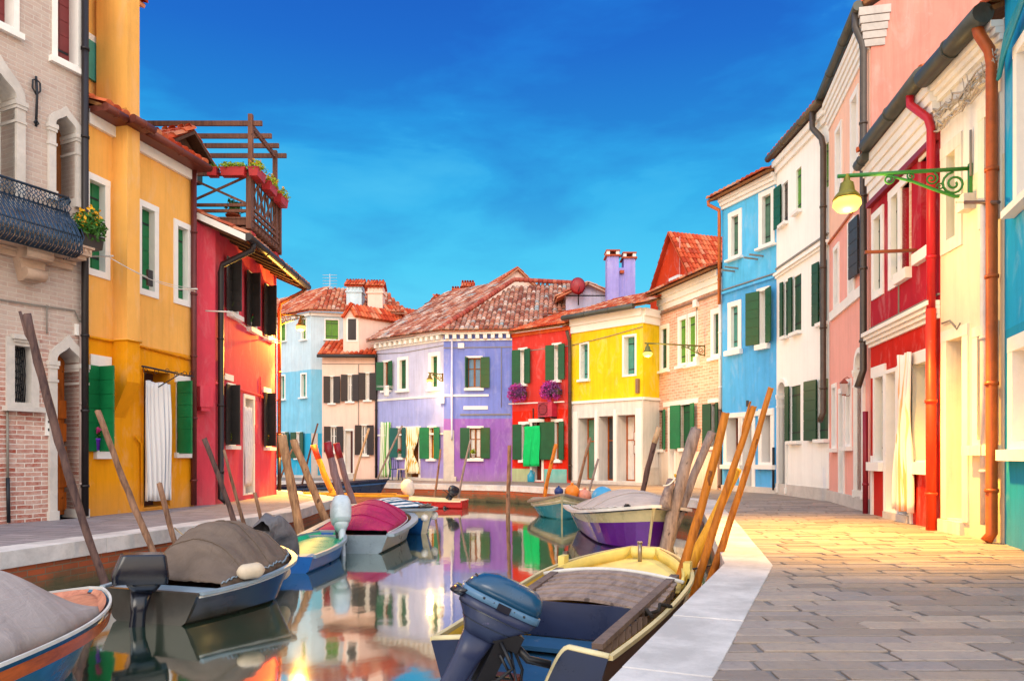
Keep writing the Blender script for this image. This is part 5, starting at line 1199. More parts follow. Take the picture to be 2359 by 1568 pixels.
h.pipe3('drainpipe', [(F.L-.05, -.22, 8.8), (F.L-.05, -.22, 8.55), (F.L-.0, -.12, 8.25), (F.L, -.1, 8.1), (F.L, -.1, 2.5), (F.L+.04, -.2, 2.2)], .06, metalm('grey_brown_pipe', H('#5b524c'), .45, .35))
h.finish()
F_sal = F
q = F.L3(1961, 895, .0); lt = empty('wall_lantern', 'small unlit rust red lantern on the salmon house', 'wall lantern', F.W(q.x, 0, q.z), F.ang); lt.scale = (.6, .6, .8)
RUST = metalm('rusty_lantern', H('#a4503c'), .6, .3); mb = MB()
mb.tube([(0, 0, .22), (0, -.12, .28), (0, -.22, .24)], .012, 6); mb.tube([(0, 0, -.1), (0, -.08, -.18), (0, -.2, -.16)], .01, 6); mb.build('bracket', [RUST], lt)
mb = MB(); 
for a, b, z0, z1 in ((.05, .10, -.16, .14), (.12, .02, .14, .24)): mb.loft([[(-a, -.22-a, z0), (a, -.22-a, z0), (a, -.22+a, z0), (-a, -.22+a, z0)], [(-b, -.22-b, z1), (b, -.22-b, z1), (b, -.22+b, z1), (-b, -.22+b, z1)]], 0, False)
mb.build('frame', [RUST], lt); mb = MB(); mb.loft([[(-.055, -.2815, -.13), (.055, -.2815, -.13), (.055, -.155, -.13), (-.055, -.155, -.13)], [(-.1, -.327, .12), (.1, -.327, .12), (.1, -.113, .12), (-.1, -.113, .12)]], 0, False); mb.build('glass', [paint('frosted_glass', H('#cfc4c0'), .3, .1)], lt)

rA, rB = G(2006, 1185), G(2165.5, 1223); F = Fac(rA, rB)
PCR = plaster('crimson_render', H('#cf1f10', .95), H('#b81a30', .95), 2.9, worn=.12, dirt=.1)
h = House('crimson_house', 'crimson house with white mouldings and a striped door curtain', F, 5.98, PCR, 5)
h.win(2016, 500, 2031, 668, fr=.12, rec=.06, fill='shut', fcol=G_DEEP, sill=0); h.win(2056, 450, 2071, 642, fr=.13, rec=.06, fill='shut', fcol=G_DEEP, sill=0)
BREV = brickm('reveal_brick', H('#d0a184'), H('#dfbfa4'), H('#dcc9b6'), 1.0, None, bw=.25, bh=.075)
for bx in ((2078, 424, 2097, 622), (2122, 358, 2150, 572)):
    w, (u0, u1, z0, z1) = h.win(*bx, frame=False, rec=.24, fill='plain', fcol=BREV, sill=0)
    h.box('lintel', u0-.02, u1+.02, -.03, .1, z1+.0, z1+.14, WHITE); h.box('sill', u0-.12, u1+.06, -.09, .1, z0-.16, z0-.0, WHITE)
    h.box('jamb', u1-.001, u1+.05, -.015, .2, z0, z1, BREV)
h.win(2018, 868, 2037, 1060, fr=.08, rec=.1, fill='shut', fcol=G_DEEP, sill=.0); h.box('sill', F.U(2009), F.U(2038), -.1, .02, F.Z(2024, 1084), F.Z(2024, 1064), WHITE)
h.win(2044, 858, 2066, 1180, fr=.06, rec=.4, fill='plain', fcol=REVEAL, nm='door', zz=(.12, None)); h.win(2072, 846, 2095, 1190, fr=.05, rec=.3, fill='plain', fcol=WOODBR, nm='door', zz=(.12, None))
h.win(2106, 835, 2146, 1060, fr=.1, rec=.3, fill='shut', fcol=G_OLIVE, sill=.0); h.box('sill', F.U(2100), F.U(2152), -.08, .02, F.Z(2126, 1092), F.Z(2126, 1064), WHITE)
h.box('lintel', F.U(2010), F.U(2042), -.03, .02, F.Z(2026, 866), F.Z(2026, 842), WHITE); h.box('lintel', F.U(2100), F.U(2152), -.03, .02, F.Z(2126, 833), F.Z(2126, 806), WHITE)
for x0, x1 in ((2009, 2013), (2039, 2042), (2099, 2103), (2150, 2153)): h.box('jamb', F.U(x0), F.U(x1), -.03, .02, -.05, 1.0, WHITE)
h.box('doorstep', F.U(2042), F.U(2098), -.06, .3, -.05, .12, GREYSTONE)
h.band('string_course', 2.82, 3.06, .16, WHITE, steps=4); h.band('cable', 3.13, 3.15, .03, CABLE)
h.band('cornice', 5.30, 5.96, .16, WHITE, steps=5); h.band('dentil_course', 5.18, 5.26, .08, paint('dark_red_dentils', H('#8a1420')))
h.roof(6.14, .16, 22, 2.5, TILE_RED, side=(.1, .0)); h.gutter(6.07, -.22, GREYGUT, .11, .45, F.L-.02); h.gutter(5.93, -.19, GREYGUT, .09, -.05, .42)
RP1 = paint('red_pipe', H('#c41a28'), .4, .15); RP2 = paint('orange_red_pipe', H('#e23a10'), .45, .25, H('#e8a080'))
h.pipe3('drainpipe', [(F.L-.42, -.22, 6.0), (F.L-.42, -.22, 5.85), (F.L-.07, -.12, 5.50), (F.L-.03, -.1, 5.35), (F.L-.03, -.1, 2.95)], .055, RP1)
h.pipe3('drainpipe', [(F.L-.03, -.1, 2.95), (F.L-.03, -.1, .0)], .065, RP2); h.pipe3('drainpipe', [(-.02, -.08, 1.75), (-.02, -.08, .02)], .045, paint('maroon_pipe2', H('#8a1428'), .4))
q = F.L3(2128, 565, 0); h.box('line_bracket', F.U(2110), F.U(2113), -.7, 0, q.z-.02, q.z+.02, paint('rust', H('#8a4a2c')))
h.box('wall_wire', F.U(2071.5), F.U(2072), -.02, 0, 3.1, 4.9, CABLE)
h.finish()
CST = stripem('peach_striped_cotton', [(0, H('#efe4de')), (.3, H('#e8a878')), (.42, H('#efe0d6')), (.6, H('#d8b8b8')), (.7, H('#efe4de')), (.86, H('#eec39a')), (.93, H('#efe4de'))], .16)
curtain('door_curtain', 'peach and white striped curtain over the door of the crimson house', F, 2064, 2097, 815, 1176, .1, CST, 6, .06, (.42, .18, .04))

kA, kB = G(2166.5, 1223), G(2313, 1254); F = Fac(kA, kB); Fk = F
PCM = plaster('cream_render', H('#efe2c4', .95), H('#f4efe6', .95), 4.4, worn=.25, soft=.7, dirt=.5, wornc=H('#d9c08a'), base=.8)
h = House('cream_house', 'cream house carrying the green scrolled lamp bracket', F, 5.92, PCM, 5)
CRM = plaster('cream_stone', H('#f4ecdc', .95), worn=.1, dirt=.2)
h.win(2184, 352, 2204, 548, fr=.16, rec=.25, fill='plain', fcol=REVEAL, sill=0, frm=CRM); h.win(2272, 262, 2293, 488, fr=.14, rec=.25, fill='plain', fcol=REVEAL, sill=0, frm=CRM)
w, q = h.win(2184, 780, 2220, 1196, fr=.14, rec=.35, fill='plain', fcol=plaster('cream_door', H('#f0dca0'), worn=.1), nm='door', zz=(.18, None), frm=CRM); h.box('doorstep', F.U(2170), F.U(2222), -.06, .3, -.05, .17, CRM)
w, (u0, u1, z0, z1) = h.win(2256, 770, 2288, 1012, fr=.12, rec=.28, fill='plain', fcol=REVEAL, sill=.12, frm=CRM)
mb = MB(); mb.box(u1-.15, u1-.1, -.0, .27, z0, z1); mb.build('shutter', [paint('mustard_shutter', H('#a8922c'), .5)], w)
w2 = h.box('shutter', F.U(2203), F.U(2207), -.02, .2, F.Z(2204, 548), F.Z(2204, 352), G_OLIVE)
h.box('grille', F.U(2273), F.U(2284), -.01, .02, F.Z(2278, 1170), F.Z(2278, 1081), paint('bronze_grille', H('#a88a68')))
h.box('meter_box', F.U(2231), F.U(2248), -.14, 0, F.Z(2240, 485), F.Z(2240, 449), CRM)
h.band('frieze', 5.35, 5.42, .06, CRM); h.band('cornice', 5.68, 5.90, .14, WHITE, steps=3)
h.roof(6.06, .16, 22, 2.5, TILE_RED, side=(.0, .0)); h.gutter(5.99, -.22, GREYGUT, .12, .0, F.L)
rnd = random.Random(5); mb = MB()
for i in range(7):
    z = 5.42+rnd.uniform(-.12, .12); mb.tube([(F.L*k/14, -.05-rnd.uniform(0, .05), z+rnd.uniform(-.05, .05)-.05*math.sin(math.pi*k/14)) for k in range(15)], .012, 5)
for k in range(26): u = F.L*rnd.random(); mb.tube([(u, -.07, 5.42+rnd.uniform(-.12, .05)), (u+.05, -.13, 5.42+rnd.uniform(-.05, .16))], .006, 4)
mb.build('cable_bundle', [paint('pale_cable', H('#b5aca2'), .7)], h.root)
mb = MB(); mb.tube([F.L3(2236, 300, .03), F.L3(2236, 405, .03)], .015, 6); mb.tube([F.L3(2170, 745, .03), F.L3(2188, 738, .03), F.L3(2205, 758, .03), F.L3(2212, 744, .03)], .012, 6); mb.build('cable', [CABLE], h.root)
h.pipe3('drainpipe', [(F.L-.14, -.22, 5.92), (F.L-.12, -.2, 5.8), (F.L-.07, -.12, 5.6), (F.L-.06, -.1, 5.45), (F.L-.06, -.1, .12), (F.L-.06, -.16, .03)], .06, metalm('burnt_orange_pipe', H('#c05a1c'), .5, .2))
h.pipe3('drainpipe', [(F.L-.24, -.08, 3.9), (F.L-.24, -.08, .2)], .05, paint('pale_grey_pipe', H('#d0c8c8'), .5))
h.finish()
mb = MB(); mb.tube([F.L3(2206, 466, .12), F.L3(2301, 466, .12)], .022, 6); mb.tube([F.L3(2206, 466, .12), F.L3(2206, 466, 0)], .015, 6)
tag(child_at(F, mb.build('wall_rod', [paint('brown_iron', H('#5a3f38'))])), 'thin brown iron rod between the green bracket and the orange downpipe', 'iron rod')

F = Fac(G(2315, 1254.5), G(2361, 1271)); 
PTQ = plaster('turquoise_render', H('#1497c4', .95), H('#12a3dc', .95), 2.4, worn=.1, dirt=.15)
h = House('turquoise_house', 'turquoise house with white window surrounds beyond the orange downpipe', F, 6.3, PTQ, 5, (0, 5))
h.win(2338, 792, 2420, 1014, fr=.16, rec=.3, fill='plain', fcol=REVEAL, sill=.12); h.win(2348, 60, 2430, 420, fr=.12, rec=.3, fill='plain', fcol=REVEAL, sill=.08)
mb = MB(); rnd = random.Random(8)
for i in range(6): mb.tube([(.02+rnd.uniform(0, .1), -.08, 5.2), (.4, -.1, 5.45+rnd.uniform(-.1, .1)), (1.5, -.1, 5.8+rnd.uniform(-.1, .1)), (4, -.1, 5.9)], .018, 5)
mb.build('cable_bundle', [paint('teal_cable', H('#1a8fae'))], h.root)
h.band('cornice', 6.1, 6.3, .15, SOFFIT); h.roof(6.4, .4, 22, 2.5, TILE_RED)
h.finish()

# ---------------------------------------------------------------- street lamps
BULB = emit('lamp_bulb', (1, .60, .11, 1), 2.4)
def lamp(label, wall, tip, n, mat, scale=1.0, power=60, zarm=None, scroll=True, drop=.12, spot=3.0, shade=None, lc=(1, .66, .26)):
    """bracket lamp: wall and tip are world points at arm height"""
    wall, tip = Vector(wall), Vector(tip); d = tip-wall; L = math.hypot(d.x, d.y)
    o = empty('street_lamp', label, 'street lamp', wall, math.atan2(d.y, d.x)); S = scale
    mb = MB(); mb.tube([(0, 0, 0), (L+.12*S, 0, 0)], .028*S, 8); mb.box(-.03, .015, -.03*S, .03*S, -.40*S, .06*S)
    if scroll:
        mb.tube([(.02, 0, -.36*S), (.18*S, 0, -.36*S), (.42*S, 0, -.26*S), (.7*S, 0, -.13*S), (.95*S, 0, -.05*S), (1.05*S, 0, -.02)], [.024*S, .024*S, .021*S, .018*S, .016*S, .014*S], 6)
        def spiral(cx, cz, r, a0, turns, sg=1, w=.016):
            pts = []
            for k in range(int(turns*14)+1):
                t = k/(turns*14); a = a0+sg*t*turns*2*math.pi; rr = r*(1-.85*t); pts.append((cx+math.cos(a)*rr, 0, cz+math.sin(a)*rr))
            mb.tube(pts, w*S, 5)
        spiral(.19*S, -.19*S, .155*S, 1.5, 1.9, -1, .017); spiral(.47*S, -.11*S, .085*S, 2.0, 1.6, 1, .013); spiral(.72*S, -.055*S, .05*S, .5, 1.4, -1, .012); spiral(1.0*S, -.085*S, .075*S, 1.6, 1.7, 1, .013); spiral(.36*S, -.22*S, .05*S, 0, 1.3, 1, .011)
    mb.build('bracket', [mat], o)
    sh = MB(); prof = [(.03, .02), (.045, -drop), (.085, -drop-.03), (.105, -drop-.14), (.15, -drop-.19), (.185, -drop-.25), (.175, -drop-.25), (.10, -drop-.17)]
    sh.loft([[Vector((L+math.cos(2*math.pi*k/18)*r*S, math.sin(2*math.pi*k/18)*r*S, z*S)) for k in range(18)] for r, z in prof], 0, True, False)
    sh.build('lamp_shade', [shade or mat], o)
    b = MB(); b.loft([[Vector((L+math.cos(2*math.pi*k/16)*r*S, math.sin(2*math.pi*k/16)*r*S, z*S)) for k in range(16)] for r, z in ((.09, -drop-.20), (.175, -drop-.265), (.185, -drop-.33), (.13, -drop-.40), (.03, -drop-.43))])
    b.build('bulb', [BULB], o)
    sp = bpy.data.lights.new('lamp_spot', 'SPOT'); sp.energy = power*spot; sp.color = (1, .50, .07); sp.spot_size = R(96); sp.spot_blend = .9; sp.shadow_soft_size = .12*S
    so = bpy.data.objects.new('lamp_spot', sp); COL.objects.link(so); so.parent = o; so.location = (L, 0, (-drop-.60)*S)
    li = bpy.data.lights.new('lamp_light', 'POINT'); li.energy = power; li.color = lc; li.shadow_soft_size = .12*S
    lo = bpy.data.objects.new('lamp_light', li); COL.objects.link(lo); lo.parent = o; lo.location = (L, 0, (-drop-.66)*S)
    return o
GRNL = paint('bracket_green', H('#3f8f3a'), .4, .2, H('#7fb04a')); BRASS = metalm('dark_brass', H('#8a6a1c'), .45, .5); OLIV = metalm('olive_iron', H('#7a7a3a'), .5, .3)
q = Fk.L3(2234, 388, .02); W0 = Fk.W(q.x, q.y, q.z); dd = 9.25; tip = AT(1951, 394, dd)
lamp('lit green street lamp on the scrolled bracket of the cream house', W0, (tip.x, tip.y, W0.z), None, GRNL, .92, 120, drop=.07, spot=32, lc=(1, .62, .2), shade=metalm('olive_brass', H('#9a8c2a'), .45, .4))
q = Fc.L3(636, 722, .0); W0 = Fc.W(Fc.L-.05, 0, 4.66); tip = AT(693, 722, 19.4)
lamp('lit brass lamp on a short bracket at the corner of the coral house', W0, (tip.x, tip.y, W0.z), None, BRASS, .72, 1100, spot=4, lc=(1, .5, .06))
lc = Vector((lC.x, lC.y)); nn = Fac(lA, lC).n; zz = AT(1022, 862, 29.1).z
lamp('lit lamp on a short bracket at the corner of the lilac house', (lc.x-.05, lc.y-.0, zz), (lc.x+nn.x*.75, lc.y+nn.y*.75, zz), None, BRASS, .72, 90, spot=2.5)
Fq = Fac(bA, bB); q = Fq.L3(1624, 797, 0); W0 = Fq.W(q.x, 0, q.z)
lamp('lit lamp at the end of a long thin arm from the pale brick house', W0, (W0.x+Fq.n.x*1.95, W0.y+Fq.n.y*1.95, W0.z), None, OLIV, .78, 170, drop=.10, spot=8)
# ---------------------------------------------------------------- boats
def boat(name, label, stern, bow, B, zs, zb, hull, rim, inner, transom=.85, full=.5, chine=.78, blunt=.04, draft=.15, tm=None, split=.0, low=None, rake=.35, pw=2.2, rimw=.06, rub=None, ns=22, inz=.10, tcut=None, group=None, cat='boat', shp=1.8, trim=None, rimo=.028, rimz=.024):
    stern, bow = Vector(stern[:2]), Vector(bow[:2]); d = bow-stern; L = d.length
    o = empty(name, label, cat, (stern.x, stern.y, WZ), math.atan2(d.y, d.x), group)
    half = lambda s: B/2*(transom+(1-transom)*math.sin(math.pi/2*s/full) if s < full else 1-(1-blunt)*((s-full)/(1-full))**pw)
    sheer = lambda s: zs+(zb-zs)*s**shp
    def P(s, t, k):                    # k: 0 keel .. 1 gunwale ; t side
        h, g = half(s), sheer(s)
        prof = [(0, -draft), (chine*.55, -draft*.8), (chine, -.02*0+.03), (chine+(1-chine)*.30, .03+(g-.03)*.32), (chine+(1-chine)*.62, .03+(g-.03)*.64), (chine+(1-chine)*.85, .03+(g-.03)*.84), (1, g)]
        f, z = prof[k]; x = s*L-rake*(1-k/6)**1.2*max(0, s)**4
        return Vector((x, t*h*f, z))
    mb = MB(); SS = [i/ns for i in range(ns+1)]
    seq = [(1, k) for k in range(6, 0, -1)]+[(1, 0)]+[(-1, k) for k in range(1, 7)]
    rings = [[P(s, t, k) for t, k in seq] for s in SS]
    mats = [hull, low or hull, inner]
    for i in range(ns):
        for j in range(len(seq)-1):
            kk = max(seq[j][1], seq[j+1][1]); m = 1 if (low and kk <= split) else 0
            mb.add([rings[i][j], rings[i+1][j], rings[i+1][j+1], rings[i][j+1]], [(0, 1, 2, 3)], m, True)
    e = rings[-1]; mb.add(e, [tuple(range(len(e)))], 0, False)
    # inner skin and floor
    th = .035
    def I(s, t, lv):
        h, g = max(.01, half(s)-th), sheer(s); s2 = min(s, 1-.05/L)
        return Vector((s2*L-(0 if lv == 0 else rake*.5*s**4), t*h*(1 if lv == 0 else chine*(.93-.45*s**4)), g if lv == 0 else min(inz, g-.05)))
    for t in (1, -1):
        mb.grid(lambda a, b: I(a, t, 0).lerp(I(a, t, 1), b), ns, 3, 2)
    mb.grid(lambda a, b: I(a, 1, 1).lerp(I(a, -1, 1), b), ns, 2, 2, False)
    h = mb.build('hull', mats, o)
    # gunwale
    gb = MB()
    path = [(s, 1) for s in SS]+[(s, -1) for s in SS[::-1]]
    pts = [Vector((s*L, t*half(s), sheer(s))) for s, t in path]
    sec = []
    for i, p in enumerate(pts):
        a, b = pts[max(0, i-1)], pts[min(len(pts)-1, i+1)]; tg = (b-a); tg.z = 0; tg.normalize(); nn = Vector((tg.y, -tg.x, 0))
        w = rimw
        sec.append([p+nn*(-.025)*-1*0-nn*.02+Vector((0, 0, .022)), p+nn*w*.0+nn*(-w)+Vector((0, 0, .022)), p+nn*(-w)+Vector((0, 0, -.018)), p-nn*.02+Vector((0, 0, -.018))] if False else
                   [p+nn*rimo+Vector((0, 0, rimz)), p-nn*w+Vector((0, 0, rimz)), p-nn*w+Vector((0, 0, -rimz)), p+nn*rimo+Vector((0, 0, -rimz*1.2))])
    # make normals point outward: port side travel bow-wards has land... handled by symmetric widths
    gb.loft(sec, 0, False, True); gb.build('gunwale', [rim], o)
    if rub:
        rb = MB()
        for t in (1, -1): rb.tube([P(s, t, 6).lerp(P(s, t, 4), rub[1])+Vector((0, t*.012, 0)) for s in SS], rub[2], 6)
        rb.build('rub_rail', [rub[0]], o)
    # transom
    tb = MB(); g = sheer(0); hw = half(0)
    if tcut:
        cz, cw = tcut; n = 9; top = [(hw, g), (cw*1.9, g+.03)]
        top += [(cw*1.9+(cw-cw*1.9)*k/n, g+.03-(cz+.03)*(1-math.cos(math.pi*.5*k/n))**.8) for k in range(1, n+1)]
        top += [(-x, z) for x, z in top[::-1]]
        poly = top+[(-hw*chine, .03), (-hw*chine*.5, -draft*.8), (hw*chine*.5, -draft*.8), (hw*chine, .03)]
    else:
        poly = [(hw, g), (-hw, g), (-hw*chine, .03), (-hw*chine*.5, -draft*.8), (hw*chine*.5, -draft*.8), (hw*chine, .03)]
    n = len(poly); tb.add([(-.03, y, z) for y, z in poly]+[(.03, y, z) for y, z in poly], [tuple(range(n)), tuple(range(2*n-1, n-1, -1))]+[(i, i+n, (i+1) % n+n, (i+1) % n) for i in range(n)])
    to = tb.build('transom', [tm or hull], o)
    if trim:
        q = MB(); q.tube([(0, y, z+.005) for y, z in (top if tcut else [(hw, g), (-hw, g)])], .022, 6); q.build('transom_trim', [trim], to)
    o['_L'] = L
    return o, half, sheer, L
def cover(o, half, sheer, L, s0, s1, hmax, mat, pk=.45, pw=1.7, over=.03, name='cover', folds=.03, seed=0, endz=.0, hoops=0, seams=3, lace=None):
    mb = MB()
    def fn(a, b):
        s = s0+(s1-s0)*a; t = b*2-1; h = half(s)+over
        k = (a/pk if a < pk else (1-a)/(1-pk)); env = math.sin(math.pi/2*max(0, min(1, k)))**.8
        hz = hmax*env*(1-abs(t)**pw)+endz*(1-abs(t)**3)
        w = a*13+t*1.6*math.sin(a*5+seed)+seed; tri = abs((w/3.14) % 1-.5)*2
        fo = folds*(tri**1.6*1.7-.6)*abs(t)**.6*(1-abs(t)**5)*env+folds*.9*noise.noise(Vector((a*5, t*3, seed)))+folds*.5*abs(noise.noise(Vector((a*11+t*4, t*6-a*3, seed+3))))
        if hoops: fo += -folds*1.2*abs(math.sin(a*math.pi*hoops))*(1-abs(t)**4)
        drop = -.07 if abs(t) > .999 else 0
        return Vector((s*L, t*h*(1+.012*math.sin(a*40)), sheer(s)+.035+hz+fo+drop))
    mb.grid(fn, 90, 44); c = mb.build(name, [mat], o); m = c.modifiers.new('thickness', 'SOLIDIFY'); m.thickness = .008
    for i in range(seams):
        a = (i+.8)/(seams+.6); sb = MB(); sb.tube([fn(a, .02+.96*j/40)+Vector((0, 0, .007)) for j in range(41)], .007, 5); sb.build('seam', [mat], c)
    if lace:
        lb = MB()
        for e in (.012, .988): lb.tube([fn(j/60, e)+Vector((0, 0, .012*math.sin(j*2.2))) for j in range(61)], .008, 5)
        lb.build('lacing_rope', [lace], c)
    return c
def deck(o, half, sheer, L, s0, s1, drop, mat, name='deck', camber=.03, n=14, inset=.05):
    mb = MB(); mb.grid(lambda a, b: Vector(((s0+(s1-s0)*a)*L, (b*2-1)*max(.005, half(s0+(s1-s0)*a)-inset), sheer(s0+(s1-s0)*a)-drop+camber*(1-(b*2-1)**2))), n, 8)
    c = mb.build(name, [mat], o); m = c.modifiers.new('thickness', 'SOLIDIFY'); m.thickness = .02; m.offset = -1; return c
def se(cx, cy, z, a, b, k=14, p=3.2, dx=0):
    r = []
    for i in range(k):
        t = 2*math.pi*i/k; c, s = math.cos(t), math.sin(t)
        r.append(Vector((cx+math.copysign(abs(c)**(2/p), c)*a, cy+math.copysign(abs(s)**(2/p), s)*b, z)))
    return r
def outboard(o, pos, yaw, tilt, S, cowlm, lowm, legm, prof=None, wh=1.0, stripe=None, p=3.2, k=24, tiller=True):
    """outboard motor; local x points towards the boat, tilt raises the propeller behind"""
    M = Matrix.Translation(Vector(pos)) @ Matrix.Rotation(yaw, 4, 'Z') @ Matrix.Rotation(tilt, 4, 'Y') @ Matrix.Scale(S, 4)
    tr = lambda rings: [[M @ p for p in r] for r in rings]
    pr = prof or [(-.02, .10, .20, .115), (.03, .10, .25, .14), (.16, .105, .27, .15), (.30, .10, .25, .14), (.37, .09, .20, .11), (.395, .08, .12, .06)]
    mb = MB(); rg = tr([se(x-.08, 0, z+.12, a, b*wh, k, p) for z, x, a, b in pr]); mb.loft(rg, 0)
    mo = mb.build('outboard_motor', [cowlm], o)
    sm = mo.modifiers.new('bevel', 'BEVEL'); sm.width = .006; sm.segments = 2
    lb = MB(); lb.loft(tr([se(.02, 0, z, a, b*wh, k) for z, a, b in ((.115, .18, .11), (.06, .17, .10), (-.02, .11, .06))])); lb.build('motor_pan', [lowm], mo)
    lg = MB(); lg.loft(tr([se(x, 0, z, a, b, 12, 2.4) for z, x, a, b in ((0, 0, .11, .055), (-.25, -.02, .075, .04), (-.55, -.03, .085, .032), (-.62, -.04, .14, .03), (-.72, -.02, .10, .022), (-.82, .02, .05, .012))]))
    lg.loft(tr([se(-.05, 0, z, a, b, 12, 2.2) for z, a, b in ((-.575, .17, .07), (-.555, .17, .07))])); lg.build('leg', [legm], mo)
    bk = MB()
    for q in (-.06, .06): bk.obox(M @ Vector((.08, q-.012, -.22)), M.to_3x3() @ Vector((.10, 0, 0)), M.to_3x3() @ Vector((0, .024, 0)), M.to_3x3() @ Vector((0, 0, .26)))
    if tiller: bk.tube([M @ Vector((.1, 0, .02)), M @ Vector((.32, 0, .06)), M @ Vector((.5, .02, .09))], .018*S, 8); bk.build('clamp_bracket', [IRON], mo)
    pb = MB()
    for q in range(3):
        a = q*2.1; pb.loft([[M @ Vector((-.22+dx, math.cos(a+w)*r, -.68+math.sin(a+w)*r)) for dx, r, w in ((0, .02, -.4), (.02, .11, -.5), (.0, .12, .2), (-.02, .03, .4))], [M @ Vector((-.235+dx, math.cos(a+w)*r, -.68+math.sin(a+w)*r)) for dx, r, w in ((0, .02, -.4), (.02, .11, -.5), (.0, .12, .2), (-.02, .03, .4))]], 0, False)
    pb.tube([M @ Vector((-.28, 0, -.68)), M @ Vector((-.12, 0, -.68))], .03*S, 8); pb.build('propeller', [IRON], mo)
    if stripe:
        s = MB(); s.loft(tr([se(-.08+pr[1][1]*1.0, 0, z+.12, pr[2][2]*1.012, pr[2][3]*wh*1.02, k, p) for z in (stripe[0], stripe[1])]), 0, True, False); s.build('stripe', [stripe[2]], mo)
    return mo, M
def fender(name, label, p, q, r, mat, cat='fender'):
    p, q = Vector(p), Vector(q); d = (q-p); n = 12; mb = MB()
    mb.tube([p+d*(i/n) for i in range(n+1)], [r*(.25 if i in (0, n) else min(1, .45+.9*math.sin(math.pi*i/n))) for i in range(n+1)], 14)
    o = mb.build(name, [mat]); o.location = (0, 0, 0); return tag(o, label, cat)
BLUEH = paint('blue_hull', H('#3a86a8', .85), .22, .12, spec=.6); CREAMP = paint('cream_paint', H('#e8dcc0', .9), .35, .2); NAVY = paint('navy_paint', H('#16264a'), .3, .2, spec=.5)
VARN = woodm('varnished_wood', H('#c25a14'), H('#7a3408'), (2, 9, 9), .22, .1); WHITEP = paint('white_trim', H('#ece8e2', .9), .35, .15)
GREYH = paint('grey_hull', H('#3d3a36'), .14, .15, spec=.7); GREYL = paint('grey_blue_hull', H('#7f8e98'), .3, .2); TEALD = paint('teal_deck', H('#10a878'), .3, .25, spec=.5); BLUE2 = paint('blue_hull_two', H('#1c5fa8'), .3, .25); GREYRIM = paint('grey_rim', H('#8fa0ac'), .35, .2)
TARPB = cloth('brown_tarpaulin', H('#75655a'), .72, .8); TARPG = cloth('grey_beige_tarpaulin', H('#aa9d98'), .78, .8, sc=2.5); TARPM = cloth('magenta_tarpaulin', H('#b01c58'), .75, .65, .3); TARPD = cloth('dark_grey_tarpaulin', H('#6c6a70'), .55, .55, .4, 6); TARPL = cloth('pale_grey_tarpaulin', H('#c4b6ae'), .8, .85)
FEND = paint('fender_cream', H('#d8c4aa'), .55, .5, H('#8a6a4a')); BLK = paint('black_gloss', H('#161826'), .22, .1, spec=.6); SILV = paint('silver_paint', H('#c4d2dc'), .3, .3, H('#7a6a60')); PURPLE = paint('purple_hull', H('#5a1a86'), .18, .08, spec=.6); PALEY = paint('pale_yellow_paint', H('#f4dc8c', .95), .4, .15); OLIVEC = paint('olive_cream_hull', H('#c2b890'), .3, .15); TEALH = paint('teal_hull', H('#1f7a8a'), .25, .15); REDH = paint('red_hull', H('#c0101c'), .3, .2); DKBR = woodm('dark_boat_wood', H('#5a3a2a'))
SALMW = woodm('pink_wood', H('#d08a6c'), H('#8a4a34'), (2, 9, 9), .4)

# boat under the beige cover, bottom left
o, hf, sh, L = boat('moored_boat', 'blue hulled boat with orange wood sides under a large pale grey cover', (-3.58, 1.6), (-3.22, 5.72), 1.5, .44, .53, BLUEH, WHITEP, SALMW, blunt=.07, full=.45, pw=3.4, chine=.55, rake=.5, rimw=.006, rimo=.010, rimz=.010, ns=44, rub=(WHITEP, .5, .012), inz=.3)
mb = MB(); n = 40
for t in (1, -1):
    mb.grid(lambda a, b: Vector((a*L+.002, t*(hf(a)*(1-.00*b)+.012-.02*b), sh(a)-.03-.085*b)), n, 2)
mb.build('sheer_plank', [VARN], o)
mb = MB(); mb.grid(lambda a, b: Vector((.985*L+.03, (b*2-1)*hf(.99), sh(1)-.03-.085*a)), 2, 6); mb.build('bow_plank', [VARN], o)
deck(o, hf, sh, L, .70, .975, .05, SALMW)
cover(o, hf, sh, L, .02, .825, .37, TARPG, pk=.84, pw=2.0, over=-.03, folds=.022, hoops=7, seed=2, seams=0)

# grey boat with brown tarpaulin and black outboard
o, hf, sh, L = boat('moored_boat', 'dark grey boat under a brown tarpaulin with a black outboard motor', (-3.36, 6.88), (-2.80, 8.6), 1.36, .30, .50, GREYH, GREYRIM, DKBR, blunt=.07, ns=40, rimo=.012, rimz=.014, transom=.82, full=.5, pw=3.0, chine=.75, rimw=.045, rub=(WHITEP, .35, .010), tm=GREYH, rake=.4)
cover(o, hf, sh, L, .16, .90, .47, TARPB, pk=.46, pw=1.9, over=-.05, folds=.035, seed=1, lace=GREYRIM)
deck(o, hf, sh, L, .0, .16, .01, GREYRIM, 'stern_deck', .0)
q = outboard(o, (-.14, -.03, .32), -.75, .05, .84, BLK, BLK, BLK, p=9, wh=1.05, tiller=False, prof=[(-.03, .06, .27, .15), (.05, .06, .28, .16), (.16, .07, .25, .155), (.27, .08, .22, .14), (.285, .08, .20, .12)], stripe=(.05, .065, SILV))
wp = lambda ob, v: ob.matrix_world @ Vector(v)
bpy.context.view_layer.update()
a = wp(o, (.45, -.60, .42)); fender('fender', 'short cream fender lying on the gunwale of the brown covered boat', a, a+Vector((.22, .14, .02)), .075, FEND)
a = AT(640, 1282, 8.35); fender('fender', 'long cream fender hanging over the bow of the brown covered boat', a, AT(657, 1332, 8.4), .085, FEND)

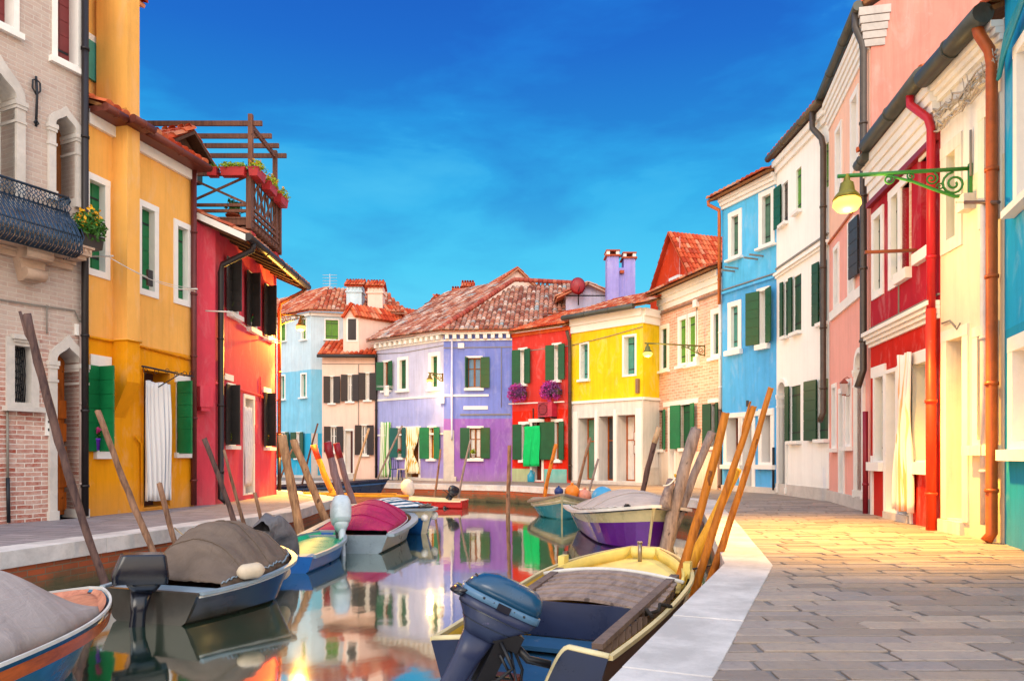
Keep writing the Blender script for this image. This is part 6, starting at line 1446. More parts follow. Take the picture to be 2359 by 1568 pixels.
# small blue boat with green deck and wrapped outboard
o, hf, sh, L = boat('moored_boat', 'small blue boat with a green deck and an outboard wrapped in dark cloth', (-3.02, 9.78), (-2.98, 12.0), .94, .22, .32, BLUE2, GREYRIM, TEALD, rimo=.012, rimw=.035, blunt=.3, full=.5, pw=2.4, chine=.85, tm=BLUE2)
deck(o, hf, sh, L, .12, .96, .06, TEALD); deck(o, hf, sh, L, .0, .12, .0, GREYRIM, 'stern_deck', 0)
mb = MB(); rnd = random.Random(11)
def blob(i, j):
    t = i; a = 2*math.pi*j; c = Vector((-.22+.52*t, .22-.30*t, .56-.46*t*t+.08*math.sin(t*3.1))); r = .155*(1-.25*t)+.02
    f = 1+.22*noise.noise(Vector((t*4, math.cos(a)*2, math.sin(a)*2)))+.07*math.sin(a*5+t*9)
    e = math.sin(math.pi*min(1, max(.02, .06+t*.98)))**.3
    return c+Vector((0, math.cos(a)*r*1.1, math.sin(a)*r*1.25))*f*e
mb.grid(blob, 24, 24)
def skirt(i, j):
    a = 2*math.pi*j; f = 1+.2*math.sin(a*5)+.15*noise.noise(Vector((i*3, a, 2)))
    return Vector((-.22+math.cos(a)*.15*f*(1-.2*i), .2+math.sin(a)*.15*f*(1-.2*i), .56-.5*i))
mb.grid(skirt, 10, 28); c = mb.build('wrapped_outboard', [TARPD], o)

# grey boat with magenta cover and silver outboard
o, hf, sh, L = boat('moored_boat', 'grey boat under a magenta cover with a silver outboard motor', (-2.63, 11.75), (-2.52, 14.9), 1.48, .29, .46, GREYL, GREYRIM, DKBR, blunt=.3, transom=.9, full=.5, pw=2.4, chine=.85, rimw=.1)
cover(o, hf, sh, L, .12, .93, .34, TARPM, pk=.5, pw=1.8, over=-.10, folds=.02, seed=5, seams=4)
mb = MB(); mb.tube([Vector((s*L, t*(hf(s)-.10), sh(s)+.0)) for t in (1,) for s in [.12+.81*i/20 for i in range(21)]], .012, 5); mb.tube([Vector((s*L, -(hf(s)-.10), sh(s)+.0)) for s in [.12+.81*i/20 for i in range(21)]], .012, 5); mb.build('lacing_rope', [WHITEP], o)
outboard(o, (-.1, .05, .38), .4, .32, 1.05, SILV, SILV, SILV)

# blue boat with striped cover
STRB = stripem('blue_white_striped_canvas', [(0, H('#cfd8dc')), (.5, H('#2c5a7a'))], .22, 0)
o, hf, sh, L = boat('moored_boat', 'blue and cream boat with a blue and white striped cover behind the magenta one', (-3.35, 17.0), (-1.62, 14.45), 1.25, .42, .50, CREAMP, GREYRIM, DKBR, blunt=.14, low=BLUE2, split=4, chine=.7, full=.5, rake=.35)
cover(o, hf, sh, L, .1, .74, .16, STRB, pk=.5, over=.02, folds=.02, seed=3); deck(o, hf, sh, L, .74, .97, .03, GREYRIM)
bpy.context.view_layer.update()
for v, lb in (((L*.93, .22, .36), 'round white fender at the bow of the striped cover boat'), ((L*.99, -.08, .34), 'smaller round white fender at the very tip of the striped cover boat')):
    mb = MB(); mb.ball((0, 0, 0), .09 if 'small' not in lb else .075, 0, 12, 8); p = wp(o, v); tag(mb.build('ball_fender', [WHITEP], loc=p), lb, 'fender')
mb = MB(); rnd = random.Random(4); pts = [Vector((rnd.uniform(-.12, .16), rnd.uniform(-.1, .1), rnd.uniform(-.03, .05))) for _ in range(30)]; mb.tube(pts, .01, 5); tag(mb.build('rope_coil', [paint('grey_rope', H('#9a9490'))], loc=wp(o, (L*.93, 0, .56))), 'tangle of grey rope on the bow of the striped cover boat', 'rope')

# yellow trimmed boat with white wrapped motor beyond the quay corner
YTR = paint('yellow_trim', H('#e8a81c'), .4, .2)
o, hf, sh, L = boat('moored_boat', 'brown boat with a bright yellow gunwale just beyond the quay corner', (-3.0, 20.2), (-5.3, 18.95), 1.05, .48, .60, SALMW, YTR, DKBR, chine=.7)
mb = MB(); mb.loft([se(0, 0, z, a, b, 16, 2.4) for z, a, b in ((-.16, .08, .08), (-.08, .14, .14), (.06, .19, .17), (.22, .16, .15), (.3, .08, .07))]); 
w = mb.build('wrapped_outboard', [cloth('white_motor_cover', H('#e8d6c8'), .85)], o); w.location = (-.05, .35, .62); w.rotation_euler = (0, .35, .6)

# dark blue boat and pale boat across the side canal
o, hf, sh, L = boat('moored_boat', 'long dark navy boat across the mouth of the side canal', (-9.4, 24.3), (-4.25, 25.4), 1.5, .50, .74, NAVY, NAVY, DKBR, chine=.8, rake=.6, rub=(paint('blue_rub', H('#2c5a9a')), .5, .03)); deck(o, hf, sh, L, .5, .97, .04, NAVY)
o, hf, sh, L = boat('moored_boat', 'pale grey boat moored behind the timber posts in the side canal', (-12.5, 23.0), (-8.0, 23.6), 1.4, .45, .55, GREYL, WHITEP, DKBR, chine=.8)
o, hf, sh, L = boat('moored_boat', 'mid blue boat lying at the quay edge of the side canal', (-8.2, 22.6), (-5.0, 21.9), 1.2, .38, .5, BLUE2, GREYRIM, DKBR, chine=.8)

# small red boat with black outboard
o, hf, sh, L = boat('moored_boat', 'small red boat with a cream rim and a tilted dark outboard', (-1.42, 22.0), (-4.2, 22.5), 1.0, .22, .36, REDH, CREAMP, CREAMP, chine=.85, rimw=.1, full=.5, blunt=.1); deck(o, hf, sh, L, .08, .96, .02, PALEY)
outboard(o, (.32, .30, .36), .5, -.5, .62, BLK, BLK, BLK)

# cream and teal boat, centre right
o, hf, sh, L = boat('moored_boat', 'cream and teal boat with a flat grey cover facing the viewer', (1.35, 21.2), (1.2, 17.7), 1.62, .34, .62, OLIVEC, paint('taupe_rim', H('#8a7c70'), .4), DKBR, low=TEALH, split=4, chine=.7, blunt=.03, full=.62, pw=1.7, rake=.45, shp=4.5, rub=(CREAMP, .7, .02))
cover(o, hf, sh, L, .1, .97, .05, cloth('grey_flat_cover', H('#9a8c80')), pk=.6, over=.0, folds=.012)
bpy.context.view_layer.update()
for v, r, m, lb in (((L*.55, .30, .60), .2, paint('orange_buoy', H('#f08a2c'), .4), 'orange ball buoy on the cream and teal boat'), ((L*.58, .62, .52), .17, paint('pink_buoy', H('#d8907c'), .4), 'faded pink ball buoy next to the orange one'), ((L*.56, -.05, .62), .12, paint('navy_buoy', H('#1c3a7a'), .4), 'small navy blue ball buoy on the cream and teal boat')):
    mb = MB(); mb.ball((0, 0, 0), r, 0, 14, 10); mb.tube([(0, 0, r*.9), (0, 0, r*1.25)], r*.2, 8); tag(mb.build('ball_buoy', [m], loc=wp(o, v)), lb, 'buoy')

# purple boat
o, hf, sh, L = boat('moored_boat', 'purple and olive boat under a domed pale cover beside the grey posts', (1.95, 15.6), (2.28, 11.85), 1.85, .50, .74, OLIVEC, WHITEP, DKBR, low=PURPLE, split=4, chine=.72, blunt=.03, full=.60, pw=2.4, rake=.55, shp=3, rimw=.10, rub=(BLK, .10, .03))
cover(o, hf, sh, L, .12, .90, .36, TARPL, pk=.55, pw=1.9, over=-.03, folds=.014, seed=9, seams=3, lace=WHITEP)
bpy.context.view_layer.update()
for t in (-.35, .35):
    mb = MB(); mb.box(-.03, .03, -.05, .05, 0, .03); mb.box(-.07, .07, -.02, .02, .03, .05); c = mb.build('cleat', [IRON], o); c.location = (L*.9, t, sh(.9)+.03)
mb = MB(); mb.ball((0, 0, 0), .26, 0, 16, 10); tag(mb.build('ball_buoy', [paint('sky_blue_buoy', H('#4aa8dc'), .4, .1)], loc=AT(1389, 1146, 16.6)), 'sky blue ball buoy behind the domed cover of the purple boat', 'buoy')

# foreground boat
TRW = woodm('weathered_deck', H('#a08a80'), H('#5f5250'), (1.2, 8, 8), .65)
o, hf, sh, L = boat('moored_boat', 'navy and yellow wooden boat with a large blue outboard motor', (.03, 4.42), (1.40, 7.80), 1.36, .40, .58, paint('brown_topsides', H('#6a4a38'), .4, .3), paint('pale_yellow_rim', H('#dcc792'), .45, .55, H('#8a6a42')), paint('yellow_inside', H('#d8aa30'), .5, .35, H('#7a5a2a')), transom=.83, full=.58, blunt=.20, pw=2.3, chine=.8, rimw=.022, rimo=.010, rimz=.013, tm=NAVY, tcut=(.24, .17), trim=paint('cream_trim', H('#e8d8a8'), .4), inz=.12, shp=2)
FB = (o, hf, sh, L)
fd = MB()                                            # weathered cross-planked fore deck
npl = 6
for i in range(npl):
    a0, a1 = .335+.275*i/npl+.003, .335+.275*(i+1)/npl-.002
    fd.grid(lambda a, b: Vector(((a0+(a1-a0)*a)*L, (b*2-1)*(hf(a0+(a1-a0)*a)-.10), sh(a0)-.01+.075*(1-(b*2-1)**2)+.03*i/npl)), 2, 14, 0, False)
fo = fd.build('planked_deck', [TRW], o); m = fo.modifiers.new('thickness', 'SOLIDIFY'); m.thickness = .025; m.offset = -1
mb = MB(); mb.grid(lambda a, b: Vector(((.61+.025*a)*L, (b*2-1)*(hf(.62)-.05), sh(.61)+.03+.075*(1-(b*2-1)**2)-.02*a)), 2, 12); mb.build('deck_edge', [WHITEP], o).modifiers.new('thickness', 'SOLIDIFY').thickness = .03
deck(o, hf, sh, L, .636, .975, .09, PALEY, 'bow_deck', .0, 14, .05)
mb = MB()
for t in (1, -1):
    mb.grid(lambda a, b: Vector(((.636+.344*a)*L, t*(hf(.636+.344*a)-.05-.012), sh(.636+.344*a)-.10+.12*b)), 12, 1)
    mb.box(.72*L, .76*L, t*(hf(.74)-.03)-.03, t*(hf(.74)-.03)+.03, sh(.74)-.05, sh(.74)+.09)
mb.grid(lambda a, b: Vector((.978*L, (a*2-1)*(hf(.98)-.02), sh(.98)-.10+.12*b)), 4, 1); mb.build('bulwark', [paint('bright_yellow_paint', H('#f6dc7c'), .4, .2)], o).modifiers.new('thickness', 'SOLIDIFY').thickness = .02
mb = MB(); x = .935*L; mb.tube([(x, 0, sh(.93)-.1), (x, 0, sh(.93)+.10)], .022, 10); mb.tube([(x, 0, sh(.93)+.10), (x, 0, sh(.93)+.115)], .028, 10); mb.build('mooring_bitt', [metalm('steel', H('#a89a8c'), .35, .9)], o)
mb = MB(); x = .315*L; w = hf(.315)-.17; mb.add([(x, -w, sh(.3)-.22), (x, w, sh(.3)-.22), (x+.03, w-.03, sh(.3)+.03), (x+.03, -w+.03, sh(.3)+.03), (x+.04, -w, sh(.3)-.22), (x+.04, w, sh(.3)-.22), (x+.06, w-.03, sh(.3)+.03), (x+.06, -w+.03, sh(.3)+.03)], [(0, 1, 2, 3), (7, 6, 5, 4), (0, 4, 5, 1), (1, 5, 6, 2), (2, 6, 7, 3), (3, 7, 4, 0)]); mb.build('bulkhead', [NAVY], o)
mb = MB(); mb.box(.05*L, .384*L, -hf(.2)+.2, hf(.2)-.2, .10, .135); mb.box(.22*L, .30*L, -hf(.3)+.19, hf(.3)-.19, .17, .20); mb.build('floor_boards', [paint('worn_blue_boards', H('#255478'), .5, .9, H('#a89c98'))], o)
for t in (1, -1):
    mb = MB(); mb.bar((.06*L, t*(hf(.06)-.15), sh(.06)+.0), (.66*L, t*(hf(.66)-.14), sh(.66)+.02), .07, .035)
    for i in range(16): s = .08+.56*i/15; mb.box(s*L-.015, s*L+.015, t*(hf(s)-.15)-.02, t*(hf(s)-.15)+.02, sh(s)-.13, sh(s)-.012)
    mb.build('side_rail', [woodm('grey_rail_wood', H('#7a655c'))], o)
mb = MB(); mb.tube([(.27*L, -hf(.27)+.03, sh(.27)+.03), (.30*L, -hf(.3)+.10, sh(.3)+.05), (.335*L, -hf(.33)+.14, sh(.33)-.02), (.31*L, -hf(.31)+.02, sh(.3)+.04), (.35*L, -hf(.35)+.05, sh(.35)+.05), (.37*L, -hf(.37)-.02, sh(.37)+.02)], .014, 6); mb.build('mooring_rope', [paint('dark_rope', H('#2a2420'), .9)], o)
MBLUE = paint('motor_blue', H('#1c4a6c'), .25, .25, H('#9ab4c8'), .6); MLIGHT = paint('motor_pale_blue', H('#587d9e'), .32, .2, H('#5a7a96')); MSLATE = paint('motor_slate', H('#2d3656'), .35, .45, H('#7a6a98'))
yaw = R(-58); Mm = Matrix.Translation((-.27, .12, .47)) @ Matrix.Rotation(yaw, 4, 'Z') @ Matrix.Rotation(R(27), 4, 'Y') @ Matrix.Scale(.79, 4)
tr = lambda rings: [[Mm @ p for p in r] for r in rings]
mb = MB(); mb.loft(tr([se(.0, 0, .36, .30, .155, 22, 2.8), se(.01, 0, .42, .285, .15, 22, 2.8), se(.03, 0, .48, .24, .128, 22, 2.7), se(.05, 0, .515, .17, .09, 22, 2.5), se(.06, 0, .525, .07, .04, 22, 2.3)])); mo = mb.build('outboard_motor', [MBLUE], o)
mb = MB(); mb.loft(tr([se(.0, 0, .305, .315, .165, 22, 2.8), se(0, 0, .358, .312, .163, 22, 2.8)])); mb.build('cowl_band', [MLIGHT], mo)
mb = MB(); mb.loft(tr([se(-.03, 0, .06, .13, .085, 22, 2.8), se(-.02, 0, .16, .20, .13, 22, 2.8), se(-.005, 0, .24, .285, .155, 22, 2.8), se(0, 0, .303, .305, .16, 22, 2.8)])); mb.build('cowl_lower', [MSLATE], mo)
mb = MB(); mb.loft(tr([se(-.04, 0, .065, .125, .08, 18, 2.6), se(-.05, 0, -.12, .095, .06, 18, 2.6), se(-.06, 0, -.30, .085, .05, 18, 2.4), se(-.06, 0, -.5, .10, .045, 18, 2.4), se(-.05, 0, -.62, .16, .04, 18, 2.4), se(-.04, 0, -.72, .12, .03, 18, 2.4)])); mb.build('leg', [MSLATE], mo)
mb = MB(); mb.loft(tr([se(-.33, 0, .27, .05, .10, 14, 2.6), se(-.30, 0, .33, .05, .11, 14, 2.6)]));  mb.build('cowl_handle', [BLK], mo)
mb = MB()
for q in (-.075, .075): mb.obox(Mm @ Vector((.07, q-.014, -.26)), Mm.to_3x3() @ Vector((.11, 0, 0)), Mm.to_3x3() @ Vector((0, .028, 0)), Mm.to_3x3() @ Vector((0, 0, .34)))
mb.obox(Mm @ Vector((.05, -.09, .07)), Mm.to_3x3() @ Vector((.2, 0, 0)), Mm.to_3x3() @ Vector((0, .18, 0)), Mm.to_3x3() @ Vector((0, 0, .12)))
mb.tube([Mm @ Vector((.2, 0, .12)), Mm @ Vector((.36, -.03, .06)), Mm @ Vector((.52, -.06, .10))], .024, 10); mb.tube([Mm @ Vector((.1, -.11, .1)), Mm @ Vector((.25, -.16, -.02)), Mm @ Vector((.2, -.1, -.16)), Mm @ Vector((.13, -.05, -.2))], .012, 6); mb.tube([Mm @ Vector((.13, -.12, .02)), Mm @ Vector((.3, -.1, -.1)), Mm @ Vector((.16, .1, -.2))], .01, 6)
mb.build('clamp_bracket', [paint('black_engine_parts', H('#14141a'), .4, .3, H('#5a4a44'))], mo)
mb = MB(); mb.obox((-.11, -.05, .02), (.075, 0, 0), (0, .22, 0), (0, 0, .24)); mb.build('motor_mount', [paint('rusty_mount', H('#6a2c1a'), .6)], mo)
mb = MB()
for q in range(3):
    a = q*2.1+.5; mb.loft([[Mm @ Vector((-.24+dx, math.cos(a+w)*r, -.58+math.sin(a+w)*r)) for dx, r, w in ((0, .02, -.4), (.03, .12, -.5), (.0, .135, .25), (-.03, .03, .4))], [Mm @ Vector((-.255+dx, math.cos(a+w)*r, -.58+math.sin(a+w)*r)) for dx, r, w in ((0, .02, -.4), (.03, .12, -.5), (.0, .135, .25), (-.03, .03, .4))]], 0, False)
mb.tube([Mm @ Vector((-.3, 0, -.58)), Mm @ Vector((-.1, 0, -.58))], .04, 10); mb.build('propeller', [SILV], mo)
mb = MB()                                          # recessed panel lines, latch, tell-tale and bolts of the big motor
for zq in (.232, .150): mb.loft(tr([se(-.005 if zq > .2 else -.02, 0, zq, (.283 if zq > .2 else .197), (.156 if zq > .2 else .128), 22, 2.8), se(-.005 if zq > .2 else -.02, 0, zq+.007, (.288 if zq > .2 else .203), (.158 if zq > .2 else .131), 22, 2.8)]), 0, True, False)
mb.obox(Mm @ Vector((-.05, -.172, .30)), Mm.to_3x3() @ Vector((.10, 0, 0)), Mm.to_3x3() @ Vector((0, .012, 0)), Mm.to_3x3() @ Vector((0, 0, .05)))
for q in range(5): mb.ball(Mm @ Vector((-.16+.08*q, -.155, .335)), .008, 0, 6, 4)
for q in range(4): mb.obox(Mm @ Vector((-.255+.0*q, -.05+.03*q, .40)), Mm.to_3x3() @ Vector((.006, 0, 0)), Mm.to_3x3() @ Vector((0, .014, 0)), Mm.to_3x3() @ Vector((0, 0, .05)))
mb.build('cowl_fittings', [BLK], mo)
mb = MB(); mb.tube([Mm @ Vector((.22, .05, .1)), Mm @ Vector((.40, .12, -.05)), Mm @ Vector((.46, .05, -.28)), Mm @ Vector((.42, -.1, -.42))], .010, 6); mb.tube([Mm @ Vector((.2, -.04, .08)), Mm @ Vector((.34, -.13, -.12)), Mm @ Vector((.30, -.16, -.34))], .008, 6); mb.build('fuel_line', [IRON], mo)

# ---------------------------------------------------------------- mooring poles
W_DARK = woodm('dark_pole', H('#664c44'), H('#2a1c22'), (8, 8, 1.4), .7, .7); W_BRN = woodm('brown_pole', H('#99735a'), H('#4a3026'), (8, 8, 1.4), .7, .7); W_TAN = woodm('tan_pole', H('#bd9068'), H('#5a3a2a'), (8, 8, 1.4), .7, .7)
W_GREY = woodm('grey_pole', H('#9a8a84'), H('#4a3e3e'), (7, 7, 1.0), .7, .8); W_MAUV = woodm('mauve_pole', H('#8a7074'), H('#57464c'), (12, 12, 1.0)); W_ORG = woodm('orange_pole', H('#cf7a1a'), H('#6a300c'), (7, 7, 1.1), .5, .7); W_YEL = woodm('yellow_pole', H('#eaa92c'), H('#b8741c'), (12, 12, 1.0), .5); W_PALE = woodm('pale_pole', H('#c8aa84'), H('#8a6a50'), (14, 14, 1.2))
REDTOP = paint('dark_red_paint', H('#8f1424'), .5, .3); ORTOP = paint('orange_red_paint', H('#e0481a'), .5, .3)
def dq(x):
    r = (x-CX)/FX; d = -6.93/(r-.25); return d if d < 13 else -3.70/r
def pole(label, x0, y0, x1, y1, w0, w1, mat, D=None, bend=.015, capm=None, capl=.12, fork=False, dd=0.0, ext=True, seed=0):
    """(x0,y0) top, (x1,y1) visible foot, widths in photo pixels"""
    if not D:                                   # stand it clear of the coping where it passes the quay edge
        D = dq(x1)
        for _ in range(6):
            yc = HY+(EYE-.03)*FX/D; D = dq(x0+(x1-x0)*(yc-y0)/(y1-y0))
    a = AT(x0, y0, D+dd); b = AT(x1, y1, D); rnd = random.Random(seed+int(x0*3+y0))
    v = b-a; n = v/max(.01, -v.z); foot = a+n*(a.z-(WZ-.6)) if ext else b
    L = (foot-a).length; k = max(10, int(L/.18)); r0, r1 = w0/2*D/FX, w1/2*D/FX
    side = n.cross(Vector((0, 1, 0))).normalized()
    pts, rs = [], []
    for i in range(k+1):
        t = i/k; s = bend*L*math.sin(math.pi*t*rnd.uniform(.98, 1.02)*(1.0))*(1 if seed % 2 else -1)+rnd.uniform(-.12, .12)*r0
        pts.append(a.lerp(foot, t)+side*s+Vector((0, rnd.uniform(-.1, .1)*r0, 0))); rs.append((r0+(r1-r0)*min(1, t*1.05))*rnd.uniform(.93, 1.07))
    mb = MB(); o0 = pts[0]; mb.tube([p-o0 for p in pts], rs, 12)
    for i in range(12): q = Vector(mb.v[i]); mb.v[i] = tuple(q-n*rnd.uniform(-.25, .35)*r0)
    if fork:
        f = pts[2]-o0; mb.tube([f, f*.6+side*(-r0*1.2), -n*r0*1.2-side*r0*1.5], [r0*.6, r0*.5, r0*.35], 8)
    o = mb.build('mooring_pole', [mat], loc=o0); tag(o, label, 'mooring pole', 'mooring poles along the canal')
    if capm:
        cb = MB(); m = max(2, int(capl*k)); 
        q = [o0+(pts[i]-o0) for i in range(m+1)]; cb.tube([p-o0-n*.004*(1 if i == 0 else 0) for i, p in enumerate(q)], [r*1.03+.003 for r in rs[:m+1]], 12)
        cb.build('painted_top', [capm], o)
    return o
pole('tall dark leaning pole with a split top in front of the gothic door', 62, 724, 247, 1332, 18, 17, W_DARK, bend=.02, fork=True)
pole('slanting greyish brown pole in front of the green window and ochre wall', 226, 946, 360, 1268, 13, 15, W_BRN)
pole('short brown pole beside the white striped curtain', 367, 1112, 402, 1230, 12, 13, W_BRN)
pole('dark bark covered pole before the black drainpipe of the coral house', 471, 1010, 537, 1212, 11, 13, W_DARK, seed=1)
pole('thin reddish brown pole before the coral wall', 516, 1036, 578, 1240, 6, 12, W_BRN)
pole('short thin grey brown stub beside the coral doorway', 587, 1134, 602, 1215, 8, 9, W_BRN, seed=1)
pole('thick tan pole at the corner of the coral house', 650, 1004, 697, 1238, 20, 22, W_TAN, bend=.006)
pole('thick leaning tan pole next to the quay corner', 676, 1015, 752, 1195, 17, 19, W_TAN, bend=.006)
pole('yellow pole with an orange painted top beyond the quay corner', 722, 1026, 776, 1150, 13, 16, W_YEL, 19.5, capm=ORTOP, capl=.14)
pole('mauve grey pole with a dark red top, nearest the magenta cover', 754, 1019, 797, 1172, 17, 19, W_MAUV, 17, capm=REDTOP, capl=.14)
pole('mauve grey pole with a dark red top, beside the yellow trimmed boat', 774, 1021, 820, 1166, 14, 15, W_MAUV, 17.7, capm=REDTOP, capl=.11)
pole('thin dark pole in front of the pale cyan house corner', 732, 975, 701, 1108, 4, 5, W_DARK, 24.5)
pole('thin grey brown pole crossing the dark green cyan house shutters', 673, 1034, 647, 1105, 4, 5, W_BRN, 25.0)
pole('thin pale pole in front of the peach pink house window', 850, 986, 818, 1108, 5, 6, W_PALE, 26)
pole('thin grey pole in front of the green striped curtain', 927, 980, 872, 1106, 4.5, 5, W_GREY, 25.4)
pole('thin reddish pole by the cream corner of the lilac house', 1015, 1034, 998, 1146, 3.5, 7, W_BRN, 23.5, seed=1)
pole('thin grey pole in front of the violet lilac house window', 1084, 1012, 1056, 1160, 4.5, 6, W_GREY, 23.4)
pole('straight brown pole standing in the water before the violet wall', 1174, 1026, 1171, 1182, 9, 10, W_BRN, 20, .004)
pole('orange brown pole behind the orange buoy', 1281, 1022, 1259, 1132, 8, 10, W_ORG, 22.3)
pole('slim brown pole before the first bay of the white shopfront', 1360, 1008, 1331, 1140, 6, 9, W_BRN, 20.4)
pole('shorter thin grey pole before the middle of the white shopfront', 1378, 1056, 1356, 1148, 5, 6, W_GREY, 19.8)
pole('crooked dark brown pole with a pale cut top before the brick house', 1518, 984, 1486, 1150, 12, 13, W_DARK, 17.3, .03, capm=W_PALE, capl=.12)
pole('thick weathered grey pole beside the purple boat', 1603, 988, 1536, 1262, 26, 31, W_GREY, 12.0, .012)
pole('grey pole with a rounded top behind the thick grey one', 1640, 996, 1566, 1205, 19, 19, W_GREY, 12.5, .02)
pole('orange pole standing inside the foreground boat, lowest of the orange ones', 1672, 952, 1532, 1432, 19, 23, W_ORG, 6.8, .012, seed=1, ext=False)
pole('orange pole with a split top behind the foreground boat', 1737, 936, 1615, 1330, 14, 22, W_ORG, 7.35, .008, fork=True)
pole('tallest orange pole with a clean cut top beside the walkway', 1776, 893, 1628, 1345, 13, 20, W_ORG, 7.6, .010, seed=1)
pole('thick pale yellow pole between the orange ones', 1700, 1080, 1596, 1300, 20, 30, W_YEL, 7.9, .006)
pole('short dark stub in the water under the lilac house door', 942, 1112, 937, 1134, 5, 6, W_DARK, 25)
mb = MB(); p = AT(1546, 1105, 12.05); pts = [p, AT(1534, 1150, 11.9), AT(1532, 1172, 11.85)]; mb.tube(pts, [.06, .09, .10], 10); tag(mb.build('mooring_pole', [W_GREY]), 'short broken grey stump lashed to the thick grey pole', 'mooring pole', 'mooring poles along the canal')

# ---------------------------------------------------------------- small things on the far bank
def chair(label, p, rz, m):
    o = empty('cafe_chair', label, 'chair', p, rz)
    mb = MB(); mb.box(-.2, .2, -.2, .2, .43, .46); mb.build('seat', [m], o)
    for x in (-.18, .18):
        for y in (-.18, .18): mb = MB(); mb.tube([(x, y, .43), (x*1.2, y*1.2, 0)], .018, 6); mb.build('leg', [m], o)
    mb = MB(); mb.tube([(-.19, .19, .45), (-.2, .25, .75), (-.14, .27, .88), (.14, .27, .88), (.2, .25, .75), (.19, .19, .45)], .017, 6)
    for x in (-.08, 0, .08): mb.tube([(x, .19, .45), (x, .26, .88)], .012, 6)
    mb.build('backrest', [m], o); return o
chair('cream wooden chair outside the lilac house door', G(929, 1105.2), R(-100), paint('cream_chair', H('#e8d8b0'), .5))
chair('dark blue chair beside the cream one', G(911, 1105), R(30), paint('blue_chair', H('#24406a'), .5))
Fl = Fac(lA, lC)
GST = stripem('green_white_stripes', [(0, H('#e9ead8')), (.4, H('#4f9a3c')), (.7, H('#e9ead8')), (.85, H('#8fb56a'))], .22); YST = stripem('yellow_white_stripes', [(0, H('#f3ead0')), (.5, H('#caa43c')), (.75, H('#f3ead0'))], .13)
curtain('door_curtain', 'green and white striped curtain at the far end of the lilac house', Fl, 876, 900, 972, 1098, .06, GST, 4, .06)
curtain('door_curtain', 'yellow striped curtain gathered aside in the lilac house doorway', Fl, 936, 966, 984, 1090, .12, YST, 5, .06, (.55, .55, -.12))
pot_plant('potted_plant', 'white pot with a red flower on the lilac house window sill', on_sill(Fl, 922, 1051, .04), .06, .12, WPOT, LEAF, REDP, 40, .05, .12, 8, .06)
Fv = Fac(lC, lD); pot_plant('potted_plant', 'white pot with a yellow green plant in the barred violet house window', on_sill(Fv, 1090, 1053, .05), .08, .14, WPOT, LEAFY, None, 70, .06, .14)
mb = MB(); F = Fl; a, b = F.L3(868, 888, .5), F.L3(905, 890, .5); mb.tube([a, b], .01, 5); mb.tube([F.L3(868, 891, .5), F.L3(905, 893, .5)], .01, 5); tag(child_at(F, mb.build('clothesline', [WHITEP])), 'short clothesline under the upper windows of the lilac house', 'clothesline')
mb = MB(); z = a.z; mb.grid(lambda u, v: Vector((a.x+.45+.3*u, -.5+.02*math.sin(u*9), z-.03-.45*v)), 6, 6); o = mb.build('white_cloth', [LACE]); o.modifiers.new('thickness', 'SOLIDIFY').thickness = .01; tag(child_at(F, o), 'small white cloth hung on the lilac house clothesline', 'laundry')
def line2(label, F, x0, y0, x1, y1, off=.35):
    mb = MB(); a, b = F.L3(x0, y0, off), F.L3(x1, y1, off)
    for dz, dy in ((0, 0), (-.07, -.12)):
        mb.tube([a.lerp(b, i/10)+Vector((0, dy, dz-.10*math.sin(math.pi*i/10))) for i in range(11)], .006, 5)
    for q in (a, b): mb.tube([(q.x, 0, q.z), (q.x, -off-.14, q.z-.02)], .014, 6)
    tag(child_at(F, mb.build('clothesline', [WHITEP])), label, 'clothesline')
line2('double clothesline along the upper windows of the ochre house', Fo, 244, 588, 440, 664, .3); line2('clothesline with white cords below the upper coral house windows', Fc, 520, 716, 632, 783, .4)
mb = MB(); p = AT(760, 650, 36); mb.tube([(0, 0, -1.2), (0, 0, .4)], .02, 5)
for k in range(5): mb.tube([(-.35, .0, .35-.14*k), (.35, 0, .35-.14*k)], .012, 4)
tag(mb.build('tv_antenna', [SILV], loc=p), 'small television antenna on the roof of the pale cyan house', 'antenna')

# ---------------------------------------------------------------- sky, sun, camera
w = bpy.data.worlds.new('World'); scene.world = w; w.use_nodes = True; nt = w.node_tree; nt.nodes.clear()
N = lambda t: nt.nodes.new('ShaderNode'+t); LK = nt.links.new
out = N('OutputWorld'); bg = N('Background'); LK(bg.outputs[0], out.inputs[0])
tc = N('TexCoord'); sp = N('SeparateXYZ'); LK(tc.outputs['Generated'], sp.inputs[0])
sky = N('TexSky'); sky.sky_type = 'NISHITA'; sky.sun_disc = False; sky.sun_elevation = R(SUN_EL); sky.sun_rotation = R(SUN_ROT)
def rampn(f, stops, interp='LINEAR'):
    r = N('ValToRGB'); e = r.color_ramp.elements; r.color_ramp.interpolation = interp
    while len(e) < len(stops): e.new(.5)
    for i, (p, c) in enumerate(stops): e[i].position = p; e[i].color = c
    LK(f, r.inputs[0]); return r.outputs[0]
def mixn(f, a, b, mode='MIX'):
    n = N('Mix'); n.data_type = 'RGBA'; n.blend_type = mode
    for v, i in ((f, 0), (a, 6), (b, 7)):
        if hasattr(v, 'node'): LK(v, n.inputs[i])
        else: n.inputs[i].default_value = v
    return n.outputs[2]
def mth(op, a, b=0., cl=False):
    n = N('Math'); n.operation = op; n.use_clamp = cl
    for v, i in ((a, 0), (b, 1)):
        if hasattr(v, 'node'): LK(v, n.inputs[i])
        else: n.inputs[i].default_value = v
    return n.outputs[0]
clear = rampn(sp.outputs[2], [(0, H('#86e2f6')), (.12, H('#64d6f4')), (.24, H('#42c8f0')), (.33, H('#26aee8')), (.41, H('#1594e0')), (.48, H('#0e7ad8')), (.56, H('#0c66cc')), (1, H('#0a4aa8'))])
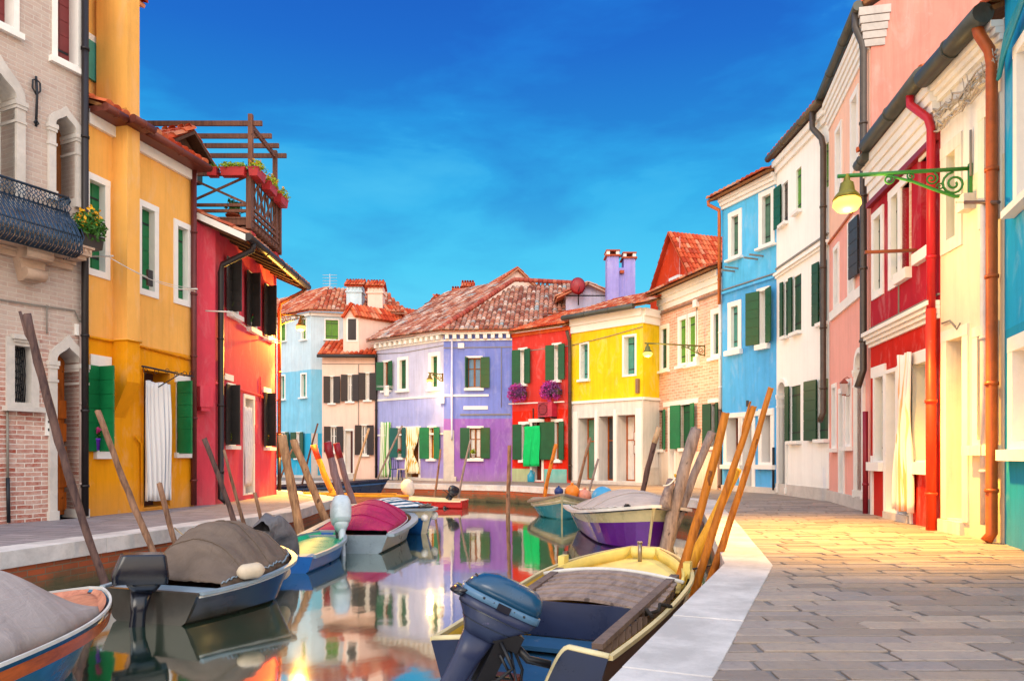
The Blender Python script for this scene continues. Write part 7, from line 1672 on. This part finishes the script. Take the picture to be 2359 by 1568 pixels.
mp = N('Mapping'); mp.inputs['Scale'].default_value = (.9, .9, 3.0); mp.inputs['Rotation'].default_value = (0, R(-12), 0); LK(tc.outputs['Generated'], mp.inputs[0])
nz = N('TexNoise'); nz.inputs['Scale'].default_value = 2.6; nz.inputs['Detail'].default_value = 9; nz.inputs['Roughness'].default_value = .56; nz.inputs['Distortion'].default_value = .25; LK(mp.outputs[0], nz.inputs[0])
hi = rampn(sp.outputs[2], [(.12, (0, 0, 0, 1)), (.36, (1, 1, 1, 1))])
cl = mixn(mth('MULTIPLY', rampn(nz.outputs[0], [(.42, (1, 1, 1, 1)), (.54, (0, 0, 0, 1))]), mth('MULTIPLY', hi, .9)), clear, mixn(1, clear, (.50, .66, .84, 1), 'MULTIPLY'))
cl = mixn(mth('MULTIPLY', rampn(nz.outputs[0], [(.52, (0, 0, 0, 1)), (.68, (1, 1, 1, 1))]), mth('MULTIPLY', hi, .6)), cl, H('#4fc6f2'))
back = rampn(sp.outputs[2], [(0, (1.0, .80, .60, 1)), (.25, (1.0, .88, .74, 1)), (.6, (.85, .86, .88, 1)), (1, (.45, .6, .9, 1))])  # off-camera sky coloured warm and bright, times BACK, as fill for the facades
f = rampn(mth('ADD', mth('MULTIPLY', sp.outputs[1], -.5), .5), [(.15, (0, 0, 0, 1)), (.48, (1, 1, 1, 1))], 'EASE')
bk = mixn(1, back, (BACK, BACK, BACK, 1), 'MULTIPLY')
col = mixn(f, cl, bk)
nsk = mixn(1, sky.outputs[0], (NISH, NISH, NISH, 1), 'MULTIPLY')
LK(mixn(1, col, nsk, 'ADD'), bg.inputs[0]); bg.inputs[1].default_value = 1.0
sun = bpy.data.lights.new('sun', 'SUN'); sun.energy = SUN_E; sun.angle = R(SUN_ANG); sun.color = (1, .90, .76)
so = bpy.data.objects.new('sun', sun); COL.objects.link(so)
# the low sun stands behind the photographer
az = R(SUN_AZ); dv = Vector((math.sin(az)*math.cos(R(SUN_EL)), math.cos(az)*math.cos(R(SUN_EL)), math.sin(R(SUN_EL))))
so.rotation_euler = (-dv).to_track_quat('-Z', 'Y').to_euler(); so.location = (0, -20, 30)
cam = bpy.data.cameras.new('camera'); cam.lens = LENS; cam.sensor_width = 36; cam.shift_y = (HY-784)/2359; cam.clip_end = 1000; cam.clip_start = .05
co = bpy.data.objects.new('camera', cam); COL.objects.link(co); co.location = (0, 0, EYE); co.rotation_euler = (R(90), 0, 0); scene.camera = co
scene.view_settings.view_transform = 'Standard'; scene.view_settings.look = 'None'; scene.view_settings.exposure = EXPO; scene.view_settings.gamma = 1
scene.cycles.max_bounces = 6; scene.cycles.diffuse_bounces = 3; scene.cycles.glossy_bounces = 3; scene.cycles.sample_clamp_indirect = 6
scene.cycles.use_denoising = True
# ---------------------------------------------------------------- ropes between boats and poles
def rope(label, a, b, sag, m, r=.009):
    a, b = Vector(a), Vector(b); mb = MB(); mb.tube([a.lerp(b, i/14)+Vector((0, 0, -sag*math.sin(math.pi*i/14))) for i in range(15)], r, 6)
    tag(mb.build('mooring_rope', [m]), label, 'rope')
ROPE = paint('hemp_rope', H('#b8a080'), .9); YROPE = paint('yellow_rope', H('#e8b428'), .8)
rope('slack pale rope from the brown covered boat to the short brown pole', AT(600, 1243, 8.5), AT(402, 1215, 9.9), .22, ROPE)
rope('yellow rope tied around the foot of the grey pole beside the purple boat', AT(1555, 1092, 12.0), AT(1562, 1122, 12.1), .0, YROPE, .02)
rope('thin white rope wound between the thick grey pole and its stump', AT(1528, 1118, 11.8), AT(1556, 1100, 11.9), .04, WHITEP, .012)
rope('pale rope hanging from the silver outboard boat into the water', AT(790, 1262, 11.6), AT(796, 1300, 11.3), .0, ROPE, .007)
rope('dark rope from the foreground boat bow to the tallest orange pole', AT(1478, 1262, 7.72), AT(1640, 1300, 7.6), .12, IRON, .010)
